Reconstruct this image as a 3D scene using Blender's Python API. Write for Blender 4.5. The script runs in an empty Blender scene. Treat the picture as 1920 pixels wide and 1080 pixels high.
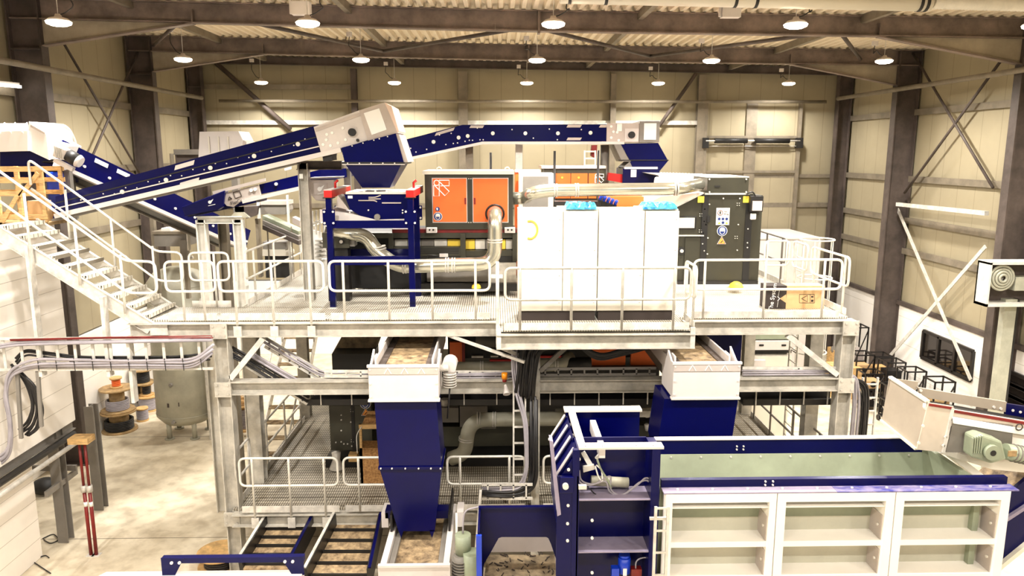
import bpy, math, random
from mathutils import Vector, Matrix

C = bpy.context.scene.collection
SC = bpy.context.scene
V = Vector
random.seed(7)

# ---------------------------------------------------------------- camera, world, exposure, lights
FPX, PITCH, YAW = 1410.0, math.radians(10.25), math.radians(1.22)
CAM = V((0, 0, 9.3))
cd = bpy.data.cameras.new('camera')
cam = bpy.data.objects.new('camera', cd)
C.objects.link(cam)
cd.sensor_width = 36.0
cd.lens = 36.0 * FPX / 1920.0
cd.clip_end = 200
cam.location = CAM
cam.rotation_euler = (math.pi / 2 - PITCH, 0, -YAW)
SC.camera = cam
vs = SC.view_settings
vs.view_transform = 'Standard'
vs.look = 'None'
vs.gamma = 1.0
vs.use_curve_mapping = False
vs.exposure = 0.62
SC.cycles.max_bounces = 6
SC.cycles.diffuse_bounces = 3
SC.cycles.glossy_bounces = 3
SC.cycles.transmission_bounces = 4
SC.cycles.transparent_max_bounces = 6
SC.cycles.caustics_reflective = False
SC.cycles.caustics_refractive = False
SC.cycles.sample_clamp_indirect = 6.0

w = bpy.data.worlds.new('world')
SC.world = w
w.use_nodes = True
w.node_tree.nodes['Background'].inputs[0].default_value = (1.0, 0.96, 0.9, 1)
w.node_tree.nodes['Background'].inputs[1].default_value = 0.14

LAMP_POWER = 1300.0
LAMP_COL = (1.0, 0.955, 0.885)
LAMP_ROWS = [(28.7, 'far'), (21.7, 'middle'), (15.7, 'near')]
LAMP_X = [-8.6, -3.72, 1.16, 6.04, 10.92]
LAMP_Z = 11.82
def lamp_light(x, y, z, power):
    ld = bpy.data.lights.new('lamp_light', 'SPOT')
    ld.energy = power
    ld.color = LAMP_COL
    ld.spot_size = math.radians(165)
    ld.spot_blend = 0.6
    ld.shadow_soft_size = 0.2
    o = bpy.data.objects.new('lamp_light', ld)
    C.objects.link(o)
    o.location = (x, y, z)
    return o
# the same grid of high bay lamps carries on over and behind the camera
for yy, share in ((8.7, 0.9), (1.7, 0.5), (-5.3, 0.3)):
    for xx in LAMP_X:
        lamp_light(xx, yy, LAMP_Z - 0.1, LAMP_POWER * share)

# ---------------------------------------------------------------- pixel -> point on a real plane
_fw = V((math.sin(YAW) * math.cos(PITCH), math.cos(YAW) * math.cos(PITCH), -math.sin(PITCH)))
_rt = V((math.cos(YAW), -math.sin(YAW), 0))
_up = _rt.cross(_fw)
def ray(x, y):
    return _fw + _rt * ((x - 960.0) / FPX) + _up * ((540.0 - y) / FPX)
def PY(x, y, Y):
    d = ray(x, y); return CAM + d * (Y / d.y)
def PZ(x, y, z):
    d = ray(x, y); return CAM + d * ((z - CAM.z) / d.z)
def PX(x, y, X):
    d = ray(x, y); return CAM + d * (X / d.x)
def XA(x, y, Y): return PY(x, y, Y).x
def ZA(x, y, Y): return PY(x, y, Y).z

# ---------------------------------------------------------------- materials
def lin(c):
    c = c / 255.0
    return c / 12.92 if c <= 0.04045 else ((c + 0.055) / 1.055) ** 2.4
def col(r, g, b): return (lin(r), lin(g), lin(b), 1)
MATS = {}
def mat(name, rgb, rough=0.5, metal=0.0, var=0.0, scale=3.0, rgb2=None, bump=0.0, bscale=60.0, spec=0.5, coat=0.0, stretch=None):
    m = bpy.data.materials.new(name)
    m.use_nodes = True
    nt = m.node_tree
    b = nt.nodes['Principled BSDF']
    b.inputs['Base Color'].default_value = col(*rgb)
    b.inputs['Roughness'].default_value = rough
    b.inputs['Metallic'].default_value = metal
    b.inputs['Specular IOR Level'].default_value = spec
    if coat: b.inputs['Coat Weight'].default_value = coat
    tc = nt.nodes.new('ShaderNodeTexCoord')
    src = tc.outputs['Object']
    if stretch:
        mp = nt.nodes.new('ShaderNodeMapping')
        mp.inputs['Scale'].default_value = stretch
        nt.links.new(src, mp.inputs['Vector']); src = mp.outputs['Vector']
    if var or rgb2:
        n = nt.nodes.new('ShaderNodeTexNoise')
        n.inputs['Scale'].default_value = scale
        n.inputs['Detail'].default_value = 6
        n.inputs['Roughness'].default_value = 0.65
        nt.links.new(src, n.inputs['Vector'])
        cr = nt.nodes.new('ShaderNodeValToRGB')
        lo = rgb2 or tuple(max(0, c * (1 - var)) for c in rgb)
        hi = rgb if rgb2 else tuple(min(255, c * (1 + var * 0.6)) for c in rgb)
        cr.color_ramp.elements[0].position = 0.35
        cr.color_ramp.elements[1].position = 0.65
        cr.color_ramp.elements[0].color = col(*lo)
        cr.color_ramp.elements[1].color = col(*hi)
        nt.links.new(n.outputs['Fac'], cr.inputs['Fac'])
        nt.links.new(cr.outputs['Color'], b.inputs['Base Color'])
    if bump:
        n2 = nt.nodes.new('ShaderNodeTexNoise')
        n2.inputs['Scale'].default_value = bscale
        nt.links.new(src, n2.inputs['Vector'])
        bp = nt.nodes.new('ShaderNodeBump')
        bp.inputs['Strength'].default_value = bump
        bp.inputs['Distance'].default_value = 0.02
        nt.links.new(n2.outputs['Fac'], bp.inputs['Height'])
        nt.links.new(bp.outputs['Normal'], b.inputs['Normal'])
    MATS[name] = m
    return m
def emit(name, rgb, strength):
    m = bpy.data.materials.new(name); m.use_nodes = True
    b = m.node_tree.nodes['Principled BSDF']
    b.inputs['Base Color'].default_value = col(*rgb)
    b.inputs['Emission Color'].default_value = col(*rgb)
    b.inputs['Emission Strength'].default_value = strength
    return m
def math_node(nt, op, a, b=None, c=None):
    n = nt.nodes.new('ShaderNodeMath'); n.operation = op
    for i, v in enumerate((a, b, c)):
        if v is None: continue
        if isinstance(v, (int, float)): n.inputs[i].default_value = v
        else: nt.links.new(v, n.inputs[i])
    return n.outputs[0]
def lined(name, rgb, line, axis, pitch, width, rough=0.6, var=0.06, scale=0.5, axis2=None, pitch2=1.0, width2=0.01, spec=0.4, metal=0.0, bump=0.4):
    """flat surface with regular joints across one (or two) object axes"""
    m = mat(name, rgb, rough, metal, var=var, scale=scale, spec=spec)
    nt = m.node_tree; b = nt.nodes['Principled BSDF']
    base = b.inputs['Base Color'].links[0].from_socket
    tc = nt.nodes.new('ShaderNodeTexCoord'); sp = nt.nodes.new('ShaderNodeSeparateXYZ')
    nt.links.new(tc.outputs['Object'], sp.inputs[0])
    def lines(ax, p, wd):
        f = math_node(nt, 'FRACT', math_node(nt, 'DIVIDE', sp.outputs[ax], p))
        return math_node(nt, 'LESS_THAN', f, wd / p)
    k = lines(axis, pitch, width)
    if axis2: k = math_node(nt, 'MAXIMUM', k, lines(axis2, pitch2, width2))
    mx = nt.nodes.new('ShaderNodeMixRGB')
    nt.links.new(k, mx.inputs[0]); nt.links.new(base, mx.inputs[1])
    mx.inputs[2].default_value = col(*line)
    nt.links.new(mx.outputs[0], b.inputs['Base Color'])
    return m

M = {}
M['galv'] = mat('galvanised_steel', (214, 209, 200), 0.42, 0.15, var=0.12, scale=5, spec=0.5)
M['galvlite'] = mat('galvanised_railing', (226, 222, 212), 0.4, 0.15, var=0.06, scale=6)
M['steelbeam'] = mat('galvanised_beam', (190, 184, 172), 0.5, 0.1, var=0.14, scale=3)
M['darksteel'] = mat('primed_hall_steel', (84, 74, 69), 0.55, 0.0, var=0.22, scale=1.2, spec=0.35)
M['roofsteel'] = mat('primed_roof_steel', (124, 109, 100), 0.55, 0.0, var=0.22, scale=1.2, spec=0.35)  # hall steel lightened, stands in for light missing under the roof
M['haunch'] = mat('primed_haunch_steel', (168, 156, 136), 0.55, 0.0, var=0.1, scale=1.2, spec=0.35)  # beige haunch webs, lightened too for the weak light up there
M['brightwhite'] = mat('bright_white_bunker_paint', (250, 245, 236), 0.4, 0.0, var=0.02, scale=1.0)
M['putty'] = mat('putty_grey_hood_paint', (168, 155, 138), 0.45, 0.0, var=0.04, scale=2)  # darker copy of the hood colour, shade painted on side and inner faces
M['putty2'] = mat('light_putty_hood_paint', (206, 193, 175), 0.45, 0.0, var=0.03, scale=2)  # lighter copy of the hood colour for its brighter lit front faces
M['girt'] = mat('galvanised_girt', (132, 122, 106), 0.5, 0.2, var=0.12, scale=2)
M['white'] = mat('white_painted_steel', (214, 206, 201), 0.42, 0.0, var=0.03, scale=1.5)
M['cabinet'] = mat('cream_cabinet_paint', (222, 215, 200), 0.4, 0.0, var=0.015, scale=1.0)
M['grey'] = mat('pale_grey_paint', (190, 178, 170), 0.45, 0.0, var=0.04, scale=2)
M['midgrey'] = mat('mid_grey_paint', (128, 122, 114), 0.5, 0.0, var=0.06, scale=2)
M['blue'] = mat('deep_blue_paint', (0, 2, 66), 0.28, 0.0, var=0.08, scale=1.2, spec=0.22)
M['glossblue'] = mat('glossy_blue_paint', (1, 3, 74), 0.12, 0.0, var=0.05, spec=0.5)
M['blue2'] = mat('bright_blue_plastic', (20, 60, 190), 0.35, 0.0, var=0.05)
M['orange'] = mat('orange_paint', (238, 112, 48), 0.4, 0.0, var=0.03, scale=1.0)
M['olive'] = mat('dark_olive_paint', (56, 54, 42), 0.42, 0.0, var=0.10, scale=1.5)
M['black'] = mat('black_rubber', (20, 18, 17), 0.55, 0.0, var=0.1)
M['blackmetal'] = mat('black_painted_tube', (24, 21, 20), 0.4, 0.0, var=0.1)
M['red'] = mat('red_paint', (205, 28, 24), 0.4)
M['darkred'] = mat('dark_red_paint', (120, 22, 18), 0.45, 0.0, var=0.15, scale=4)
M['pipe'] = mat('spiral_steel_duct', (205, 203, 188), 0.22, 0.85, var=0.06, scale=2)
M['wood'] = mat('raw_timber', (214, 174, 116), 0.65, 0.0, var=0.16, scale=6, stretch=(1, 1, 6))
M['wooddark'] = mat('weathered_spool_wood', (170, 140, 96), 0.7, 0.0, var=0.2, scale=6)
M['osb'] = mat('chipboard', (186, 140, 84), 0.7, 0.0, rgb2=(120, 78, 40), scale=22)
M['card'] = mat('cardboard', (206, 168, 120), 0.75, 0.0, var=0.05, scale=3)
M['print'] = mat('dark_box_print', (44, 34, 30), 0.6, 0.0)
M['cyan'] = mat('cyan_film', (96, 205, 225), 0.3, 0.0, rgb2=(30, 120, 190), scale=14, bump=0.5, bscale=25)
M['yellow'] = mat('yellow_label', (240, 205, 70), 0.5)
M['amber'] = mat('amber_plastic', (250, 150, 20), 0.3)
M['stick'] = mat('white_label', (240, 238, 232), 0.5)
M['signblue'] = mat('sign_blue', (28, 52, 120), 0.45)
M['signorange'] = mat('sign_orange', (245, 165, 70), 0.45)
M['bolt'] = mat('zinc_bolt', (235, 230, 222), 0.35, 0.3)
M['belt'] = mat('dusty_conveyor_belt', (186, 160, 122), 0.7, 0.0, rgb2=(96, 78, 58), scale=7)
M['dust'] = mat('dirty_floor_plate', (150, 132, 104), 0.8, 0.0, rgb2=(84, 72, 56), scale=5)
M['cable'] = mat('grey_cable', (160, 154, 160), 0.5, 0.0, var=0.08)
M['cabledark'] = mat('black_cable', (26, 24, 25), 0.45, 0.0, var=0.1)
M['liner'] = mat('grey_green_liner', (146, 153, 130), 0.5, 0.0, var=0.07, scale=1.2)
M['tank'] = mat('grey_green_tank_paint', (170, 166, 148), 0.5, 0.0, var=0.08, scale=1.5)
M['panel'] = mat('bunker_panel_paint', (196, 192, 172), 0.5, 0.0, var=0.05, scale=1.2)
M['palepost'] = mat('pale_zinc_post', (172, 172, 156), 0.45, 0.1, var=0.1, scale=2)
M['motor'] = mat('grey_green_motor_paint', (150, 158, 134), 0.4, 0.0, var=0.06)
M['ledge'] = mat('lilac_grey_ledge', (148, 138, 158), 0.5, 0.0, var=0.08, scale=2)
M['wornblue'] = mat('worn_blue_ledge', (150, 140, 165), 0.5, 0.0, rgb2=(26, 34, 128), scale=4, stretch=(1, 3, 1))
M['glass'] = mat('dark_window_glass', (22, 18, 16), 0.06, 0.0, spec=0.8)
M['frame'] = mat('dark_window_frame', (30, 26, 24), 0.45)
M['plastic'] = mat('milky_plastic_sheet', (222, 216, 204), 0.35, 0.0, var=0.06, scale=3)
M['pink'] = mat('pale_rose_panel', (232, 206, 190), 0.45)
M['hood'] = mat('bright_white_hood', (245, 242, 240), 0.35)
M['acryl'] = mat('clear_acrylic_window', (250, 250, 248), 0.12)
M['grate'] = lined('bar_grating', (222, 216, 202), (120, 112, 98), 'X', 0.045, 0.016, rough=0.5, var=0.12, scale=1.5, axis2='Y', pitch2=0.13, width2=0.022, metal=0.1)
M['grate2'] = lined('bar_grating_lower', (190, 182, 164), (92, 82, 70), 'X', 0.045, 0.017, rough=0.55, var=0.2, scale=1.2, axis2='Y', pitch2=0.13, width2=0.025, metal=0.1)  # darker copy of the grating, lower deck shade put into the colour
M['panelx'] = lined('sandwich_panel_back', (160, 149, 123), (136, 126, 102), 'X', 0.86, 0.022, var=0.05, scale=0.25)
M['panely'] = lined('sandwich_panel_side', (160, 149, 123), (136, 126, 102), 'Y', 0.86, 0.022, var=0.05, scale=0.25)
M['block'] = lined('white_concrete_block', (246, 238, 227), (196, 186, 172), 'Z', 0.42, 0.012, var=0.03, scale=0.6)
M['plinth'] = lined('white_concrete_plinth', (252, 247, 240), (206, 198, 186), 'Z', 0.9, 0.014, var=0.025, scale=0.6)
M['deckroof'] = mat('trapezoidal_roof_sheet', (240, 225, 200), 0.5, 0.0, var=0.05, scale=0.8)
def concrete():
    m = mat('polished_concrete', (240, 228, 204), 0.45, 0.0, rgb2=(206, 192, 166), scale=0.5, spec=0.4)
    nt = m.node_tree; b = nt.nodes['Principled BSDF']
    base = b.inputs['Base Color'].links[0].from_socket
    tc = nt.nodes.new('ShaderNodeTexCoord'); n = nt.nodes.new('ShaderNodeTexNoise')
    n.inputs['Scale'].default_value = 3.2; n.inputs['Detail'].default_value = 9
    nt.links.new(tc.outputs['Object'], n.inputs['Vector'])
    mx = nt.nodes.new('ShaderNodeMixRGB'); mx.blend_type = 'MULTIPLY'; mx.inputs[0].default_value = 0.5
    cr = nt.nodes.new('ShaderNodeValToRGB')
    cr.color_ramp.elements[0].position = 0.36; cr.color_ramp.elements[1].position = 0.56
    cr.color_ramp.elements[0].color = (0.58, 0.53, 0.47, 1); cr.color_ramp.elements[1].color = (1, 1, 1, 1)
    nt.links.new(n.outputs['Fac'], cr.inputs['Fac']); nt.links.new(base, mx.inputs[1]); nt.links.new(cr.outputs['Color'], mx.inputs[2])
    sp = nt.nodes.new('ShaderNodeSeparateXYZ'); nt.links.new(tc.outputs['Object'], sp.inputs[0])
    f = math_node(nt, 'FRACT', math_node(nt, 'DIVIDE', math_node(nt, 'ADD', sp.outputs['Y'], -15.35), 6.0))
    k = math_node(nt, 'LESS_THAN', f, 0.02 / 6)
    m2 = nt.nodes.new('ShaderNodeMixRGB'); nt.links.new(k, m2.inputs[0]); nt.links.new(mx.outputs[0], m2.inputs[1])
    m2.inputs[2].default_value = col(92, 78, 60)
    nt.links.new(m2.outputs[0], b.inputs['Base Color'])
    return m
M['concrete'] = concrete()
M['lampglow'] = emit('lamp_glow', (255, 240, 214), 14.0)
M['tubeglow'] = emit('tube_glow', (255, 246, 228), 5.0)

# ---------------------------------------------------------------- mesh builder
def basis(d, up=V((0, 0, 1))):
    d = d.normalized()
    if abs(d.dot(up)) > 0.98: up = V((0, 1, 0)) if abs(d.y) < 0.9 else V((1, 0, 0))
    s = d.cross(up).normalized(); u = s.cross(d).normalized()
    return d, s, u
def fillet(pts, r, n=5):
    pts = [V(p) for p in pts]; out = [pts[0]]
    for i in range(1, len(pts) - 1):
        a, b, c = pts[i - 1], pts[i], pts[i + 1]
        d1, d2 = (a - b), (c - b)
        rr = min(r, d1.length * 0.49, d2.length * 0.49)
        p, q = b + d1.normalized() * rr, b + d2.normalized() * rr
        for k in range(n + 1):
            t = k / n
            out.append(p * (1 - t) ** 2 + b * 2 * t * (1 - t) + q * t * t)
    out.append(pts[-1]); return out
class MB:
    def __init__(s): s.v = []; s.f = []; s.sm = []
    def add(s, vs_, fs, smooth=False):
        k = len(s.v); s.v.extend([V(p) for p in vs_])
        for f in fs: s.f.append([i + k for i in f]); s.sm.append(smooth)
        return s
    def box(s, x0, x1, y0, y1, z0, z1):
        p = [(x, y, z) for z in (z0, z1) for y in (y0, y1) for x in (x0, x1)]
        return s.add(p, [(0, 2, 3, 1), (4, 5, 7, 6), (0, 1, 5, 4), (2, 6, 7, 3), (0, 4, 6, 2), (1, 3, 7, 5)])
    def bar(s, p0, p1, w, h, up=V((0, 0, 1)), off=0.0):
        p0, p1 = V(p0), V(p1); d, sd, u = basis(p1 - p0, V(up))
        p = []
        for q in (p0, p1):
            for a, b in ((-1, -1), (1, -1), (1, 1), (-1, 1)): p.append(q + sd * (a * w / 2) + u * (b * h / 2 + off))
        return s.add(p, [(0, 1, 2, 3), (7, 6, 5, 4), (0, 4, 5, 1), (1, 5, 6, 2), (2, 6, 7, 3), (3, 7, 4, 0)])
    def prism(s, pts, vec):
        pts = [V(p) for p in pts]; vec = V(vec); n = len(pts)
        nrm = V((0, 0, 0))
        for i in range(n): nrm += pts[i].cross(pts[(i + 1) % n])
        if nrm.dot(vec) > 0: pts.reverse()
        fs = [tuple(range(n)), tuple(range(2 * n - 1, n - 1, -1))]
        for i in range(n):
            j = (i + 1) % n; fs.append((j, i, n + i, n + j))
        return s.add(pts + [p + vec for p in pts], fs)
    def loft(s, a, b, caps=True):
        a = [V(p) for p in a]; b = [V(p) for p in b]; n = len(a)
        fs = [(i, (i + 1) % n, n + (i + 1) % n, n + i) for i in range(n)]
        if caps: fs += [tuple(range(n - 1, -1, -1)), tuple(range(n, 2 * n))]
        return s.add(a + b, fs)
    def tube(s, pts, r, n=8, caps=True, smooth=True, closed=False):
        pts = [V(p) for p in pts]; m = len(pts); vs_ = []; fs = []
        prev = None
        for i, p in enumerate(pts):
            if closed: d = pts[(i + 1) % m] - pts[i - 1]
            else: d = (pts[min(i + 1, m - 1)] - pts[max(i - 1, 0)])
            d.normalize()
            if prev is None: _, sd, u = basis(d)
            else:
                sd = prev - d * prev.dot(d)
                if sd.length < 1e-6: _, sd, u = basis(d)
                sd.normalize(); u = sd.cross(d)
            prev = sd
            for k in range(n):
                a = 2 * math.pi * k / n
                vs_.append(p + sd * (r * math.cos(a)) + u * (r * math.sin(a)))
        for i in range(m if closed else m - 1):
            j = (i + 1) % m
            for k in range(n):
                l = (k + 1) % n
                fs.append((i * n + k, j * n + k, j * n + l, i * n + l))
        s.add(vs_, fs, smooth)
        if caps and not closed:
            k = len(s.v) - len(vs_)
            s.f.append([k + i for i in range(n)]); s.sm.append(False)
            s.f.append([k + (m - 1) * n + i for i in range(n - 1, -1, -1)]); s.sm.append(False)
        return s
    def cyl(s, p0, p1, r, n=12, r2=None, smooth=True):
        p0, p1 = V(p0), V(p1)
        return s.lathe(p0, p1 - p0, [(0, 0), (r, 0), (r if r2 is None else r2, 1), (0, 1)], n, smooth)
    def lathe(s, base, axis, prof, n=16, smooth=True):
        base, axis = V(base), V(axis); d, sd, u = basis(axis); L = axis.length
        rings = []; k0 = len(s.v)
        for r, h in prof:
            c = base + d * (h * L)
            if r < 1e-6: rings.append([len(s.v)]); s.v.append(c)
            else:
                rings.append(list(range(len(s.v), len(s.v) + n)))
                for k in range(n):
                    a = 2 * math.pi * k / n
                    s.v.append(c + sd * (r * math.cos(a)) + u * (r * math.sin(a)))
        for i in range(len(rings) - 1):
            A, B = rings[i], rings[i + 1]
            flat = abs(prof[i][1] - prof[i + 1][1]) < 1e-9
            for k in range(n):
                l = (k + 1) % n
                if len(A) == 1 and len(B) == 1: continue
                if len(A) == 1: f = [A[0], B[k], B[l]]
                elif len(B) == 1: f = [A[k], B[0], A[l]]
                else: f = [A[k], B[k], B[l], A[l]]
                s.f.append(f); s.sm.append(smooth and not flat)
        return s
    def ball(s, c, r, n=8, sq=1.0):
        prof = [(math.sin(math.pi * i / n) * r, (1 - math.cos(math.pi * i / n)) * 0.5) for i in range(n + 1)]
        return s.lathe(V(c) - V((0, 0, r * sq)), V((0, 0, 2 * r * sq)), prof, n + 4)
    def ibeam(s, p0, p1, h, b, tw=0.012, tf=0.018, up=V((0, 0, 1))):
        s.bar(p0, p1, tw, h - 2 * tf, up)
        s.bar(p0, p1, b, tf, up, off=(h - tf) / 2)
        s.bar(p0, p1, b, tf, up, off=-(h - tf) / 2)
        return s
    def plate(s, pts, t):
        """polygon with thickness t along its normal (away from the camera side)"""
        pts = [V(p) for p in pts]; nrm = (pts[1] - pts[0]).cross(pts[2] - pts[0]).normalized()
        if nrm.dot(pts[0] - CAM) < 0: nrm = -nrm
        return s.prism(pts, nrm * t)
    def bolts(s, pts, r=0.02, d=V((0, -1, 0)), h=0.02, n=8):
        for p in pts: s.cyl(V(p), V(p) + V(d) * h, r, n)
        return s
    def build(s, name, m, parent=None, label=None, bevel=0.0):
        me = bpy.data.meshes.new(name)
        root = parent
        while root is not None and root.parent is not None: root = root.parent
        off = V(root.location) if root is not None else V((0, 0, 0))
        if root is None and s.v:
            xs = [p.x for p in s.v]; ys = [p.y for p in s.v]; zs = [p.z for p in s.v]
            off = V(((min(xs) + max(xs)) / 2, (min(ys) + max(ys)) / 2, min(zs)))
        if root is None and name in KEEP_ORIGIN: off = V((0, 0, 0))
        me.from_pydata([tuple(p - off) for p in s.v], [], s.f)
        me.polygons.foreach_set('use_smooth', s.sm)
        me.materials.append(m if not isinstance(m, str) else M[m])
        me.update()
        o = bpy.data.objects.new(name, me)
        C.objects.link(o)
        if parent is not None: o.parent = parent
        else: o.location = off
        if label: o['label'] = label
        if bevel:
            bv = o.modifiers.new('bevel', 'BEVEL'); bv.width = bevel; bv.segments = 2; bv.limit_method = 'ANGLE'
        return o
KEEP_ORIGIN = set()
def thing(name, label, cat, loc, group=None, kind=None):
    o = bpy.data.objects.new(name, None); C.objects.link(o)
    o.empty_display_size = 0.2; o.location = loc
    return tag(o, label, cat, group, kind)
def tag(o, label, cat, group=None, kind=None):
    o['label'] = label; o['category'] = cat
    if group: o['group'] = group
    if kind: o['kind'] = kind
    return o
def dup(root, loc, label, group=None):
    r = root.copy(); C.objects.link(r); r.location = loc; r['label'] = label
    if group: r['group'] = group
    for ch in list(root.children):
        c = ch.copy(); C.objects.link(c); c.parent = r
        for g in list(ch.children):
            d = g.copy(); C.objects.link(d); d.parent = c
    return r
def text(name, body, size, loc, rot, m, parent, depth=0.002):
    cu = bpy.data.curves.new(name, 'FONT'); cu.body = body; cu.size = size; cu.extrude = depth
    cu.align_x = 'CENTER'; cu.align_y = 'CENTER'
    tmp = bpy.data.objects.new(name, cu); C.objects.link(tmp); bpy.context.view_layer.update()
    me = bpy.data.meshes.new_from_object(tmp.evaluated_get(bpy.context.evaluated_depsgraph_get()))
    bpy.data.objects.remove(tmp); me.materials.clear(); me.materials.append(M[m])
    o = bpy.data.objects.new(name, me); C.objects.link(o)
    root = parent
    while root.parent is not None: root = root.parent
    o.parent = parent; o.location = V(loc) - V(root.location); o.rotation_euler = rot
    return o
def struct(name, mb, m, label, cat):
    o = mb.build(name, m); return tag(o, label, cat, None, 'structure')
Z = V((0, 0, 1))
# ================================================================ THE HALL
XL, XR, YB = -11.95, 14.1, 30.6
FZ = 1.0   # floor level
YF = -9.0
def roofz(x): return 12.77 - (0.021 if x < 0 else 0.011) * x
KEEP_ORIGIN.update({'floor'})
struct('floor', MB().box(XL - 0.3, XR + 0.3, YF, YB + 0.3, FZ - 0.2, FZ), 'concrete', 'dusty pale concrete hall floor with dark stains and a joint', 'floor')
# walls: sandwich panels above, white concrete plinth below
struct('wall_back', MB().box(XL, XR, YB, YB + 0.2, 4.15, 13.2), 'panelx', 'beige sandwich panel back wall behind the machines', 'wall')
struct('wall_left', MB().box(XL - 0.2, XL, YF, YB, 4.15, 13.3), 'panely', 'beige sandwich panel wall with cross braces on the left', 'wall')
struct('wall_right', MB().box(XR, XR + 0.2, YF, YB, 4.15, 12.7), 'panely', 'beige sandwich panel wall with cross braces on the right', 'wall')
struct('baseboard_right', MB().box(XR - 0.08, XR + 0.2, YF, YB, FZ, 4.1), 'plinth', 'white concrete plinth along the right wall, pierced by dark windows', 'wall')
struct('baseboard_left', MB().box(XL - 0.2, XL + 0.06, YF, YB, FZ, 4.1), 'plinth', 'white concrete plinth along the left wall', 'wall')
struct('baseboard_back', MB().box(XL, XR, YB - 0.06, YB + 0.2, FZ, 4.1), 'plinth', 'white concrete plinth along the back wall', 'wall')
struct('trim_1', MB().box(XR - 0.14, XR - 0.0, YF, YB, 4.08, 4.22), 'darksteel', 'dark sill rail between panels and white plinth on the right wall', 'trim')
# roof: trapezoidal sheet, ribs run front to back
mb = MB(); x = XL; pts = []
while x < XR:
    for dx, dz in ((0, 0), (0.10, 0), (0.135, 0.11), (0.245, 0.11)):
        pts.append((x + dx, roofz(x + dx) + dz))
    x += 0.28
n = len(pts)
vs_ = [V((p[0], yy, p[1])) for yy in (YF, YB + 0.1) for p in pts]
mb.add(vs_, [(i, i + 1, n + i + 1, n + i) for i in range(n - 1)])
vs2 = [V((p[0], yy, p[1] + 0.02)) for yy in (YF, YB + 0.1) for p in pts]
mb.add(vs2, [(i + 1, i, n + i, n + i + 1) for i in range(n - 1)])
struct('ceiling', mb, 'deckroof', 'beige trapezoidal sheet roof with ribs running front to back', 'ceiling')

def roof_beam(Y, lab, hl, hr):
    mb = MB()
    xl, xr = -11.1, 13.3
    def bz(x): return roofz(x) - 0.02
    H = 0.50
    hm = MB()
    for xa, xe in ((xl - 0.7, 0), (0, xr + 0.7)): mb.ibeam((xa, Y, bz(xa) - H / 2), (xe, Y, bz(xe) - H / 2), H, 0.24, 0.02, 0.03)
    for x0, L in ((xl, hl), (xr, -hr)):
        za, zb = bz(x0) - H, bz(x0 + L) - H
        dz = 0.62
        hm.prism([(x0, Y - 0.01, za), (x0 + L, Y - 0.01, zb), (x0, Y - 0.01, za - dz)], (0, 0.02, 0))
        mb.bar((x0, Y, za - dz), (x0 + L, Y, zb), 0.22, 0.03)
        mb.box(x0 + L - 0.015, x0 + L + 0.015, Y - 0.11, Y + 0.11, zb, zb + 0.32)
    mb.box(1.05, 1.11, Y - 0.13, Y + 0.13, bz(1) - H - 0.05, bz(1))
    o = struct('roof_beam', mb, 'roofsteel', lab, 'beam')
    h_ = hm.build('haunch_web', 'haunch'); h_.parent = o; h_.location = V(h_.location) - V(o.location)
roof_beam(19.5, 'dark steel roof beam with haunched ends, nearer of the two', 3.7, 3.7)
roof_beam(25.5, 'dark steel roof beam with haunched ends, farther of the two', 3.6, 3.6)
struct('roof_beam', MB().ibeam((XL, YB - 0.25, roofz(XL) - 0.2), (XR, YB - 0.25, roofz(XR) - 0.2), 0.3, 0.2), 'darksteel', 'dark eaves beam along the top of the back wall', 'beam')
# purlin struts and the roof bracing between the beams
for xx, lab in ((-8.9, 'roof purlin over the left end of the hall'), (-3.6, 'roof purlin left of the middle of the hall'), (3.6, 'roof purlin right of the middle of the hall'), (9.2, 'roof purlin over the right end of the hall')):
    mb = MB(); mb.bar((xx, 13, roofz(xx) - 0.10), (xx, YB, roofz(xx) - 0.10), 0.14, 0.2)
    struct('roof_beam', mb, 'girt', 'grey ' + lab, 'beam')
def brace(name, pts, r, m, label, cat='brace', flat=None):
    mb = MB()
    for a, b in pts:
        if flat: mb.bar(a, b, flat[0], flat[1], flat[2])
        else: mb.tube([a, b], r, 8)
    o = mb.build(name, m); return tag(o, label, cat, None, 'structure')
zb = lambda x: roofz(x) - 0.36
zig = [(-6.4, 19.7), (-3.6, 25.2), (0.9, 19.7), (5.0, 25.2), (8.7, 19.7), (11.9, 25.2)]
for i in range(5):
    (xa, ya), (xb, yb) = zig[i], zig[i + 1]
    brace('roof_brace', [((xa, ya, zb(xa)), (xb, yb, zb(xb)))], 0.055, 'darksteel',
          'tubular roof brace zigzagging between the roof beams, %s from the left' % ('first', 'second', 'third', 'fourth', 'fifth')[i])
zig2 = [(-7.8, 19.3), (-10.9, 24.9)]
brace('roof_brace', [((-7.9, 19.6, zb(-8) - 0.2), (-10.9, 25.2, zb(-11)))], 0.05, 'darksteel', 'tubular roof brace beside the left haunch')

def column(Y, x0, x1, lab, fw=0.3, top=None):
    mb = MB(); xm = (x0 + x1) / 2; h = abs(x1 - x0); zt = top or roofz(xm) - 0.05
    mb.box(min(x0, x1) + 0.02, max(x0, x1) - 0.02, Y - 0.012, Y + 0.012, FZ, zt)
    for xx in (x0, x1): mb.box(xx - 0.02, xx + 0.02, Y - fw / 2, Y + fw / 2, FZ, zt)
    zs = roofz(x0) - 1.22
    mb.box(min(x0, x1), max(x0, x1), Y - fw / 2, Y + fw / 2, zs - 0.02, zs + 0.02)
    mb.box(min(x0, x1) - 0.1, max(x0, x1) + 0.1, Y - fw / 2 - 0.08, Y + fw / 2 + 0.08, FZ, FZ + 0.03)
    struct('column', mb, 'darksteel', lab, 'column')
column(19.5, -11.1, -11.85, 'dark steel wall column at the far left of the photo')
column(25.5, -11.1, -11.85, 'dark steel wall column on the left wall behind the conveyors')
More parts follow.
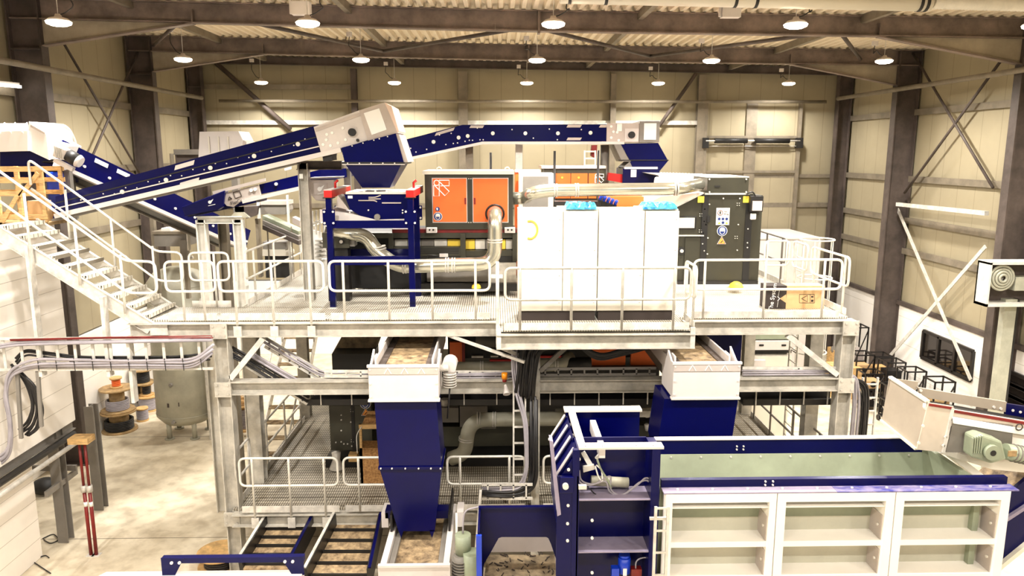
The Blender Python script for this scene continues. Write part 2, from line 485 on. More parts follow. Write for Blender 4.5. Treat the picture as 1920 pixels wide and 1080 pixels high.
column(30.25, -11.35, -11.85, 'dark steel corner column at the back left corner', 0.3)
column(19.5, 13.3, 14.02, 'dark steel wall column at the right edge, above the white conveyor')
column(25.5, 13.3, 14.02, 'dark steel wall column on the right wall behind the platform', 0.32)
column(30.25, 13.5, 14.0, 'dark steel corner column at the back right corner', 0.3)
for px, wd, lab in ((667, 0.22, 'slim back wall column behind the white conveyor head'), (869, 0.36, 'back wall column behind the kink of the far blue conveyor'), (1148, 0.22, 'slim back wall column behind the grey head of the far conveyor'), (1312, 0.3, 'back wall column at the left side of the sectional door')):
    xx = XA(px, 240, 30.45)
    mb = MB(); mb.ibeam((xx, 30.42, FZ), (xx, 30.42, roofz(xx) - 0.4), 0.26, wd, up=V((0, 1, 0)))
    struct('column', mb, 'girt' if px != 667 else 'darksteel', lab, 'column')
# girts on the side walls and the back wall
def girt(p0, p1, lab, h=0.2, wd=0.09, m='girt'):
    mb = MB(); mb.bar(p0, p1, wd, h); struct('trim_%d' % (len([o for o in bpy.data.objects if o.name.startswith('trim_')]) + 1), mb, m, lab, 'wall rail')
ords = ('top', 'second from the top', 'third from the top', 'lowest')
for i, z in enumerate((10.6, 8.4, 7.0, 5.95)):
    girt((XR - 0.06, 10, z), (XR - 0.06, YB, z), 'horizontal wall rail on the right wall, %s' % ords[i])
for i, z in enumerate((10.75, 8.8, 7.0)):
    girt((XL + 0.06, 10, z), (XL + 0.06, YB, z), 'horizontal wall rail on the left wall, %s' % ('highest', 'middle', 'lowest')[i])
xa = XA(667, 163, 30.4)
girt((XL, 30.5, ZA(600, 163, 30.5)), (xa, 30.5, ZA(600, 163, 30.5)), 'upper wall rail in the left bay of the back wall', 0.18)
z230 = ZA(900, 230, 30.5)
girt((XL, 30.5, z230), (XA(1312, 230, 30.5), 30.5, z230), 'wall rail across the back wall behind the far conveyor', 0.16, 0.09, 'galv')
girt((XA(1312, 330, 30.5), 30.5, ZA(1400, 330, 30.5)), (XR, 30.5, ZA(1400, 330, 30.5)), 'wall rail under the upper door panels on the back wall', 0.14)
girt((XL, 30.5, ZA(900, 385, 30.5)), (XR, 30.5, ZA(900, 385, 30.5)), 'lower wall rail across the back wall behind the machines', 0.18)
# media pipes running round the hall in front of the columns
def media(pts, r, lab, br=()):
    t = thing('media_pipe', lab, 'pipe', V(pts[0])); MB().tube(fillet(pts, 0.2), r, 10).build('pipe_run', 'girt', t)
    for q, d in br: MB().bar(V(q), V(q) + V(d), 0.05, 0.04).build('bracket', 'girt', t)
zc = 11.32
media([(-11.0, 8, zc), (-11.0, 29.2, zc - 0.03)], 0.075, 'grey conduit pipe running along the left wall columns', [((-11.0, y, zc), (-0.1, 0, 0)) for y in (19.5, 25.5)])
media([(13.17, 8, zc), (13.17, 29.5, zc)], 0.075, 'grey conduit pipe running along the right wall columns', [((13.17, y, zc), (0.12, 0, 0)) for y in (19.5, 25.5)])
zp = ZA(900, 190, 29.9)
media([(-10.6, 29.9, zp), (12.9, 29.9, zp)], 0.06, 'grey conduit pipe across the back wall under the lamps', [((XA(px, 190, 30), 29.9, zp), (0, 0.5, 0)) for px in (667, 869, 1148, 1312)])
# wall cross braces
def rod(a, b, r, lab, m='darksteel'):
    brace('wall_brace', [(a, b)], r, m, lab, 'brace')
xb = -11.55
rod(PX(120, 82, xb), PX(262, 325, xb), 0.035, 'dark wall brace on the left wall falling to the right')
rod(PX(268, 75, xb), PX(165, 312, xb), 0.035, 'dark wall brace on the left wall falling to the left')
xb = 13.75
rod(PX(1712, 100, xb), PX(1862, 352, xb), 0.04, 'dark upper brace on the right wall falling to the right')
rod(PX(1878, 112, xb), PX(1696, 362, xb), 0.04, 'dark upper brace on the right wall falling to the left')
def flatbar(a, b, lab):
    brace('wall_brace', [(a, b)], 0, 'galv', lab, 'brace', (0.12, 0.03, V((1, 0, 0))))
flatbar(PX(1683, 392, xb), PX(1820, 712, xb), 'pale lower brace on the right wall falling across the dark window')
flatbar(PX(1848, 462, xb), PX(1668, 668, xb), 'pale lower brace on the right wall rising over the white plinth')
yb = 30.2
rod(PY(405, 118, yb), PY(545, 243, yb), 0.09, 'thick diagonal brace at the left end of the back wall')
rod(PY(1305, 138, yb), PY(1236, 236, yb), 0.07, 'thick diagonal brace right of the far conveyor on the back wall')
# lower transom between the right columns
o = MB().bar(PX(1683, 383, 13.5), PX(1850, 400, 13.5), 0.12, 0.12).build('wall_transom', 'galv'); tag(o, 'pale square tube above the lower braces on the right wall', 'brace', None, 'structure')

# ---- sectional door in the back wall
xd0, xd1 = XA(1322, 260, 30.35), XA(1498, 260, 30.35)
zt = ZA(1400, 192, 30.35)
d = thing('door_1', 'beige sectional gate with grey tracks and black spring shaft on the back wall', 'gate', ((xd0 + xd1) / 2, 30.45, FZ), None, 'structure')
MB().box(xd0, xd1, 30.46, 30.56, FZ, zt).build('door_leaf', 'panelx', d)
xm = XA(1408, 260, 30.4)
mb = MB(); mb.box(xm - 0.22, xm + 0.22, 30.40, 30.46, 5, zt)
mb.build('center_stile', 'girt', d)
for xx, nm in ((xd0, 'left'), (xd1, 'right')):
    mb = MB(); mb.box(xx - 0.06, xx + 0.06, 30.3, 30.46, FZ, zt); mb.build('track', 'girt', d)
    mb = MB(); mb.box(xx - 0.12, xx + 0.12, 30.2, 30.42, ZA(1340, 268, 30.3) - 0.2, ZA(1340, 268, 30.3) + 0.2); mb.build('bearing_bracket', 'black', d)
for k, yy in enumerate((257, 322)):
    z = ZA(1400, yy, 30.4); MB().box(xd0, xd1, 30.38, 30.46, z - 0.05, z + 0.05).build('rail', 'girt', d)
zs = ZA(1400, 264, 30.25)
MB().cyl((xd0, 30.22, zs), (xd1, 30.22, zs), 0.03, 8).build('shaft', 'galv', d)
for a, b in ((1340, 1401), (1415, 1480)):
    MB().cyl((XA(a, 264, 30.22), 30.22, zs), (XA(b, 264, 30.22), 30.22, zs), 0.10, 12).build('spring', 'black', d)
mb = MB(); z = ZA(1400, 274, 30.25); mb.cyl((xd0, 30.3, z), (xd1, 30.3, z), 0.018, 6); mb.build('cable_rod', 'galv', d)

# ---- windows in the right plinth
def side_window(i, corners, mull, lab):
    t = thing('window_%d' % i, lab, 'window', (XR - 0.1, corners[0].y, corners[0].z), None, 'structure')
    y0, y1 = min(c.y for c in corners), max(c.y for c in corners)
    z0, z1 = min(c.z for c in corners), max(c.z for c in corners)
    xx = XR - 0.1
    mb = MB()
    for a, b in (((y0, z0), (y1, z0)), ((y0, z1), (y1, z1)), ((y0, z0), (y0, z1)), ((y1, z0), (y1, z1))):
        mb.bar((xx, a[0], a[1]), (xx, b[0], b[1]), 0.1, 0.1)
    for k in range(1, mull):
        yy = y0 + (y1 - y0) * k / mull; mb.bar((xx, yy, z0), (xx, yy, z1), 0.1, 0.1)
    mb.build('window_frame', 'frame', t)
    for k in range(mull):
        ya, yb_ = y0 + (y1 - y0) * k / mull, y0 + (y1 - y0) * (k + 1) / mull
        MB().box(xx - 0.005, xx + 0.01, ya + 0.05, yb_ - 0.05, z0 + 0.05, z1 - 0.05).build('pane', 'glass', t)
wx = XR - 0.1
a = PX(1733, 620, wx); b = PX(1826, 662, wx)
c0 = PX(1733, 672, wx)
side_window(1, [V((wx, a.y, a.z)), V((wx, b.y, c0.z))], 3, 'dark three-pane window in the white plinth behind the wire trolleys')
for k, (p0, p1) in enumerate(((PX(1888, 694, wx), PX(1935, 712, wx)), (PX(1886, 716, wx), PX(1935, 737, wx)), (PX(1884, 737, wx), PX(1935, 762, wx)))):
    side_window(2 + k, [V((wx, p0.y, p0.z)), V((wx, p1.y, p0.z - 0.3))], 1, 'dark window strip at the right edge, %s of three' % ('uppermost', 'middle', 'lowest')[k])

# ---- lamps
def make_lamp(x, y, z, lab, dx):
    t = thing('high_bay_lamp', lab, 'lamp', (x, y, z), 'high bay lamps under the roof')
    mb = MB(); mb.lathe((x, y, z), (0, 0, 0.1), [(0.2, 0), (0.22, 0.25), (0.17, 0.7), (0.07, 1.0), (0.05, 1.5), (0, 1.5)], 24)
    mb.build('lamp_housing', 'grey', t)
    mb = MB(); mb.lathe((x, y, z + 0.005), (0, 0, -0.085), [(0.235, 0), (0.22, 0.5), (0.14, 0.9), (0, 1)], 24)
    mb.build('lamp_lens', MATS_GLOW, t)
    mb = MB(); mb.tube([(x, y, z + 0.14), (x, y, roofz(x) + (0.105 if ((x - XL) % 0.28) > 0.12 else 0.0))], 0.008, 6); mb.build('suspension_wire', 'galv', t)
    mb = MB(); zt_ = roofz(x) - 0.42
    mb.tube(fillet([(x + dx, y, zt_), (x + dx - 0.03, y, zt_ - 0.25), (x + dx + 0.06, y, z + 0.3), (x + dx * 0.5, y, z + 0.17), (x, y, z + 0.13)], 0.12), 0.012, 6)
    mb.build('power_cable', 'cabledark', t)
    mb = MB(); mb.box(x + dx - 0.07, x + dx + 0.07, y - 0.05, y + 0.05, zt_, zt_ + 0.12); mb.build('junction_box', 'white', t)
MATS_GLOW = M['lampglow']
cols_ = ('leftmost', 'second from the left', 'middle', 'second from the right', 'rightmost')
for yy, rn in LAMP_ROWS:
    for i, xx in enumerate(LAMP_X):
        make_lamp(xx, yy, LAMP_Z, 'glowing high bay lamp in the %s row, %s' % (rn, cols_[i]), -0.3 if rn != 'near' else 0.28)
        lamp_light(xx, yy, LAMP_Z - 0.14, LAMP_POWER * (0.62 if rn == 'far' else 1.0))
# floodlights and the white duct under the roof
def flood(px, py, Y, lab):
    p = PY(px, py, Y); t = thing('wall_heater', lab, 'heater', p)
    MB().box(p.x - 0.19, p.x + 0.19, p.y - 0.1, p.y + 0.1, p.z - 0.14, p.z + 0.12).build('casing', 'white', t)
    MB().box(p.x - 0.24, p.x - 0.2, p.y - 0.04, p.y + 0.04, p.z - 0.12, roofz(p.x)).build('bracket', 'white', t)
flood(565, 15, 16.5, 'white box hanging under the roof left of a near lamp')
flood(1370, 20, 16.2, 'white box hanging under the roof right of the middle')
Y = 15.2; zd = ZA(1300, 2, Y) + 0.09
t = thing('textile_duct', 'white round air duct with black straps under the roof, top right', 'duct', (1.2, Y, zd))
MB().cyl((1.25, Y, zd + 0.02), (8.45, Y, zd - 0.1), 0.17, 16).build('duct_body', 'cabinet', t)
for xx in (1.4, 2.1, 4.6, 5.0, 8.2, 8.32): MB().cyl((xx, Y, zd + 0.02 - (xx - 1.25) * 0.0167), (xx + 0.06, Y, zd + 0.02 - (xx - 1.25) * 0.0167), 0.178, 16).build('strap', 'black', t)
t = thing('ribbed_duct', 'cream ribbed air duct under the roof at the top right corner', 'duct', (8.6, Y, zd))
prof = []
for k in range(60): prof += [(0.15, k / 60), (0.165, (k + 0.5) / 60)]
MB().lathe((8.5, Y, zd - 0.06), (3.9, 0, -0.08), [(0, 0)] + prof + [(0, 1)], 14).build('duct_body', 'plastic', t)
t = thing('tube_light', 'glowing tube light on the left wall at the left edge', 'lamp', PX(0, 152, -11.7))
p0, p1 = PX(-30, 152, -11.7), PX(33, 158, -11.7)
MB().bar(p0, p1, 0.1, 0.07).build('lamp_housing', 'white', t)
MB().bar(p0 - V((-0.05, 0, 0.06)), p1 - V((-0.05, 0, 0.06)), 0.08, 0.06).build('lamp_lens', M['tubeglow'], t)
# two conduits beside the far left column
for k, px in enumerate((58, 68)):
    o = MB().cyl(PX(px, 165, -11.8), PX(px + 6, 240, -11.8), 0.05, 8).build('conduit', 'girt'); tag(o, 'vertical conduit beside the far left column, %s of the pair' % ('left', 'right')[k], 'pipe')
# black insulated pipe elbow over the left hood
t = MB().tube(fillet([PX(75, 236, -10.93), PX(122, 238, -10.93), PX(136, 262, -10.93), PX(141, 292, -10.93)], 0.3), 0.09, 10).build('insulated_pipe', 'galv')
tag(t, 'shiny pipe elbow on the left wall above the white hood', 'pipe')
# ================================================================ THE STEEL PLATFORM
D1, D2 = 6.25, 2.54          # upper and lower deck level
XPL, XPR = -5.08, 6.62
pf = thing('steel_platform', 'two storey galvanised steel platform carrying the sorting machines', 'platform', (0.7, 16, FZ))
mb = MB(); mb.box(XPL, XPR, 13.72, 22, D1 - 0.04, D1); mb.box(-6.75, XPL, 13.72, 14.85, D1 - 0.04, D1); mb.box(0.05, 3.42, 12.78, 13.72, D1 - 0.04, D1)
mb.build('upper_grating', 'grate', pf)
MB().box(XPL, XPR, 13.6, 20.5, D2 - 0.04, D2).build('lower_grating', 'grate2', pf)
def beam(p0, p1, h, b=0.14, nm='beam', m='steelbeam'):
    MB().ibeam(p0, p1, h, b, 0.01, 0.016).build(nm, m, pf)
zt = D1 - 0.045 - 0.13
beam((-6.75, 13.66, zt), (0.0, 13.66, zt), 0.26, 0.24)
beam((3.46, 13.66, zt), (XPR + 0.1, 13.66, zt), 0.26, 0.24)
beam((0.0, 12.76, zt - 0.02), (3.46, 12.76, zt - 0.02), 0.26, 0.24)
for xx in (0.06, 3.40): beam((xx, 12.8, zt - 0.02), (xx, 16, zt - 0.02), 0.26, 0.14, 'cantilever_beam')
for xx in (XPL + 0.05, XPR - 0.02): beam((xx, 13.8, zt), (xx, 22, zt), 0.24, 0.14, 'side_beam')
for yy in (15.6, 18.7, 21.9): beam((XPL, yy, zt - 0.02), (XPR, yy, zt - 0.02), 0.24, 0.14, 'cross_beam')
beam((-6.75, 14.84, zt), (XPL, 14.84, zt), 0.2, 0.1, 'landing_beam')
zm = 4.965
for a, b in ((-5.0, 0.66), (0.82, 6.55)): beam((a, 13.66, zm), (b, 13.66, zm), 0.25, 0.26, 'middle_beam')
zl = D2 - 0.045 - 0.12
beam((-5.05, 13.52, zl), (XPR, 13.52, zl), 0.24, 0.24, 'lower_beam')
for xx in (XPL + 0.05, XPR - 0.02): beam((xx, 13.6, zl), (xx, 20.4, zl), 0.24, 0.14, 'lower_side_beam')
for yy in (16.5, 20.4): beam((XPL, yy, zl), (XPR, yy, zl), 0.22, 0.14, 'lower_cross_beam')
def pcol(x, y, z0, z1, wd=0.24, nm='column', m='steelbeam', up=V((0, 1, 0))):
    mb = MB(); mb.ibeam((x, y, z0), (x, y, z1), wd, wd, 0.012, 0.016, up); mb.box(x - wd * 0.7, x + wd * 0.7, y - wd * 0.7, y + wd * 0.7, z0, z0 + 0.02); mb.build(nm, m, pf)
pcol(-5.08, 13.68, FZ, D1 - 0.31, 0.26, up=V((1, 0, 0)))
pcol(XPR - 0.02, 13.68, FZ, D1 - 0.31, 0.26, up=V((1, 0, 0)))
pcol(0.74, 13.70, FZ, D1 - 0.31, 0.16)
for xx in (-4.95, XPR - 0.1):
    for yy in (14.85, 18.75): pcol(xx, yy, FZ, D1 - 0.3, 0.26)
for xx in (0.9, 3.6): pcol(xx, 18.75, FZ, D1 - 0.3, 0.22)
pcol(PX(1400, 660, 4.6).x, 18.75, FZ, D1 - 0.3, 0.2, m='darksteel')
mb = MB()
mb.bar((-4.95, 13.6, 5.15), (-4.3, 13.6, D1 - 0.33), 0.1, 0.1); mb.build('knee_brace', 'galv', pf)
MB().bar((6.45, 13.6, 5.15), (5.45, 13.6, D1 - 0.33), 0.1, 0.1).build('knee_brace', 'galv', pf)
MB().bar((-0.9, 13.62, D1 - 0.3), (0.5, 13.0, 5.6), 0.05, 0.05).build('knee_brace', 'galv', pf)
MB().bar((0.05, 12.85, D1 - 0.33), (0.66, 13.62, 5.45), 0.06, 0.06).build('knee_brace', 'galv', pf)
MB().bar((0.82, 13.62, 5.25), (1.5, 13.62, 5.9), 0.08, 0.08).build('knee_brace', 'midgrey', pf)
# splice plates where the front beams meet the columns
for x, z in ((-5.08, D1 - 0.17), (XPR - 0.02, D1 - 0.17), (-5.08, zm), (XPR - 0.02, zm), (-5.08, zl)):
    mb = MB(); mb.box(x - 0.15, x + 0.15, 13.5, 13.53, z - 0.15, z + 0.13); mb.bolts([(x + a, 13.5, z + b) for a in (-0.1, 0.1) for b in (-0.09, 0.08)], 0.018)
    mb.build('splice_plate', 'steelbeam', pf)
MB().box(0.0, 0.08, 12.66, 12.7, D1 - 0.32, D1 + 0.05).build('end_plate', 'galv', pf)
MB().box(3.38, 3.46, 12.66, 12.7, D1 - 0.32, D1 + 0.05).build('end_plate', 'galv', pf)

# ---------------------------------------------------------------- guard rails
def loop_path(a, b, z0a, z1a, z0b, z1b, r=0.12):
    a, b = V(a), V(b)
    c = [V((a.x, a.y, z0a)), V((a.x, a.y, z1a)), V((b.x, b.y, z1b)), V((b.x, b.y, z0b))]
    out = []
    for i in range(4):
        p, q, s_ = c[i - 1], c[i], c[(i + 1) % 4]
        d1 = (p - q).normalized(); d2 = (s_ - q).normalized()
        rr = min(r, (p - q).length * 0.45, (s_ - q).length * 0.45)
        for k in range(6):
            t = k / 5; u = q + d1 * rr; v = q + d2 * rr
            out.append(u * (1 - t) ** 2 + q * 2 * t * (1 - t) + v * t * t)
    return out
def guardrail(p0, p1, posts, label, group, m='galvlite', r=0.024, toe=True, drop=0.0, feet=False, z=None, h=1.1, mid=0.55):
    p0, p1 = V(p0), V(p1)
    t = thing('guardrail', label, 'railing', V((p0.x, p0.y, min(p0.z, p1.z))), group)
    MB().tube(loop_path(p0, p1, p0.z + mid, p0.z + h, p1.z + mid, p1.z + h), r, 8, closed=True).build('rail_loop', m, t)
    d = (p1 - p0); horiz = V((d.x, d.y, 0)).normalized(); side = V((0, 0, 1)).cross(horiz)
    for f in posts:
        q = p0 + d * f
        mb = MB(); mb.tube([q + V((0, 0, 0.02 - drop)), q + V((0, 0, h - 0.10)), q + V((0, 0, h))], r, 8)
        mb.build('post', m, t)
        if feet:
            mb = MB(); mb.bar(q + V((0, 0, -0.30)) , q + V((0, 0, -0.1)), 0.14, 0.05, up=side)
            mb.build('post_clamp', 'galv', t)
    if toe:
        MB().bar(p0 + V((0, 0, 0.075)), p1 + V((0, 0, 0.075)), 0.012, 0.13).build('toe_board', 'galv', t)
    return t
def fr(px, x0, x1): return (px - x0) / (x1 - x0)
def front(x0, x1, posts, label, Y, z, top_y, group, **k):
    a, b = XA(x0, top_y, Y), XA(x1, top_y, Y)
    return guardrail((a, Y, z), (b, Y, z), [fr(p, x0, x1) for p in posts], label, group, **k)
GU = 'guard rails on the upper deck'
front(307, 400, (338, 377), 'short guard rail loop at the foot of the stairs, front edge of upper deck', 13.58, D1, 488, GU)
front(407, 605, (437, 507, 578), 'front guard rail above the cable bend, left of the blue frame', 13.58, D1, 487, GU, feet=True, drop=0.2)
front(616, 918, (642, 727, 809, 891), 'front guard rail in front of the blue frame and shiny duct', 13.58, D1, 487, GU)
front(947, 1297, (975, 1072, 1168, 1266), 'front guard rail before the four cream cabinet doors', 12.68, D1, 496, GU, m='steelbeam')
front(1302, 1581, (1323, 1437, 1548), 'front guard rail in front of the cardboard box', 13.58, D1, 481, GU)
guardrail((3.46, 12.75, D1), (3.46, 13.5, D1), (0.15, 0.85), 'short side guard rail at the right of the cream cabinets', GU)
t = thing('gate_post', 'perforated upright post left of the cream cabinets at the deck edge', 'post', (XA(933, 600, 13.1), 13.1, D1))
MB().bar((XA(933, 600, 13.1), 13.1, D1 - 0.2), (XA(933, 600, 13.1), 13.1, D1 + 1.15), 0.06, 0.06, V((0, 1, 0))).build('upright', 'galv', t)
MB().box(XA(921, 510, 13.1), XA(943, 510, 13.1), 13.08, 13.12, D1 + 0.86, D1 + 0.92).build('coupler', 'galv', t)
# right side of the upper deck, one behind the other
guardrail((XPR, 13.8, D1), (XPR, 15.5, D1), (0.1, 0.9), 'right side guard rail nearest the front corner', GU)
guardrail((XPR, 15.7, D1), (XPR, 16.5, D1), (0.2, 0.8), 'small looped guard rail beside the caged ladder', GU, m='galv')
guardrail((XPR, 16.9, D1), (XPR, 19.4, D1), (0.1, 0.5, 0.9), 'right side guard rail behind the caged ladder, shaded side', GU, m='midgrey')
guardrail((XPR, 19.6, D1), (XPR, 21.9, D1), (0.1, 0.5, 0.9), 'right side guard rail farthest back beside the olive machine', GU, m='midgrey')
guardrail((6.0, 16.55, D1), (6.55, 16.55, D1), (0.1, 0.9), 'cross guard rail at the ladder opening', GU)
# left side of the upper deck
guardrail((-4.98, 14.9, D1), (-4.93, 19.0, D1), (0.12, 0.45, 0.75, 0.97), 'left side guard rail of the upper deck running back from the landing', GU)
guardrail((-4.92, 19.2, D1), (-4.9, 21.8, D1), (0.1, 0.5, 0.9), 'left side guard rail of the upper deck, farther back', GU)
front(353, 427, (400,), 'back guard rail loop of the stair landing', 14.8, D1, 472, GU, toe=True)
# lower deck
GL = 'guard rails on the lower deck'
front(447, 632, (471, 540, 606), 'front guard rail of the lower deck, left of the chipboard crate', 13.42, D2, 853, GL, feet=True, drop=0.2)
front(643, 815, (671, 745), 'front guard rail of the lower deck behind the left blue chute', 13.42, D2, 848, GL)
front(838, 984, (862, 955), 'front guard rail of the lower deck right of the left blue chute', 13.42, D2, 846, GL)
front(1019, 1240, (1050, 1200), 'front guard rail of the lower deck behind the blue bunker head', 13.42, D2, 846, GL)
guardrail((-5.0, 13.65, D2), (-5.0, 14.5, D2), (0.1, 0.9), 'short left side guard rail of the lower deck near the front column', GL, m='galv')
guardrail((-4.95, 15.1, D2), (-4.9, 18.4, D2), (0.1, 0.5, 0.9), 'left side guard rail of the lower deck between the columns', GL, m='galv')
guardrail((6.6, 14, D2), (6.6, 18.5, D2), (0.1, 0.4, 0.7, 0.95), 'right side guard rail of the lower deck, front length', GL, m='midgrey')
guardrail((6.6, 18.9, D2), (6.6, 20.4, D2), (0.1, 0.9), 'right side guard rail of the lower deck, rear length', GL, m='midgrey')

# ---------------------------------------------------------------- stairs up to the cabin roof
s0 = V((XA(283, 610, 13.62), 13.62, D1 - 0.02)); s1 = V((XA(-14, 418, 13.62), 13.62, ZA(-14, 418, 13.62)))
st = thing('staircase', 'galvanised staircase climbing left from the landing to the cabin roof', 'stairs', V((s0.x, 14.2, FZ)))
YN, YFAR = 13.62, 14.82
for yy, m in ((YN, 'galv'), (YFAR, 'galvlite')):
    mb = MB(); a = V((s0.x, yy, s0.z - 0.12)); b = V((s1.x, yy, s1.z - 0.12))
    mb.bar(a, b, 0.012, 0.24); mb.bar(a, b, 0.07, 0.012, off=0.115); mb.bar(a, b, 0.07, 0.012, off=-0.115)
    mb.bar(a + V((0.3, 0, -0.01)), a + V((-0.02, 0, -0.01)), 0.03, 0.24)
    mb.build('stringer', m, st)
n = 10
for i in range(n):
    f = (i + 0.6) / n; p = s0.lerp(s1, f)
    mb = MB(); mb.box(p.x - 0.16, p.x + 0.12, YN + 0.02, YFAR - 0.02, p.z - 0.02, p.z + 0.015); mb.box(p.x + 0.10, p.x + 0.13, YN + 0.02, YFAR - 0.02, p.z - 0.05, p.z + 0.02)
    mb.build('tread', 'grate', st)
def stair_rail(yy, hx, lab):
    t = thing('handrail', lab, 'railing', V((s0.x, yy, s0.z)), 'stair handrails')
    up = V((s1.x, yy, s1.z)) ; lo = V((s0.x - 0.35, yy, s0.z + 0.22))
    e = V((hx, yy, D1))
    d = (up - lo).normalized()
    top = [up + V((0, 0, 0.62)), up + V((0, 0, 1.12)), lo + V((0, 0, 0.92)), e + V((0, 0, 1.10)), e + V((0, 0, 0.52)), lo + V((0, 0, 0.33)), up + V((0, 0, 0.55))]
    MB().tube(fillet(top, 0.13), 0.024, 8).build('rail_loop', 'galvlite', t)
    for f in (0.03, 0.36, 0.72):
        q = lo.lerp(up, f)
        MB().tube([q + V((0, 0, -0.1)), q + V((0, 0, 0.98))], 0.024, 8).build('post', 'galvlite', t)
    return t
stair_rail(13.57, XA(291, 500, 13.57), 'near sloping handrail of the staircase with a looped end')
stair_rail(14.86, XA(342, 500, 14.86), 'far sloping handrail of the staircase with a looped end')
# perforated hangers under the stairs
for k, (px, y0, y1) in enumerate(((53, 460, 640), (193, 556, 640), (242, 630, 690))):
    x = XA(px, y0, 13.5); xb_ = XA(px + 18, y1, 13.5)
    o = MB().bar((x, 13.5, ZA(px, y0, 13.5)), (x, 13.5, ZA(px, y1, 13.5) - 0.65), 0.06, 0.16, V((0, 1, 0))).build('perforated_hanger', 'galv')
    tag(o, 'perforated steel hanger from the stairs to the cable ladder, %s' % ('left one', 'middle one', 'right one')[k], 'bracket')

# ---------------------------------------------------------------- white block cabin on posts at the left
xc = -9.2
cb = PX(161, 778, xc); ct = PX(128, 412, xc)
yc = 15.85; zc0 = 3.55; zc1 = 7.82
c = thing('block_cabin', 'white block walled cabin raised on steel posts at the left', 'cabin', (-10.5, 13, FZ))
MB().box(-11.8, xc, 9, yc, zc0, zc1).build('block_wall', 'block', c)
MB().box(-11.8, xc + 0.02, 9, yc + 0.05, zc1, zc1 + 0.06).build('roof_slab', 'white', c)
for p in (PZ(130, 1013, FZ), PZ(195, 953, FZ), V((-11.3, 15.6, FZ))):
    MB().ibeam((p.x - 0.06, p.y, FZ), (p.x - 0.06, p.y, zc0), 0.24, 0.22, 0.012, 0.018, V((0, 1, 0))).build('post', 'midgrey', c)
MB().ibeam((xc - 0.08, 9, zc0 - 0.1), (xc - 0.08, yc, zc0 - 0.1), 0.2, 0.14).build('edge_beam', 'midgrey', c)
MB().bar((xc - 0.1, yc, 2.35), (xc - 0.1, 14.7, 2.35), 0.06, 0.12).build('rail', 'midgrey', c)
MB().bar((-11.3, 15.7, 2.5), (xc, 15.7, 2.5), 0.06, 0.12).build('rail', 'midgrey', c)
lb = PZ(80, 1043, FZ)
o = MB().box(-11.8, lb.x, 9, lb.y, FZ, 3.3).build('block_wall', 'block'); tag(o, 'white block wall at floor level under the raised cabin', 'wall', None, 'structure')
for k, (dx, dz, r) in enumerate(((0.06, 3.32, 0.07), (0.24, 3.22, 0.05))):
    o = MB().cyl((lb.x + 0.3 + dx, 9, dz), (lb.x + 0.3 + dx, 15.6, dz), r, 10).build('wall_pipe', ('blackmetal', 'galv')[k]); tag(o, ('black', 'silver')[k] + ' pipe along the bottom edge of the raised cabin', 'pipe')
# red and white props
pt = PX(155, 775, -8.75)
for k, px in enumerate((171, 181)):
    p = PZ(px, 1041, FZ)
    t = thing('steel_prop', 'dark red telescopic prop under the cabin corner, %s of the pair' % ('left', 'right')[k], 'prop', p, 'steel props')
    zt_ = 3.5
    MB().cyl(p, p + V((0, 0, 1.45)), 0.035, 10).build('outer_tube', 'darkred', t)
    MB().cyl(p + V((0, 0, 1.45)), V((p.x, p.y, zt_)), 0.027, 10).build('inner_tube', 'darkred', t)
    MB().cyl(p + V((0, 0, 1.42)), p + V((0, 0, 1.56)), 0.06, 10).build('collar_nut', 'galv', t)
    MB().cyl(p + V((0, 0, 1.1)), p + V((0, 0, 1.2)), 0.037, 10).build('label', 'stick', t)
    MB().box(p.x - 0.08, p.x + 0.08, p.y - 0.08, p.y + 0.08, FZ, FZ + 0.015).build('foot_plate', 'galv', t)
p = PZ(176, 1041, FZ)
o = MB().box(p.x - 0.2, p.x + 0.2, p.y - 0.15, p.y + 0.15, 3.5, 3.62).build('timber_block', 'wood'); tag(o, 'timber block on top of the two dark red props', 'block')
# ---------------------------------------------------------------- cable ladders and cables on the left
Y = 13.42
xa_, xb_ = XA(-40, 660, Y), XA(398, 660, Y); zu, zd_ = ZA(200, 634, Y), ZA(200, 692, Y)
t = thing('cable_ladder', 'long horizontal cable ladder hung below the stairs at the left', 'cable tray', (xa_, Y, zd_))
MB().bar((xa_, Y, zu), (xb_, Y, zu), 0.05, 0.04).build('side_rail', 'galv', t)
MB().bar((xa_, Y, zd_), (xb_, Y, zd_), 0.05, 0.04).build('side_rail', 'galv', t)
x = xa_ + 0.12
while x < xb_ - 0.1:
    MB().bar((x, Y + 0.02, zd_), (x, Y + 0.02, zu), 0.02, 0.05, V((1, 0, 0))).build('rung', 'galv', t); x += 0.32
def cables(path, n, r, m, lab, spread, name='cable_bundle', rad=0.3):
    t = thing(name, lab, 'cables', V(path[0]))
    for i in range(n):
        off = V(spread) * (i - (n - 1) / 2)
        jr = random.Random(i * 7 + len(lab)); jt = [V((jr.uniform(-r, r), jr.uniform(-r, r), jr.uniform(-r, r))) * 0.9 for p in path]
        pts = fillet([V(p) + off + q for p, q in zip(path, jt)], rad, 6)
        MB().tube(pts, r, 6).build('cable', m, t)
    return t
Yc = Y - 0.06
def pl(pts, YY): return [PY(a, b, YY) for a, b in pts]
cables(pl([(400, 655), (365, 682), (250, 683), (60, 682), (18, 700), (8, 740), (22, 800), (18, 850), (-10, 870)], Yc), 4, 0.028, 'cable', 'grey cable bundle along the bottom of the cable ladder, curling down at the left', (0.012, -0.01, 0.052))
for px in range(70, 380, 34):
    MB().bar(PY(px, 672, Yc - 0.045), PY(px + 3, 695, Yc - 0.045), 0.012, 0.008, V((0, 1, 0))).build('cable_tie', 'black', bpy.data.objects['cable_bundle'])
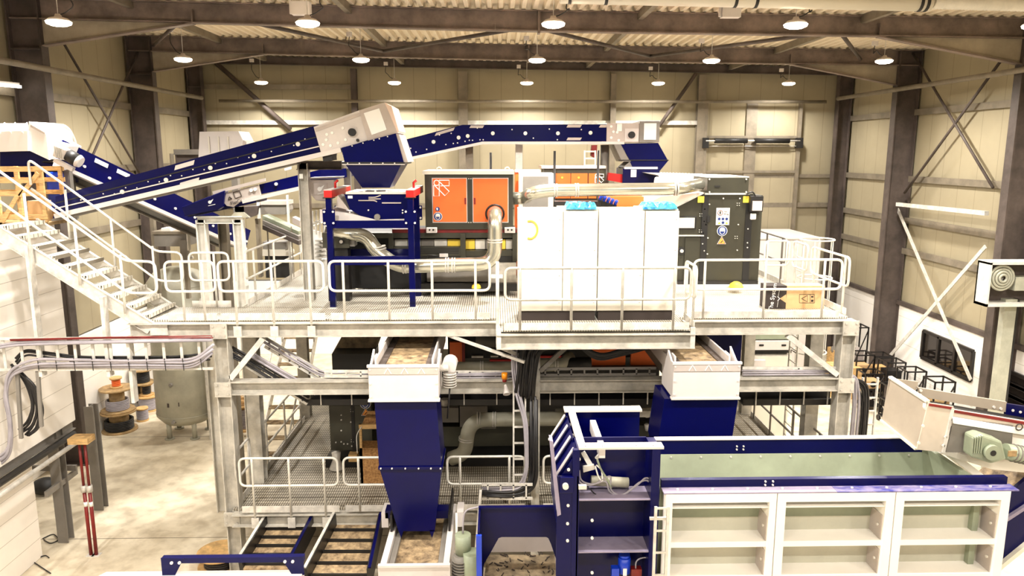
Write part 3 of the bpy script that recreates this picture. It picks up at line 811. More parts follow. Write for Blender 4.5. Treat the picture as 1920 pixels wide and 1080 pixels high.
cables(pl([(398, 636), (200, 642), (30, 645), (-20, 655)], Yc), 2, 0.026, 'cable', 'grey cables along the top rail of the cable ladder', (0, 0, 0.045))
cables(pl([(398, 632), (200, 634), (20, 637)], Yc - 0.02), 2, 0.012, 'darkred', 'dark red thin cables on the top rail of the cable ladder', (0, 0, 0.025))
cables(pl([(395, 668), (330, 674), (150, 672), (45, 660), (30, 678)], Y + 0.1), 3, 0.02, 'cabledark', 'black cables behind the rungs of the cable ladder', (0, 0, 0.045))
cables(pl([(30, 690), (60, 720), (72, 770), (60, 800), (45, 812)], Y + 0.12), 6, 0.024, 'cabledark', 'black cable loop hanging in front of the cabin wall', (-0.045, 0.02, 0.02))
for k, (px, a, b) in enumerate(((32, 695, 822), (70, 690, 800))):
    o = MB().bar(PY(px, a - 6, 13.45), PY(px + 8, b, 13.45), 0.06, 0.05, V((0, 1, 0))).build('perforated_hanger', 'midgrey'); tag(o, 'perforated upright by the hanging black cables, %s' % ('left one', 'right one')[k], 'bracket')
# cable runs below the upper deck front, left bay
Y = 13.95
def ladder(p0, p1, wdir, n, lab, m='galv', name='cable_ladder', r=0.02):
    p0, p1, wdir = V(p0), V(p1), V(wdir)
    t = thing(name, lab, 'cable tray', p0)
    for s_ in (0, 1): MB().bar(p0 + wdir * s_, p1 + wdir * s_, 0.03, 0.05).build('side_rail', m, t)
    for i in range(n):
        q = p0.lerp(p1, (i + 0.5) / n); MB().bar(q, q + wdir, 0.03, 0.03).build('rung', m, t)
    return t
def dz(v): return V((0, 0, v))
a, b = PY(495, 632, Y), PY(608, 700, Y)
ladder(a, b, (0, 0, -0.18), 6, 'sloping cable ladder left below the upper deck, upper one')
cables([a + V((0, -0.06, -0.05)), b + V((0, -0.06, -0.05)), PY(690, 702, Y - 0.06)], 3, 0.016, 'cable', 'grey cables descending the upper sloping cable ladder', (0, 0, -0.045))
a, b = PY(470, 662, Y - 0.1), PY(585, 733, Y - 0.1)
ladder(a, b, (-0.1, 0, -0.26), 6, 'sloping cable ladder left below the upper deck, lower one')
cables([PY(428, 655, Y - 0.15), a + V((-0.05, -0.05, -0.12)), b + V((-0.05, -0.05, -0.12))], 6, 0.018, 'cabledark', 'dark cables on the lower sloping cable ladder', (-0.01, 0, -0.04))
cables([PY(470, 663, Y - 0.2), PY(590, 735, Y - 0.2)], 3, 0.022, 'cable', 'pale cables along the edge of the lower sloping cable ladder', (0, 0, 0.04))
# horizontal cable ladders on the middle beam
Y = 13.72
ladder(PY(608, 696, Y), PY(690, 696, Y), (0, 0, -0.1), 3, 'short cable ladder on the middle beam left of the left conveyor')
ladder(PY(845, 697, Y), PY(965, 697, Y), (0, 0, -0.14), 5, 'cable ladder on the middle beam between left conveyor and black cables')
cables([PY(845, 704, Y - 0.04), PY(965, 704, Y - 0.04)], 3, 0.018, 'cable', 'pale cables on the middle beam right of the left conveyor', (0, 0, 0.035))
ladder(PY(1010, 692, Y), PY(1230, 690, Y), (0, 0, -0.12), 9, 'cable ladder on the middle beam left of the right conveyor', 'midgrey')
ladder(PY(1392, 690, Y), PY(1572, 690, Y), (0, 0, -0.14), 6, 'cable ladder on the middle beam right of the right conveyor')
cables([PY(1392, 700, Y - 0.04), PY(1572, 698, Y - 0.04)], 3, 0.018, 'cable', 'pale cables on the middle beam right of the right conveyor', (0, 0, 0.035))
for (x0, x1, lab) in ((575, 690, 'dark cable tray hung under the middle beam at the left'), (840, 962, 'dark cable tray hung under the middle beam at the middle'), (1008, 1235, 'dark cable tray hung under the middle beam right of the centre post'), (1392, 1570, 'dark cable tray hung under the middle beam at the right')):
    t = thing('hung_tray', lab, 'cable tray', PY(x0, 760, 14.0))
    a, b = PY(x0, 757, 14.0), PY(x1, 757, 14.0)
    mb = MB(); mb.box(a.x, b.x, 13.95, 14.35, a.z - 0.02, a.z); mb.box(a.x, b.x, 13.95, 13.97, a.z, a.z + 0.1); mb.box(a.x, b.x, 14.33, 14.35, a.z, a.z + 0.2); mb.build('tray', 'blackmetal', t)
    k = int((x1 - x0) / 42)
    for i in range(k):
        xx = a.x + (b.x - a.x) * (i + 0.5) / k
        MB().bar((xx, 13.93, a.z), (xx, 13.93, 4.84), 0.02, 0.03, V((0, 1, 0))).build('hanger', 'galv', t)
# the thick black cable drop behind the centre and the vertical ladder
Yv = 13.3
cables([V((1.6, 13.25, 5.86)), V((0.62, 13.25, 5.84)), PY(990, 690, 13.25), PY(985, 745, 13.25)], 9, 0.034, 'cabledark', 'thick black cable bundle hanging down behind the balcony', (0.038, 0.012, -0.02), rad=0.5)
cables([V((1.5, 13.3, 5.84)), PY(1120, 672, 13.3), PY(1200, 650, 13.3), PY(1240, 640, 13.3)], 6, 0.03, 'cabledark', 'black cable swag under the balcony toward the right conveyor', (0, 0.05, -0.03), rad=0.4)
cables([PY(1001, 745, 13.3), PY(1002, 890, 13.3), PY(995, 915, 13.25), PY(965, 928, 13.2), PY(905, 926, 13.15)], 5, 0.026, 'cabledark', 'black cables running down beside the centre post', (0.03, 0, -0.02), rad=0.3)
a, b = PY(963, 630, Yv), PY(963, 905, Yv)
wv = PY(985, 760, Yv) - PY(963, 760, Yv)
b = V((a.x, Yv, b.z))
ladder(a, b, (wv.x, 0, 0), 9, 'vertical cable ladder left of the centre post')
cables([PY(965, 630, Yv - 0.08), PY(964, 700, Yv - 0.08), PY(972, 745, Yv - 0.08), PY(987, 790, Yv - 0.08), PY(988, 880, Yv - 0.08), PY(975, 915, Yv - 0.08), PY(905, 918, Yv - 0.08)], 3, 0.02, 'cable', 'pale cables running down the vertical cable ladder', (0.03, 0, -0.02), rad=0.25)
a = PY(903, 930, Yv); b = PY(998, 930, Yv)
ladder((a.x, Yv - 0.1, a.z), (b.x, Yv - 0.1, b.z), (0, 0, 0.28), 4, 'cable ladder elbow at the foot of the vertical ladder')
o = MB().bar(PY(901, 920, Yv - 0.2), PY(888, 1085, Yv - 0.2), 0.05, 0.08, V((0, 1, 0))).build('cable_duct', 'galv'); tag(o, 'narrow vertical cable duct left of the blue chute housing', 'cable tray')
# amber beacon on the middle beam
p = PY(946, 712, 13.5)
t = thing('beacon_lamp', 'amber beacon on the middle beam left of the vertical ladder', 'beacon', p)
MB().cyl(p + dz(0.02), p + dz(0.13), 0.055, 14).build('dome', 'amber', t)
MB().cyl(p + dz(-0.04), p + dz(0.02), 0.04, 12).build('base', 'darkred', t)
q = PY(948, 722, 13.45); MB().lathe(q, V((0.02, -0.12, -0.14)), [(0.03, 0), (0.04, 0.4), (0.07, 1), (0.05, 1), (0, 0.8)], 12).build('horn', 'white', t)
# caged ladder outside the right end
lx, ly = XPR + 0.55, 16.4
t = thing('caged_ladder', 'galvanised caged ladder outside the right end of the platform', 'ladder', (lx, ly, FZ))
for s_ in (-0.22, 0.22): MB().cyl((XPR + 0.12, ly + s_, FZ), (XPR + 0.12, ly + s_, D1 + 1.1), 0.025, 8).build('stile', 'galvlite', t)
for k in range(20): MB().cyl((XPR + 0.12, ly - 0.22, FZ + 0.3 + k * 0.3), (XPR + 0.12, ly + 0.22, FZ + 0.3 + k * 0.3), 0.013, 6).build('rung', 'galvlite', t)
for k in range(5):
    zz = D1 + 1.15 - k * 0.85
    pts = [(XPR + 0.12 + 0.36 * (1 - math.cos(a_)), ly - 0.36 * math.sin(a_), zz) for a_ in [math.pi * 2 * q / 24 for q in range(24)]]
    MB().tube(pts, 0.018, 6, closed=True).build('hoop', 'galvlite', t)
for k in range(5):
    a_ = math.pi * 2 * (k + 1) / 6
    q = V((XPR + 0.12 + 0.36 * (1 - math.cos(a_)), ly - 0.36 * math.sin(a_), 0)); MB().bar(q + dz(D1 + 1.15), q + dz(D1 + 1.15 - 3.4), 0.03, 0.012, V((1, 0, 0))).build('cage_strap', 'galvlite', t)
# vertical cable run beside the right front column
a = PY(1608, 716, 14.2)
ladder((a.x + 0.1, 14.2, FZ), (a.x + 0.1, 14.2, 4.9), (0.3, 0, 0), 14, 'vertical cable ladder right of the front right column')
cables([PY(1590, 712, 14.1), PY(1618, 722, 14.1), PY(1622, 760, 14.1), V((PY(1622, 760, 14.1).x, 14.1, FZ))], 5, 0.024, 'cabledark', 'black cables bending down right of the front right column', (0.03, 0, 0.03), rad=0.3)
cables([PY(1570, 703, 14.0), PY(1604, 706, 14.0), PY(1606, 750, 14.0), V((PY(1606, 750, 14).x, 14.0, FZ))], 3, 0.026, 'cable', 'pale cables bending down right of the front right column', (0.05, 0, 0.03), rad=0.2)
# ================================================================ MACHINES ON THE UPPER DECK
def pp(pts, Y): return [PY(a, b, Y) for a, b in pts]
def prismP(pts, Y, depth, mb=None):
    mb = mb or MB(); mb.prism(pp(pts, Y), (0, depth, 0)); return mb
def rectP(x0, x1, y0, y1, Y, depth, mb=None):
    a, b = PY(x0, y0, Y), PY(x1, y1, Y); mb = mb or MB()
    return mb.box(min(a.x, b.x), max(a.x, b.x), Y, Y + depth, min(a.z, b.z), max(a.z, b.z))
def disc(c, r, t, m, name, parent, d=V((0, -1, 0)), n=20):
    return MB().cyl(V(c), V(c) + V(d) * t, r, n).build(name, m, parent)
FR = V((0, -1, 0))
def goggle_sign(px, py, Y, r, lab):
    p = PY(px, py, Y); t = thing('safety_sign', lab, 'sign', p)
    MB().cyl(p, p + FR * 0.006, r, 24).build('rim', 'stick', t)
    MB().cyl(p + FR * 0.006, p + FR * 0.009, r * 0.9, 24).build('disc', 'signblue', t)
    q = p + FR * 0.010
    head = [(q.x + r * a, q.y, q.z + r * b) for a, b in ((-.55, .1), (-.5, .45), (-.25, .68), (.25, .68), (.5, .45), (.55, .1), (.5, -.35), (.2, -.7), (-.2, -.7), (-.5, -.35))]
    MB().prism(head, FR * 0.003).build('head_symbol', 'stick', t)
    mask = [(q.x + r * a, q.y - 0.004, q.z + r * b) for a, b in ((-.42, -.08), (.42, -.08), (.36, -.38), (.12, -.58), (-.12, -.58), (-.36, -.38))]
    MB().prism(mask, FR * 0.002).build('mask_symbol', 'signblue', t)
    MB().box(q.x - r * .4, q.x + r * .4, q.y - 0.006, q.y - 0.004, q.z + r * .0, q.z + r * .12).build('goggle_symbol', 'grey', t)
    return t
def tri_sign(px, py, Y, r, lab):
    p = PY(px, py, Y); t = thing('warning_sign', lab, 'sign', p)
    def tri(k, o): return [(p.x + r * k * a, p.y - o, p.z + r * k * b - r * 0.1 * (1 - k)) for a, b in ((-.95, -.7), (.95, -.7), (0, .95))]
    MB().prism(tri(1, 0), FR * 0.004).build('rim', 'stick', t)
    MB().prism(tri(.9, .004), FR * 0.002).build('border', 'darkred', t)
    MB().prism(tri(.74, .006), FR * 0.002).build('field', 'signorange', t)
    MB().bar((p.x - r * .22, p.y - .009, p.z - r * .42), (p.x + r * .22, p.y - .009, p.z + r * .05), r * .16, 0.003, V((0, 1, 0))).build('hand_symbol', 'print', t)
    return t

# ---- cream switch cabinets on the balcony
Yc = 13.45
top = 8.29
def cabinet(xs, lab):
    x0, x1 = xs[0], xs[-1]
    t = thing('switch_cabinet', lab, 'cabinet', ((x0 + x1) / 2, 13.75, D1), 'switch cabinets on the balcony')
    MB().box(x0 + 0.015, x1 - 0.015, Yc + 0.06, Yc + 0.62, D1 + 0.17, top).build('body', 'cabinet', t)
    MB().box(x0 + 0.03, x1 - 0.03, Yc + 0.04, Yc + 0.6, D1, D1 + 0.17).build('plinth', 'print', t)
    for a, b in zip(xs, xs[1:]):
        d = MB().box(a + 0.008, b - 0.008, Yc, Yc + 0.055, D1 + 0.19, top - 0.03).build('door', 'cabinet', t, bevel=0.006)
        mb = MB(); mb.bolts([(xx, Yc, D1 + 0.19 + 1.85 * k) for xx in (b - 0.06,) for k in (0.08, 0.35, 0.6, 0.9)], 0.008, h=0.004); mb.build('screw', 'midgrey', d)
    return t
xs = [XA(q, 500, Yc) for q in (970, 1055, 1120.5, 1207, 1271)]
c1 = cabinet(xs[:3], 'cream two-door switch cabinet on the balcony, left one')
c2 = cabinet(xs[2:], 'cream two-door switch cabinet on the balcony, right one')
p = PY(992, 431, Yc - 0.012)
pts = [(p.x + 0.13 * math.cos(a) + 0.02, p.y, p.z + 0.16 * math.sin(a)) for a in [math.radians(q) for q in range(-110, 120, 20)]]
MB().tube(pts, 0.018, 6).build('yellow_mark', 'yellow', c1)
for (t, px) in ((c1, 1053), (c2, 1197)):
    rectP(px - 9, px + 9, 386, 393, Yc + 0.1, 0.04).build('lifting_bracket', 'cabinet', t)
def film(x0, x1, Y0, Y1, z, lab, hang):
    random.seed(int(x0 * 100)); nx, ny = 14, 8; mb = MB(); vs_ = []
    for s_ in (1, 0):
        for j in range(ny + 1):
            for i in range(nx + 1):
                x = x0 + (x1 - x0) * i / nx + random.uniform(-.015, .015); y = Y0 + (Y1 - Y0) * j / ny + random.uniform(-.015, .015)
                e = min(i, nx - i, j, ny - j)
                vs_.append((x, y, z + (0.0 if s_ == 0 else (0.03 if e == 0 else 0.10) + random.uniform(-.02, .025))))
    N = (nx + 1) * (ny + 1); fs = []
    for j in range(ny):
        for i in range(nx):
            a = j * (nx + 1) + i; fs.append((a, a + 1, a + nx + 2, a + nx + 1)); fs.append((N + a, N + a + nx + 1, N + a + nx + 2, N + a + 1))
    ring = [i for i in range(nx + 1)] + [j * (nx + 1) + nx for j in range(1, ny + 1)] + [ny * (nx + 1) + i for i in range(nx - 1, -1, -1)] + [j * (nx + 1) for j in range(ny - 1, 0, -1)]
    for a, b in zip(ring, ring[1:] + ring[:1]): fs.append((a, N + a, N + b, b))
    mb.add(vs_, fs)
    o = mb.build('plastic_film', 'cyan'); return tag(o, lab, 'film')
film(XA(1062, 390, 13.5), XA(1118, 390, 13.5), 13.44, 13.95, top, 'crumpled cyan film lying on top of the left cream cabinet', True)
film(XA(1206, 390, 13.5), XA(1269, 390, 13.5), 13.44, 13.95, top, 'folded cyan film lying on top of the right cream cabinet', True)

# ---- blue steel frame with red beam ends
Yb = 14.7
xl, xr = -3.245, -1.665
zt = 8.42
bf = thing('feeder_gantry', 'blue four post gantry with red beam ends under the blue hopper', 'frame', ((xl + xr) / 2, 15.5, D1))
for yy in (Yb, 15.82):
    for xx in (xl, xr):
        MB().box(xx - 0.055, xx + 0.055, yy, yy + 0.11, D1, zt).build('post', 'blue', bf)
        g = MB().box(xx - 0.12, xx + 0.12, yy - 0.012, yy, zt - 0.52, zt - 0.22).build('gusset', 'blue', bf)
        MB().bolts([(xx + a, yy - 0.012, zt - 0.37 + b) for a in (-.085, .085) for b in (-.11, .11)], 0.022).build('bolt', 'bolt', g)
        MB().box(xx - 0.09, xx + 0.09, yy - 0.06, yy + 0.14, D1, D1 + 0.015).build('foot_plate', 'galv', bf)
    for (ya, yb_) in ((414, 428), (481, 497)):
        z0, z1 = ZA(700, yb_, Yb), ZA(700, ya, Yb)
        MB().box(xl + 0.05, xr - 0.05, yy + 0.01, yy + 0.1, z0, z1).build('cross_beam', 'blue', bf)
for xx in (xl, xr):
    MB().box(xx - 0.075, xx + 0.075, Yb - 0.02, 16.6, zt + 0.015, zt + 0.15).build('top_beam', 'red', bf)
    MB().box(xx - 0.1, xx + 0.1, Yb - 0.04, Yb + 0.2, zt, zt + 0.015).build('cap_plate', 'blackmetal', bf)
    MB().box(xx - 0.075, xx + 0.075, Yb - 0.015, 16.6, zt + 0.15, zt + 0.165).build('top_strip', 'white', bf)
    MB().tube([(xx, 15.4, zt + 0.165), (xx, 15.4, zt + 0.27), (xx + 0.06, 15.4, zt + 0.32)], 0.025, 8).build('spring_pin', 'red', bf)
# ---- blue feeder box between the posts
fb = thing('vibrating_feeder', 'blue feeder box with white rim hanging in the blue frame', 'feeder', (-2.4, 15.5, zt - 0.5))
Yf = 14.95
prismP([(645, 364), (768, 362), (768, 416), (690, 414), (656, 392)], Yf, 1.1).build('trough', 'blue', fb)
rectP(648, 764, 360, 364, Yf - 0.03, 1.16).build('rim', 'white', fb)
mb = MB(); mb.bolts([PY(x, 358.5, Yf) for x in (662, 683, 704, 725, 748)], 0.022); mb.build('bolt', 'bolt', fb)
prismP([(600, 393), (655, 400), (705, 412), (768, 410), (768, 416), (600, 416)], Yf - 0.02, 0.9).build('tray', 'white', fb)
prismP([(633, 366), (655, 394), (630, 388)], Yf + 0.02, 0.5).build('side_plate', 'grey', fb)
for y0, x0, x1, y1, x2 in ((370, 691, 704, 366, 714), (373, 691, 704, 373, 714), (376, 672, 702, 378.5, 707)):
    MB().tube(fillet([PY(x0, y0, Yf - 0.008), PY(x1, y0, Yf - 0.008), PY(x2, y1, Yf - 0.008)], 0.05), 0.012, 6).build('logo_stroke', 'grey', fb)
rectP(716, 752, 379.5, 381.5, Yf - 0.02, 0.03).build('handle', 'grey', fb)
rectP(652, 661, 367, 372, Yf - 0.006, 0.01).build('label', 'stick', fb)
mb = MB(); mb.bolts([PY(x, y, Yf) for x, y in ((755, 394), (691, 394), (656, 398), (755, 399))], 0.016); mb.build('rivet', 'bolt', fb)
mb = MB(); q = PY(707, 407, Yf - 0.05); mb.cyl(q, q + V((0, 0.1, 0)), 0.06, 14); mb.build('vibration_motor', 'midgrey', fb)

# ---- generic inclined conveyor seen from the side
def conveyor(name, lab, top, bot, Y, width, parent=None, belt='black'):
    """top, bot: matching pixel polylines of the near side plate's upper and lower edge at depth Y"""
    p0 = PY(*bot[0], Y)
    t = thing(name, lab, 'conveyor', V((p0.x, Y + width / 2, p0.z)))
    T, B = pp(top, Y), pp(bot, Y)
    for yy, nm in ((0, 'side_plate'), (width - 0.04, 'side_plate')):
        mb = MB()
        for i in range(len(T) - 1):
            quad = [T[i], T[i + 1], B[i + 1], B[i]]
            mb.prism([q + V((0, yy, 0)) for q in quad], (0, 0.04, 0))
        mb.build(nm, 'blue', t)
    mb = MB()
    for i in range(len(T) - 1):
        for a in (0.22,):
            u, v = T[i].lerp(B[i], a), T[i + 1].lerp(B[i + 1], a)
            mb.add([u + V((0, 0.04, 0)), v + V((0, 0.04, 0)), v + V((0, width - 0.04, 0)), u + V((0, width - 0.04, 0))], [(0, 1, 2, 3)])
            u, v = T[i].lerp(B[i], a + .06), T[i + 1].lerp(B[i + 1], a + .06)
            mb.add([u + V((0, 0.04, 0)), v + V((0, 0.04, 0)), v + V((0, width - 0.04, 0)), u + V((0, width - 0.04, 0))], [(3, 2, 1, 0)])
    mb.build('belt', belt, t)
    return t, T, B
def along(A, B, px, Y, dy=0):
    """point on the pixel segment A-B at column px, at depth Y"""
    f = (px - A[0]) / (B[0] - A[0]); return PY(px, A[1] + (B[1] - A[1]) * f + dy, Y)
# main conveyor
Y1 = 15.0
t, T, B = conveyor('belt_conveyor', 'long blue belt conveyor rising from the left to the hood over the hopper', [(104, 368), (140, 358), (597, 234)], [(104, 403), (140, 394), (600, 287)], Y1, 0.95)
def lerp2(a, b, f): return (a[0] + (b[0] - a[0]) * f, a[1] + (b[1] - a[1]) * f)
def stripe(par, L0, L1, Y, w, d, m, nm):
    a, b = PY(*L0, Y), PY(*L1, Y)
    MB().bar(a + V((0, 0, 0)), b, d, w).build(nm, m, par)
stripe(t, (104, 405), (640, 281), Y1 - 0.02, 0.09, 0.10, 'white', 'bottom_flange')
stripe(t, (104, 391), (600, 274), Y1 - 0.015, 0.022, 0.03, 'white', 'edge_strip')
stripe(t, (104, 412), (560, 305), Y1 + 0.2, 0.05, 0.3, 'midgrey', 'under_rail')
stripe(t, (104, 381), (597, 256), Y1 - 0.008, 0.02, 0.012, 'blackmetal', 'groove')
A0, B0 = (140, 358), (597, 234)
for px in (230, 312, 395, 477, 559):
    q = along(A0, B0, px, Y1, 26); disc(q, 0.042, 0.025, 'bolt', 'roller_cap', t)
k = 0
for px in range(152, 590, 21):
    q = along(A0, B0, px, Y1, 16 + (10 if k % 2 else 4)); disc(q, 0.013, 0.012, 'bolt', 'rivet', t, n=8); k += 1
def sticker(par, x0, x1, base, dy, h, Y, m='stick', sl=None):
    sl = sl if sl is not None else (base[1][1] - base[0][1]) / (base[1][0] - base[0][0])
    y0 = base[0][1] + (x0 - base[0][0]) * sl + dy; y1 = base[0][1] + (x1 - base[0][0]) * sl + dy
    MB().prism([PY(x0 + 2, y0, Y), PY(x1, y1, Y), PY(x1 - 2, y1 + h, Y), PY(x0, y0 + h, Y)], FR * 0.004).build('label_plate', m, par)
sticker(t, 327, 365, (A0, B0), 3, 9, Y1 - 0.001, 'white'); sticker(t, 336, 374, (A0, B0), 38, 8, Y1 - 0.03, 'white')
# grey head with hood
hd = prismP([(588, 238), (676, 206), (692, 262), (603, 290)], Y1 - 0.03, 1.02).build('head_frame', 'white', t)
prismP([(590, 241), (675, 211), (676, 217), (592, 247)], Y1 - 0.045, 0.015).build('fold', 'grey', hd)
prismP([(673, 207), (721, 192), (746, 249), (690, 264)], Y1 - 0.06, 1.08).build('hood', 'grey', hd)
w_ = prismP([(682, 212), (711, 203), (725, 243), (697, 253)], Y1 - 0.075, 0.015).build('window', 'acryl', hd)
prismP([(721, 192), (734, 199), (748, 246), (745, 249)], Y1 - 0.06, 1.1).build('end_plate', 'pink', hd)
prismP([(652, 243), (668, 238), (671, 252), (655, 256)], Y1 - 0.05, 0.02).build('bearing_plate', 'white', hd)
q = PY(661, 248, Y1 - 0.05); MB().cyl(q, q + FR * 0.08, 0.075, 14).build('bearing', 'black', hd)
q = PY(671, 263, Y1 - 0.03); MB().cyl(q, q + FR * 0.03, 0.03, 10).build('shaft_hole', 'black', hd)
mb = MB(); mb.bolts([PY(x, y, Y1 - 0.03) for x, y in ((613, 252), (623, 249), (612, 262), (620, 273), (634, 268), (643, 240), (648, 262), (606, 271))], 0.03); mb.build('cap', 'stick', hd)
for x, y in ((608, 284), (640, 275)): prismP([(x, y), (x + 14, y - 4), (x + 10, y + 16), (x + 2, y + 18)], Y1 + 0.05, 0.6).build('mount', 'white', hd)
prismP([(604, 290), (622, 285), (624, 300), (606, 303)], Y1 + 0.0, 0.4).build('motor', 'blackmetal', hd)
# hopper below the hood
hp = thing('feed_hopper', 'glossy blue feed hopper under the hood of the long conveyor', 'hopper', PY(700, 350, Y1))
YH = Y1 - 0.1; dH = 1.1
prismP([(640, 277), (742, 250), (757, 304), (646, 304)], YH, dH).build('upper_shell', 'glossblue', hp)
prismP([(741, 251), (748, 252), (765, 304), (755, 304)], YH + 0.02, dH - 0.04).build('side_flange', 'grey', hp)
rectP(641, 759, 304, 308, YH - 0.04, dH + 0.08).build('flange', 'blackmetal', hp)
rectP(641, 759, 307.5, 309, YH - 0.05, 0.02).build('flange_edge', 'white', hp)
a = pp([(648, 309), (752, 309)], YH); b = pp([(681, 356), (733, 348)], YH + 0.25); zz = b[1].z
q0 = [a[0], a[1], a[1] + V((0, dH, 0)), a[0] + V((0, dH, 0))]
b0 = PY(679, 352, YH + 0.2); b1 = PY(731, 352, YH + 0.2)
q1 = [b0, b1, b1 + V((0, 0.7, 0)), b0 + V((0, 0.7, 0))]
MB().loft(q0, q1).build('lower_cone', 'blue', hp)
mb = MB(); mb.bolts([PY(x, 306, YH - 0.04) for x in range(652, 755, 22)], 0.013); mb.bolts([PY(640 + f * 102, 278 - 27 * f + 1, YH) for f in (.2, .4, .6, .7, .85)], 0.013); mb.build('bolt', 'bolt', hp)
# far conveyor with kink
Y2 = 20.4
t, T, B = conveyor('belt_conveyor', 'far blue belt conveyor with a kink, running level to the right', [(748, 265), (867, 234), (1140, 233)], [(756, 297), (905, 265), (1140, 265)], Y2, 0.95)
stripe(t, (756, 300), (905, 268), Y2 - 0.02, 0.07, 0.1, 'white', 'bottom_flange'); stripe(t, (903, 268), (1170, 268), Y2 - 0.02, 0.07, 0.1, 'white', 'bottom_flange')
for x, y in ((813, 266), (860, 258), (877, 255), (924, 250), (985, 250), (1046, 250), (1107, 249)): disc(PY(x, y, Y2), 0.05, 0.03, 'bolt', 'roller_cap', t)
for x, y in ((836, 271), (850, 269), (858, 268), (872, 265), (880, 263), (886, 263), (900, 262), (906, 262), (1000, 259), (1045, 262), (960, 243), (1030, 242), (1090, 243), (800, 280), (780, 285), (770, 278), (824, 253), (846, 250), (895, 240)): disc(PY(x, y, Y2), 0.018, 0.014, 'bolt', 'rivet', t, n=8)
for x0, x1, y0, h, sl in ((880, 908, 235, 5, 0), (1062, 1091, 234, 5, 0), (1062, 1091, 258, 5, 0), (1123, 1150, 234, 5, 0), (815, 853, 249, 6, -.27)):
    MB().prism([PY(x0 + 3, y0, Y2), PY(x1, y0 + (x1 - x0) * sl, Y2), PY(x1 - 3, y0 + h + (x1 - x0) * sl, Y2), PY(x0, y0 + h, Y2)], FR * 0.006).build('label_plate', 'grey', t)
hd = rectP(1138, 1201, 231, 267, Y2 - 0.04, 1.03).build('head_frame', 'grey', t)
rectP(1200, 1236, 227, 267, Y2 - 0.08, 1.1).build('hood', 'midgrey', hd)
rectP(1208, 1230, 231, 262, Y2 - 0.1, 0.02).build('window', 'acryl', hd)
rectP(1172, 1197, 241, 265, Y2 - 0.055, 0.02).build('bearing_plate', 'white', hd)
q = PY(1184, 253, Y2 - 0.055); MB().cyl(q, q + FR * 0.08, 0.09, 14).build('bearing', 'black', hd)
rectP(1157, 1166, 232, 246, Y2 - 0.06, 0.02).build('label', 'stick', hd)
mb = MB(); mb.bolts([PY(x, y, Y2 - 0.04) for x, y in ((1150, 247), (1157, 248), (1146, 258), (1160, 263), (1146, 237))], 0.035); mb.build('cap', 'stick', hd)
hp = thing('feed_hopper', 'small blue feed hopper under the grey head of the far conveyor', 'hopper', PY(1200, 330, Y2))
prismP([(1162, 269), (1234, 268), (1252, 300), (1180, 300)], Y2 - 0.05, 1.0).build('upper_shell', 'blue', hp)
prismP([(1151, 270), (1163, 269), (1183, 303), (1166, 303)], Y2 - 0.05, 1.0).build('side_flange', 'midgrey', hp)
prismP([(1180, 301), (1254, 300), (1236, 322), (1190, 322)], Y2 - 0.03, 0.96).build('lower_cone', 'blue', hp)
prismP([(1168, 314), (1181, 303), (1192, 322), (1180, 322)], Y2 - 0.02, 0.9).build('lower_flange', 'midgrey', hp)
rectP(1160, 1254, 299.5, 301, Y2 - 0.07, 0.03).build('flange', 'blackmetal', hp)
fb2 = thing('vibrating_feeder', 'dark blue feeder box below the small far hopper', 'feeder', PY(1200, 342, Y2))
rectP(1168, 1236, 316, 343, Y2 - 0.1, 1.1).build('trough', 'blue', fb2)
rectP(1171, 1233, 313, 317, Y2 - 0.12, 0.5).build('cover_film', 'stick', fb2)
rectP(1183, 1193, 318, 332, Y2 - 0.11, 0.01).build('label', 'stick', fb2)
prismP([(1142, 324), (1168, 327), (1168, 343), (1140, 338)], Y2 - 0.0, 0.3).build('beam_end', 'red', fb2)
# posts carrying the far conveyor
for px, y0, y1, m, wd, lab in ((880, 274, 330, 'girt', 0.2, 'grey post under the kink of the far conveyor'), (973, 271, 330, 'galvlite', 0.19, 'pale post under the middle of the far conveyor'), (1134, 272, 350, 'midgrey', 0.17, 'round grey post under the head of the far conveyor')):
    p = PY(px, y0, 20.9); z1 = D1
    mb = MB()
    if px == 1134: mb.cyl((p.x, p.y, z1), p, wd / 2 + 0.03, 12)
    else: mb.ibeam((p.x, p.y, z1), p, wd, wd, up=V((0, 1, 0)))
    o = mb.build('conveyor_post', m); tag(o, lab, 'post')
for px, y0 in ((920, 286), (1040, 283), (1122, 282)):
    p = PY(px, y0, 18.6); o = MB().cyl((p.x, p.y, D1), p, 0.03, 8).build('dark_rod', 'blackmetal'); tag(o, 'thin dark upright rod standing before the back wall, at %s' % {920: 'the orange cabinet', 1040: 'the far orange cabinet, left', 1122: 'the far orange cabinet, right'}[px], 'rod')
# ladder frame at the far post
lf = thing('access_ladder', 'small white ladder beside the round grey post of the far conveyor', 'ladder', PY(1104, 345, 20.0))
for x in (1096, 1116): MB().bar(PY(x, 282, 20), PY(x, 350, 20), 0.04, 0.04, V((0, 1, 0))).build('stile', 'white', lf)
for y in (284, 297, 310, 322, 335): MB().bar(PY(1096, y, 20), PY(1116, y, 20), 0.03, 0.04).build('rung', 'galv', lf)
prismP([(1110, 272), (1120, 272), (1118, 298), (1108, 292)], 20.1, 0.2).build('motor', 'darkred', lf)

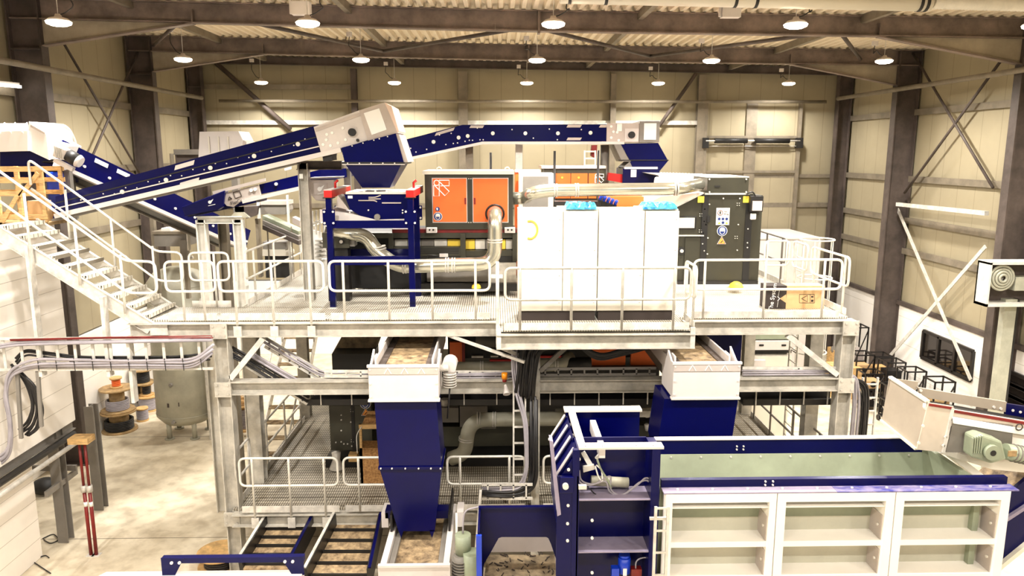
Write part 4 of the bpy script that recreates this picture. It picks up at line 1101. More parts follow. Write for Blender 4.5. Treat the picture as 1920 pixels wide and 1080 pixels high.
# ---- orange sorter cabinet
Yo = 15.95
oc = thing('orange_cabinet', 'orange two-door cabinet with white line logo in a dark frame', 'cabinet', PY(880, 432, Yo))
rectP(796, 962, 326, 430, Yo, 1.3).build('body', 'olive', oc)
rectP(792, 964, 320.5, 327, Yo - 0.05, 1.4).build('roof', 'cabinet', oc)
d = rectP(811, 875, 335, 416, Yo - 0.03, 0.04).build('door', 'orange', oc, bevel=0.008)
rectP(809.5, 876.5, 333.5, 417.5, Yo - 0.012, 0.02).build('seal', 'white', oc)
d2 = rectP(887, 952, 335, 416, Yo - 0.03, 0.04).build('door', 'orange', oc, bevel=0.008)
rectP(885.5, 953.5, 333.5, 417.5, Yo - 0.012, 0.02).build('seal', 'white', oc)
rectP(871, 874, 371, 383, Yo - 0.05, 0.03).build('handle', 'darkred', d); rectP(888.5, 891.5, 371, 383, Yo - 0.05, 0.03).build('handle', 'darkred', d2)
for x in (823, 951): q = PY(x, 318, Yo + 0.2); MB().tube([q + V((0.05 * math.cos(a), 0, 0.05 * math.sin(a))) for a in [math.pi * 2 * k / 12 for k in range(12)]], 0.012, 6, closed=True).build('lifting_eye', 'galv', oc)
YL = Yo - 0.034
def logo(par, s0, ox, oy, Y, rr=0.011, sc=1.0):
    def q(a, b): return PY(ox + (a - 815) * sc, oy + (b - 337) * sc, Y)
    for pl_ in ([(823, 338), (842, 338), (842, 348.5), (826, 348.5)], [(824, 341), (842, 359), (834, 367), (814, 347)], [(813, 347), (813, 367.5), (823.5, 367.5), (823.5, 340)]):
        MB().tube([q(*z) for z in pl_], rr, 6, smooth=False).build('logo_stroke', 'stick', par)
    c_ = q(818.5, 343); R_ = (q(823.5, 343) - c_).length
    MB().tube([c_ + V((R_ * math.cos(a), 0, R_ * math.sin(a))) for a in [math.pi * 2 * k / 20 for k in range(20)]], rr, 6, closed=True).build('logo_ring', 'stick', par)
logo(d, 1, 815, 337, YL)
mb = MB(); mb.bolts([PY(x, y, Yo) for x in (879, 883) for y in (335, 417)], 0.012); mb.build('bolt', 'bolt', oc)
goggle_sign(821, 406, YL, 0.092, 'round blue goggles and mask sign low on the left orange door')
p = PY(820.5, 392, YL); t = thing('safety_sign', 'small round blue sign above the goggles sign on the orange door', 'sign', p)
MB().cyl(p, p + FR * 0.005, 0.045, 18).build('disc', 'signblue', t); MB().prism([p + FR * 0.007 + V((a * .045, 0, b * .045)) for a, b in ((-.6, .5), (.1, .6), (.2, -.1), (-.1, -.7), (-.5, -.2))], FR * 0.002).build('symbol', 'stick', t)
for x in (809, 956):
    t2 = rectP(x - 10, x + 10, 427, 437, Yo - 0.12, 0.15).build('foot_bracket', 'white', oc, bevel=0.01)
    mb = MB(); mb.bolts([PY(x + k, 431, Yo - 0.12) for k in (-3.5, 3.5)], 0.02); mb.build('bolt', 'black', t2)
# ---- machine body below it
sm = thing('sorting_machine', 'long dark olive sorting machine under the orange cabinet', 'machine', PY(800, 540, Yo + 0.1))
Ys = Yo + 0.05
zb_ = D1 + 0.12
a, b = PY(652, 437, Ys), PY(968, 545, Ys)
MB().box(a.x, b.x, Ys + 0.25, Ys + 1.6, zb_, a.z).build('body', 'black', sm)
rectP(735, 970, 430, 438, Ys, 0.3).build('top_rail', 'darkred', sm)
rectP(652, 970, 437, 446, Ys - 0.02, 0.3).build('upper_beam', 'olive', sm)
for x0, x1, cols in ((740, 864, ('plastic', 'plastic', 'midgrey', 'plastic', 'yellow')), (872, 968, ('yellow', 'plastic', 'midgrey', 'yellow', 'plastic'))):
    wd = (x1 - x0) / 5
    for k, m in enumerate(cols): rectP(x0 + k * wd, x0 + (k + 1) * wd - 1, 449, 461 if x0 < 800 else 467, Ys + 0.12, 0.1).build('window', m, sm)
rectP(733, 866, 463, 480, Ys - 0.02, 0.2).build('vent_panel', 'olive', sm)
for k in range(3):
    rectP(742, 860, 466 + k * 4, 467.5 + k * 4, Ys - 0.03, 0.02).build('vent_slot', 'black', sm)
rectP(866, 970, 470, 480, Ys - 0.02, 0.2).build('vent_panel', 'olive', sm)
for x in (733, 868, 966): rectP(x - 5, x + 5, 438, 490, Ys - 0.06, 0.2).build('upright', 'olive', sm)
rectP(740, 968, 480, 492, Ys, 0.25).build('lower_rail', 'black', sm)
rectP(800, 915, 492, 528, Ys + 0.05, 0.2).build('front_cover', 'midgrey', sm)
rectP(915, 968, 490, 532, Ys + 0.03, 0.2).build('scratched_cover', 'galv', sm)
rectP(780, 970, 533, 546, Ys - 0.15, 0.3).build('skid', 'blackmetal', sm)
q = PY(893, 540, Ys - 0.3); MB().lathe(q, (0, 0, 0.09), [(0.10, 0), (0.09, .6), (0.05, 1), (0, 1)], 14).build('leveling_foot', 'yellow', sm)
rectP(824, 840, 476, 482, Ys - 0.08, 0.06).build('sensor', 'white', sm)
MB().tube(fillet(pp([(800, 486), (802, 478), (822, 480)], Ys - 0.1), 0.05), 0.012, 6).build('cable', 'cabledark', sm)
# lens box on the left end
lb_ = thing('sensor_box', 'dark olive box with two round lenses behind the left blue post', 'sensor', PY(640, 465, 15.3))
rectP(604, 655, 437, 465, 15.3, 0.5).build('housing', 'olive', lb_)
for x in (620, 640): q = PY(x, 453, 15.3); MB().cyl(q, q + FR * 0.03, 0.055, 16).build('lens_ring', 'blackmetal', lb_); MB().cyl(q + FR * 0.03, q + FR * 0.035, 0.035, 14).build('lens', 'galv', lb_)
rectP(655, 665, 440, 462, 15.35, 0.3).build('end_plate', 'midgrey', lb_)
MB().box(PY(610, 465, 15.3).x, PY(650, 465, 15.3).x, 15.4, 15.7, D1, PY(610, 465, 15.3).z).build('stand', 'blackmetal', lb_)
# ---- shiny ducts
def duct(pts, r, lab, rings, m='pipe', rad=0.35):
    p = [V(q) for q in pts]; t = thing('steel_duct', lab, 'duct', p[0])
    path = fillet(p, rad, 8); MB().tube(path, r, 18).build('duct_body', m, t)
    for a, b in rings:
        a, b = V(a), V(b); d = (b - a).normalized(); MB().cyl(a, a + d * 0.025, r * 1.07, 18).build('seam_ring', 'galv', t)
        MB().cyl(a + d * 0.05, a + d * 0.075, r * 1.07, 18).build('seam_ring', 'galv', t)
    return t
Yd = 15.25
P1 = PY(928, 400, Yo); P1b = PY(928, 402, Yd)
P2 = PY(928, 494, Yd); P3 = PY(700, 500, Yd - 0.05); P4 = PY(698, 440, Yd); P5 = PY(610, 440, Yd)
pa, pb = PY(928, 448, Yd), PY(928, 480, Yd)
pts = [P1 + V((0, 0.1, 0)), P1b + V((0, 0, 0.02)), P2, PY(745, 500, Yd), PY(705, 470, Yd + 0.1), PY(686, 441, Yd + 0.15), PY(612, 437, Yd + 0.2)]
duct(pts, 0.145, 'shiny bent duct from the orange door down and left behind the guard rail', [(pa, pb), (PY(755, 499, Yd), PY(800, 498, Yd)), (PY(835, 497, Yd), PY(860, 497, Yd)), (PY(847, 497, Yd), PY(870, 497, Yd)), (PY(709, 462, Yd + 0.1), PY(712, 475, Yd + 0.1))], rad=0.34)
q = PY(928, 401, Yo - 0.03); MB().tube([q + V((0.19 * math.cos(a), 0, 0.19 * math.sin(a))) for a in [math.pi * 2 * k / 24 for k in range(24)]], 0.02, 8, closed=True).build('opening_ring', 'blackmetal', d2)
Yp = 16.1
duct([PY(962, 372, Yp + 0.2), PY(985, 371, Yp + 0.2), PY(994, 362, Yp - 0.35), PY(1030, 357, Yp - 0.3), PY(1270, 354, Yp - 0.2), PY(1312, 346, Yp + 0.5)], 0.135, 'long shiny duct over the cream cabinets to the olive machine', [(PY(1038, 357, Yp - 0.3), PY(1060, 357, Yp - 0.3)), (PY(1078, 356.5, Yp - 0.28), PY(1100, 356, Yp - 0.28)), (PY(1264, 354.2, Yp - 0.2), PY(1275, 354, Yp - 0.2))], rad=0.3)

# ---- things behind: grey cabinet, far orange cabinet
g = thing('grey_cabinet', 'grey steel cabinet with pale frame right of the orange cabinet', 'cabinet', PY(1005, 395, 17.6))
rectP(974, 1036, 325, 530, 17.6, 0.8).build('body', 'cabinet', g); rectP(981, 1027, 331, 470, 17.57, 0.04).build('door', 'midgrey', g)
g = thing('orange_rack', 'narrow orange framed unit behind the grey cabinet', 'cabinet', PY(1000, 395, 18.6))
rectP(966, 1012, 322, 517.5, 18.6, 0.6).build('body', 'orange', g); rectP(966, 1014, 319, 323, 18.55, 0.7).build('roof', 'white', g)
Yq = 19.2
fo = thing('orange_cabinet', 'far orange cabinet with dark frame below the far conveyor', 'cabinet', PY(1090, 390, Yq))
rectP(1020, 1132, 315, 511, Yq, 1.2).build('body', 'olive', fo); rectP(1016, 1136, 311, 316, Yq - 0.05, 1.3).build('roof', 'pink', fo)
for x0, x1 in ((1042, 1069), (1071, 1101), (1104, 1124)): rectP(x0, x1, 325, 372, Yq - 0.03, 0.04).build('door', 'orange', fo)
logo(fo, 1, 1117, 326, Yq - 0.04, 0.012, 0.55)
for x, y in ((1054, 333), (1085, 333)): disc(PY(x, y, Yq - 0.03), 0.025, 0.02, 'yellow', 'latch', fo)
rectP(1138, 1202, 369, 533.5, 17.2, 0.5).build('orange_casing', 'orange'); tag(bpy.data.objects['orange_casing'], 'orange casing under the long shiny duct, right of the blue valves', 'panel')
rectP(1040, 1140, 378, 531, 17.5, 0.4).build('dark_casing', 'blackmetal'); tag(bpy.data.objects['dark_casing'], 'dark machine casing behind the cream cabinets', 'machine')
vb = thing('valve_bank', 'row of blue pneumatic valves above the cream cabinets', 'valves', PY(1135, 390, 16.4))
q = PY(1139, 385, 16.5); MB().box(q.x - .2, q.x + .2, 16.5, 16.6, D1, q.z - .15).build('stand', 'cabledark', vb)
for k in range(5):
    q = PY(1125 + k * 7, 374 + k * 2.4, 16.4); MB().cyl(q, q + V((0.03, -0.06, 0.09)), 0.035, 10).build('valve_cap', 'blue2', vb); MB().box(q.x - 0.04, q.x + 0.04, q.y, q.y + 0.1, q.z - 0.25, q.z).build('valve_body', 'cabledark', vb)

# ---- olive machine at the right
Ym = 16.6
om = thing('olive_machine', 'tall dark olive machine housing with safety signs at the right', 'machine', PY(1370, 545, Ym))
rectP(1322, 1404, 363, 532, Ym, 2.2).build('door_panel', 'olive', om, bevel=0.01)
rectP(1404, 1421, 366, 528, Ym + 0.05, 2.0).build('side_cheek', 'olive', om)
rectP(1327, 1403, 333, 363, Ym - 0.02, 1.2).build('top_box', 'olive', om, bevel=0.008)
rectP(1322, 1406, 362, 365, Ym - 0.03, 2.2).build('joint_strip', 'galv', om)
prismP([(1270, 386), (1320, 362), (1320, 532), (1270, 532)], Ym + 0.02, 2.2).build('sloped_body', 'olive', om)
prismP([(1262, 388), (1318, 360), (1320, 363), (1264, 391)], Ym - 0.02, 2.2).build('sloped_edge', 'galv', om)
a = PY(1200, 395, Ym - 0.1)
MB().loft([PY(1203, 388, Ym - 0.0), PY(1268, 386, Ym), PY(1318, 361, Ym), PY(1240, 368, Ym)], [PY(1203, 388, Ym) + V((0, 0.05, -0.05)), PY(1268, 386, Ym) + V((0, 2.2, -0.05)), PY(1318, 361, Ym) + V((0, 2.2, -0.05)), PY(1240, 368, Ym) + V((0, 2.2, -0.05))]).build('sloped_lid', 'pink', om)
rectP(1272, 1305, 406, 430, Ym + 0.0, 0.03).build('window_gasket', 'black', om, bevel=0.01); rectP(1273, 1302, 408.5, 427.5, Ym - 0.015, 0.02).build('window', 'plastic', om)
rectP(1270, 1320, 441, 443, Ym - 0.03, 0.06).build('rail', 'galv', om); rectP(1285, 1319, 446, 520, Ym - 0.005, 0.02).build('lower_hatch', 'olive', om)
q = PY(1277, 470, Ym + 0.0); MB().cyl(q, q + FR * 0.06, 0.08, 14).build('bearing', 'black', om); MB().cyl(q + FR * 0.06, q + FR * 0.08, 0.04, 12).build('shaft', 'galv', om)
rectP(1318, 1322, 365, 530, Ym - 0.02, 0.05).build('door_gap', 'black', om); rectP(1326.5, 1331, 405, 417, Ym - 0.04, 0.05).build('handle', 'black', om)
rectP(1400, 1403.5, 366, 526, Ym - 0.012, 0.02).build('door_gap', 'black', om)
mb = MB(); mb.bolts([PY(x, y, Ym) for x, y in ((1330, 383), (1327, 446), (1321, 392), (1320, 415), (1323, 421), (1318, 437), (1317, 457), (1320, 470), (1326, 476), (1384, 421), (1382, 469), (1404, 394), (1402, 429), (1401, 455), (1401, 464), (1356, 372), (1387, 372))], 0.016); mb.build('bolt', 'bolt', om)
for cx, cy in ((1384, 383), (1314, 403), (1313, 433), (1380, 445)):
    mb = MB(); mb.bolts([PY(cx + a, cy + b, Ym) for a in (-2, 2) for b in (-2, 2)], 0.009); mb.build('hinge', 'bolt', om)
mb = MB(); mb.bolts([PY(x, y, Ym - 0.02) for x in (1330, 1399) for y in (336, 360)], 0.018); mb.build('bolt', 'bolt', om)
rectP(1340, 1350, 348, 351, Ym - 0.03, 0.02).build('lock', 'black', om)
for x in (1314.5, 1399.5): rectP(x - 5.5, x + 5.5, 368, 380, Ym - 0.03, 0.02).build('yellow_label', 'yellow', om)
mb = rectP(1408, 1430, 368, 397, Ym - 0.15, 0.4).build('control_box', 'black', om); rectP(1411.5, 1428.5, 377, 395, Ym - 0.165, 0.02).build('screen', 'pink', mb)
rectP(1408, 1418, 400, 412, Ym - 0.05, 0.1).build('lamp', 'stick', om, bevel=0.02)
MB().tube(fillet(pp([(1400, 364), (1412, 358), (1418, 372)], Ym - 0.05), 0.1), 0.015, 6).build('cable', 'black', om)
a, b = PY(1270, 528, Ym), PY(1420, 528, Ym)
MB().box(a.x, b.x, Ym - 0.05, Ym + 2, D1 + 0.1, a.z + 0.02).build('base_frame', 'blackmetal', om); MB().box(a.x - 0.3, b.x, Ym - 0.25, Ym + 2, D1, D1 + 0.12).build('plinth', 'galvlite', om)
q = PZ(1380, 540, D1 + 0.1); MB().lathe((q.x, q.y, D1 + 0.12), (0, 0, 0.12), [(0.16, 0), (0.13, .6), (0.06, 1), (0, 1)], 14).build('leveling_foot', 'yellow', om)
# sign plate
p = PY(1355.5, 406, Ym - 0.012); t = thing('safety_sign', 'white safety sign plate with small pictograms on the olive machine', 'sign', p)
rectP(1343.5, 1367, 390, 422, Ym - 0.012, 0.01).build('plate', 'stick', t, bevel=0.003)
q = PY(1350.5, 399, Ym - 0.014); MB().tube([q + V((0.055 * math.cos(a), 0, 0.055 * math.sin(a))) for a in [math.pi * 2 * k / 18 for k in range(18)]], 0.006, 6, closed=True).build('ban_ring', 'darkred', t); MB().box(q.x - 0.014, q.x + 0.014, q.y - 0.004, q.y, q.z - 0.03, q.z + 0.03).build('figure_symbol', 'print', t)
text('sign_text', 'max.', 0.045, PY(1361, 396.5, Ym - 0.015), (math.pi / 2, 0, 0), 'print', t, 0.001); text('sign_text', '30 kg', 0.055, PY(1361.5, 401.5, Ym - 0.015), (math.pi / 2, 0, 0), 'print', t, 0.001)
for x, y in ((1348.5, 410.5), (1355.5, 410.5), (1362.5, 410.5), (1355.5, 417.5)): disc(PY(x, y, Ym - 0.012), 0.03, 0.004, 'signblue', 'blue_symbol', t)
for x in (1348.5, 1362.5):
    c_ = PY(x, 418, Ym - 0.014); MB().prism([c_ + V((a, 0, b)) for a, b in ((-.03, -.024), (.03, -.024), (0, .03))], FR * 0.003).build('yellow_symbol', 'yellow', t)
goggle_sign(1354, 433, Ym - 0.012, 0.115, 'round blue goggles and mask sign on the olive machine')
tri_sign(1353, 451.5, Ym - 0.012, 0.105, 'orange warning triangle below the round sign on the olive machine')
# cardboard box
cbx = thing('cardboard_box', 'long cardboard box with dark printed end standing on the upper deck', 'box', PZ(1492, 579, D1))
yb0 = cbx.location.y
x0, x1, x2 = XA(1437, 560, yb0), XA(1546, 560, yb0), XA(1474, 560, yb0)
zt_ = ZA(1490, 536, yb0)
MB().box(x0, x1, yb0, yb0 + 0.35, D1, zt_).build('carton', 'card', cbx, bevel=0.008)
MB().box(x0 - 0.003, x2, yb0 - 0.004, yb0 + 0.354, D1 + 0.003, zt_ + 0.003).build('printed_end', 'print', cbx)
for pts in ([(1462, 560), (1474, 552), (1474, 568)],): prismP(pts, yb0 - 0.007, 0.003).build('printed_triangle', 'card', cbx)
for a, b in (((1458, 556), (1462, 560)), ((1458, 564), (1462, 560)), ((1462, 541), (1459, 556)), ((1459, 564), (1457, 576))): MB().bar(PY(*a, yb0 - 0.006), PY(*b, yb0 - 0.006), 0.004, 0.012).build('printed_line', 'stick', cbx)
text('box_text', 'The System', 0.12, PY(1449, 557, yb0 - 0.007), (math.pi / 2, -math.pi / 2 + 0.1, 0), 'stick', cbx, 0.001)
for a, b in (((1499, 552), (1519, 552)), ((1519, 552), (1519, 568)), ((1519, 568), (1499, 568)), ((1499, 568), (1499, 552)), ((1519, 552), (1527, 552)), ((1527, 552), (1527, 568)), ((1527, 568), (1519, 568)),
             ((1503, 560), (1514, 554)), ((1514, 554), (1514, 566)), ((1514, 566), (1503, 560))): MB().bar(PY(*a, yb0 - 0.004), PY(*b, yb0 - 0.004), 0.004, 0.008).build('printed_symbol', 'print', cbx)
rectP(1521, 1525, 555, 558, yb0 - 0.005, 0.004).build('printed_symbol', 'print', cbx); rectP(1521, 1525, 562, 566, yb0 - 0.005, 0.004).build('printed_symbol', 'print', cbx)
# corrugated pale ducts at the olive machine
for k, (pa_, pb_, r) in enumerate((((1228, 342), (1312, 347), 0.14), ((1236, 331), (1318, 334), 0.11))):
    A_, B_ = PY(*pa_, 17.6 + k), PY(*pb_, 17.2 + k); d_ = B_ - A_
    pr_ = [(0, 0)]
    for i in range(14): pr_ += [(r * .86, i / 14), (r, (i + .5) / 14)]
    o = MB().lathe(A_, d_, pr_ + [(r * .86, 1), (0, 1)], 14).build('flexible_duct', 'plastic'); tag(o, ('pale corrugated hose lying left of the olive machine top box, nearer one', 'pale corrugated hose behind the nearer hose at the olive machine')[k], 'duct')
o = prismP([(1225, 326), (1405, 331), (1403, 336), (1240, 330)], 18.8, 1.6).build('flat_cover', 'white'); tag(o, 'white flat machine lid behind the olive machine top box', 'panel')
# white room at the back right
wr = thing('white_room', 'low white room block behind the olive machine at the back', 'room', (10.5, 28, FZ))
z = 6.18; yf, ybk = 27.0, 30.2
MB().box(8.2, PY(1540, 450, 27).x, yf, ybk, FZ, z).build('wall', 'white', wr)
MB().box(8.15, PY(1540, 450, 27).x + 0.05, yf - 0.05, ybk, z, z + 0.05).build('roof', 'white', wr)
# ================================================================ LOWER LEVEL MACHINES AND DISCHARGE CONVEYORS
# ---- lower sorting machine
Yl = 15.9
lm = thing('sorting_machine', 'dark olive sorting machine on the lower deck behind the chutes', 'machine', PY(900, 880, Yl))
a, b = PY(622, 752, Yl), PY(1240, 752, Yl)
MB().box(a.x, PY(702, 800, Yl).x, Yl - 0.3, Yl + 2, D2 + 0.35, a.z).build('end_housing', 'olive', lm, bevel=0.01)
MB().box(PY(702, 800, Yl).x, b.x, Yl, Yl + 2, D2 + 0.3, ZA(900, 800, Yl)).build('body', 'olive', lm)
MB().box(PY(702, 800, Yl).x, b.x, Yl + 0.3, Yl + 2, ZA(900, 800, Yl), 4.55).build('upper_body', 'blackmetal', lm)
MB().box(a.x - 0.1, b.x, Yl - 0.4, Yl + 1.9, D2, D2 + 0.18).build('base_frame', 'blackmetal', lm)
rectP(862, 914, 762, 800, Yl - 0.1, 0.2).build('grey_cover', 'midgrey', lm); rectP(702, 860, 766, 792, Yl - 0.1, 0.2).build('grey_cover', 'midgrey', lm)
rectP(901, 930, 785, 804, Yl - 0.02, 0.04).build('label_plate', 'midgrey', lm)
for x in (664, 661): rectP(x - 0.5, x + 0.5, 756, 866, Yl - 0.32, 0.03).build('door_gap', 'black', lm)
mb = MB(); mb.bolts([PY(x, y, Yl - 0.3) for x, y in ((640, 778), (640, 787), (640, 807), (640, 828), (658, 791), (645, 832), (652, 832), (630, 829), (660, 836), (936, 784), (790, 770))], 0.016); mb.build('bolt', 'galv', lm)
for cx, cy in ((660, 769), (661, 826)): mb = MB(); mb.bolts([PY(cx + i, cy + j, Yl - 0.3) for i in (-2, 2) for j in (-2, 2)], 0.009); mb.build('hinge', 'galv', lm)
q = PZ(633, 868, D2 + 0.1); MB().lathe((q.x, q.y - .1, D2 + 0.02), (0, 0, 0.4), [(0.16, 0), (0.08, .5), (0.1, .9), (0, 1)], 12).build('leveling_foot', 'galv', lm)
goggle_sign(685, 757, Yl - 0.32, 0.115, 'round blue goggles sign on the olive housing of the lower deck')
tri_sign(686, 773, Yl - 0.32, 0.11, 'orange warning triangle on the olive housing of the lower deck')
rectP(653, 670, 853, 866, Yl - 0.5, 0.2).build('lifting_lug', 'wood', lm)
for x in (735, 835, 1135, 1190): MB().cyl(PY(x, 748, Yl + 0.1), PY(x, 768, Yl + 0.1), 0.1, 12).build('filter_pot', 'galv', lm)
Yd = 15.3
duct([PY(1060, 785, Yd), PY(960, 786, Yd), PY(880, 787, Yd), PY(872, 850, Yd), PY(845, 860, Yd + 0.1)], 0.155, 'dull steel duct bending down on the lower deck behind the left chute', [(PY(930, 786, Yd), PY(910, 786, Yd)), (PY(901, 786, Yd), PY(890, 786, Yd)), (PY(874.5, 820, Yd), PY(873.5, 830, Yd))], 'tank', 0.45)
o = rectP(1042, 1240, 772, 782, Yd + 0.2, 0.2).build('machine_rail', 'galv', lm)
for x, y in ((1212, 770), (1212, 795)): MB().cyl(PY(x, y, Yl - 0.1), PY(x + 2, y + 12, Yl - 0.1), 0.05, 8).build('gas_strut', 'galv', lm)
# ---- orange and dark units between the decks
Yu = 16.4
um = thing('drum_unit', 'dark drum unit with orange doors hanging under the upper deck', 'machine', PY(1000, 700, Yu))
a, b = PY(840, 700, Yu), PY(1245, 640, Yu)
MB().box(a.x, b.x, Yu + 0.1, Yu + 1.4, 4.7, D1 - 0.4).build('casing', 'black', um)
rectP(843, 872, 642, 700, Yu - 0.02, 0.15).build('door', 'orange', um); rectP(1110, 1172, 645, 702, Yu, 0.12).build('door', 'orange', um); rectP(1184, 1232, 645, 702, Yu, 0.12).build('door', 'orange', um)
rectP(866, 872, 642, 700, Yu - 0.05, 0.1).build('door_edge', 'darkred', um)
for x0, x1, y, m in ((884, 906, 668, 'galv'), (920, 934, 667, 'galv'), (940, 952, 667, 'galv'), (918, 960, 675, 'red'), (1010, 1060, 668, 'red')): rectP(x0, x1, y, y + 3, Yu, 0.1).build('trim_strip', m, um)
MB().cyl(PY(892, 640, Yu), PY(928, 640, Yu), 0.14, 12).build('drum', 'midgrey', um)
duct([PY(852, 687, 15.6), PY(962, 686, 15.6)], 0.10, 'straight steel duct between the decks right of the left conveyor', [(PY(900, 686, 15.6), PY(910, 686, 15.6))], 'tank')
duct([PY(1012, 686, 15.6), PY(1055, 684, 15.6), PY(1068, 668, 15.9)], 0.13, 'bent steel duct between the decks right of the centre post', [(PY(1040, 685, 15.6), PY(1050, 685, 15.6))], 'tank')
MB().cyl(PY(1062, 682, 15.7), PY(1108, 680, 15.7), 0.13, 14).build('black_sleeve', 'black', um)
dbl = rectP(1318, 1388, 626, 690, 17.4, 0.8).build('blue_casing', 'blue'); tag(dbl, 'dark blue casing under the upper deck behind the right conveyor', 'machine')
wb_ = thing('beige_machine', 'beige machine box with slotted plate under the right part of the upper deck', 'machine', PY(1445, 690, 20.2))
MB().box(XA(1406, 668, 20.2), XA(1484, 668, 20.2), 20.2, 21.2, FZ, ZA(1440, 668, 20.2)).build('body', 'cabinet', wb_); MB().box(XA(1406, 668, 20.2), XA(1484, 668, 20.2), 20.6, 21.1, ZA(1440, 668, 20.2), ZA(1440, 625, 20.2)).build('upper_body', 'midgrey', wb_); rectP(1406, 1484, 622, 636, 20.3, 0.8).build('upper_panel', 'liner', wb_); rectP(1406, 1484, 640, 656, 20.2, 0.5).build('slotted_plate', 'white', wb_); rectP(1406, 1484, 656, 662, 20.4, 0.5).build('gap', 'black', wb_)
for x in (1428, 1470): rectP(x - 4, x + 4, 646, 649, 20.18, 0.04).build('slot', 'black', wb_)
rectP(1407, 1435, 676, 690, 20.0, 0.3).build('film_cover', 'white', wb_)
rectP(622, 700, 664, 697, 15.8, 0.8).build('dark_hatch', 'black'); tag(bpy.data.objects['dark_hatch'], 'dark hatch plate left of the left conveyor under the deck', 'machine')
o = prismP([(640, 632), (712, 632), (700, 664), (622, 664)], 16.3, 0.5).build('dusty_plate', 'dust'); tag(o, 'dusty sloping plate under the upper deck left of the left conveyor', 'machine')

# ---- chipboard crate on the lower deck
cr = thing('chipboard_crate', 'chipboard crate with pale timber edges standing on the lower deck', 'crate', PZ(697, 906, D2))
yk = cr.location.y
x0, x1 = XA(676, 880, yk), XA(735, 880, yk)
MB().box(x0, x1, yk, yk + 0.4, D2, ZA(690, 840, yk)).build('panel', 'osb', cr)
for xx in (x0, x1 - 0.06): MB().box(xx, xx + 0.05, yk, yk + 0.06, D2, ZA(690, 796, yk)).build('corner_post', 'wood', cr)
MB().box(x0, x1, yk - 0.01, yk + 0.06, ZA(690, 804, yk), ZA(690, 796, yk)).build('top_rail', 'wood', cr)
prismP([(684, 783), (735, 783), (735, 797), (678, 797)], yk + 0.1, 0.4).build('top_panel', 'osb', cr)
MB().tube(fillet(pp([(678, 800), (668, 815), (670, 850)], yk - 0.02), 0.2), 0.01, 6).build('strap', 'stick', cr)

# ---- two white discharge conveyors with blue chutes
Yk = 12.2
def discharge(x0, x1, zt_, zb_, lab, shift, beltx):
    t = thing('discharge_conveyor', lab, 'conveyor', ((x0 + x1) / 2, 14, zb_))
    MB().box(x0, x1, Yk, Yk + 0.03, zb_, zt_).build('front_plate', 'white', t)
    MB().box(x0, x1, Yk - 0.012, Yk, zt_ - 0.13, zt_ - 0.01).build('rubber_skirt', 'grey', t)  # grey strip paints the shading along the top of the front plate
    mb = MB()
    for k in range(3):
        xc_ = x0 + (x1 - x0) * (0.28 + 0.24 * k)
        for s_ in (-1, 1): mb.bar((xc_, Yk - 0.016, zt_ - 0.02), (xc_ + s_ * 0.06, Yk - 0.016, zt_ - 0.12), 0.012, 0.006, V((0, 1, 0)))
    mb.build('chevron_mark', 'stick', t)
    MB().box(x0 - 0.02, x1 + 0.02, Yk - 0.02, Yk + 0.04, zt_ - 0.01, zt_ + 0.03).build('top_flange', 'white', t)
    MB().box(x0 - 0.02, x1 + 0.02, Yk - 0.02, Yk + 0.1, zb_ - 0.03, zb_).build('bottom_flange', 'white', t)
    for xx in (x0, x1 - 0.03):
        MB().box(xx, xx + 0.03, Yk + 0.03, Yk + 0.85, zb_, zt_).build('side_plate', 'white', t)
        MB().box(xx + (0.07 if xx == x0 else -0.10), xx + (0.10 if xx == x0 else -0.07), Yk + 0.25, 16.3, zt_ - 0.35, zt_ + 0.06).build('channel_side', 'white', t)
        MB().box(xx + (0.10 if xx == x0 else -0.22), xx + (0.22 if xx == x0 else -0.10), Yk + 0.25, 16.3, zt_ - 0.13, zt_ - 0.08).build('skirt', 'darksteel', t)  # dark strip beside the belt paints the shade inside the channel
        MB().prism([(xx, Yk + 0.2, zt_), (xx, Yk + 0.5, zt_), (xx, Yk + 0.55, zt_ + 0.16)], (0.03, 0, 0)).build('wing_plate', 'white', t)
    MB().box(x0 + 0.22, x1 - 0.22, Yk + 0.22, 16.3, zt_ - 0.14, zt_ - 0.1).build('belt', 'belt', t)
    MB().cyl((x0 + 0.1, Yk + 0.3, zt_ - 0.24), (x1 - 0.1, Yk + 0.3, zt_ - 0.24), 0.12, 14).build('drum', 'midgrey', t)
    mb = MB(); mb.bolts([(xx, Yk, zz) for xx in (x0 + 0.03, x1 - 0.03) for zz in (zb_ + 0.06, (zb_ + zt_) / 2, zt_ - 0.05)], 0.014); mb.build('bolt', 'bolt', t)
    for xx in (x0 + 0.2, x1 - 0.2): MB().box(xx - 0.05, xx + 0.05, 13.5, 16.3, zb_ - 0.02, zb_ + 0.2).build('rail', 'midgrey', t)
    return t
d1 = discharge(-2.15, -0.98, 5.76, 5.18, 'white discharge conveyor end above the left blue chute', 0, 0)
d2_ = discharge(2.99, 4.13, 5.78, 5.18, 'white discharge conveyor end above the right blue chute', 0, 0)
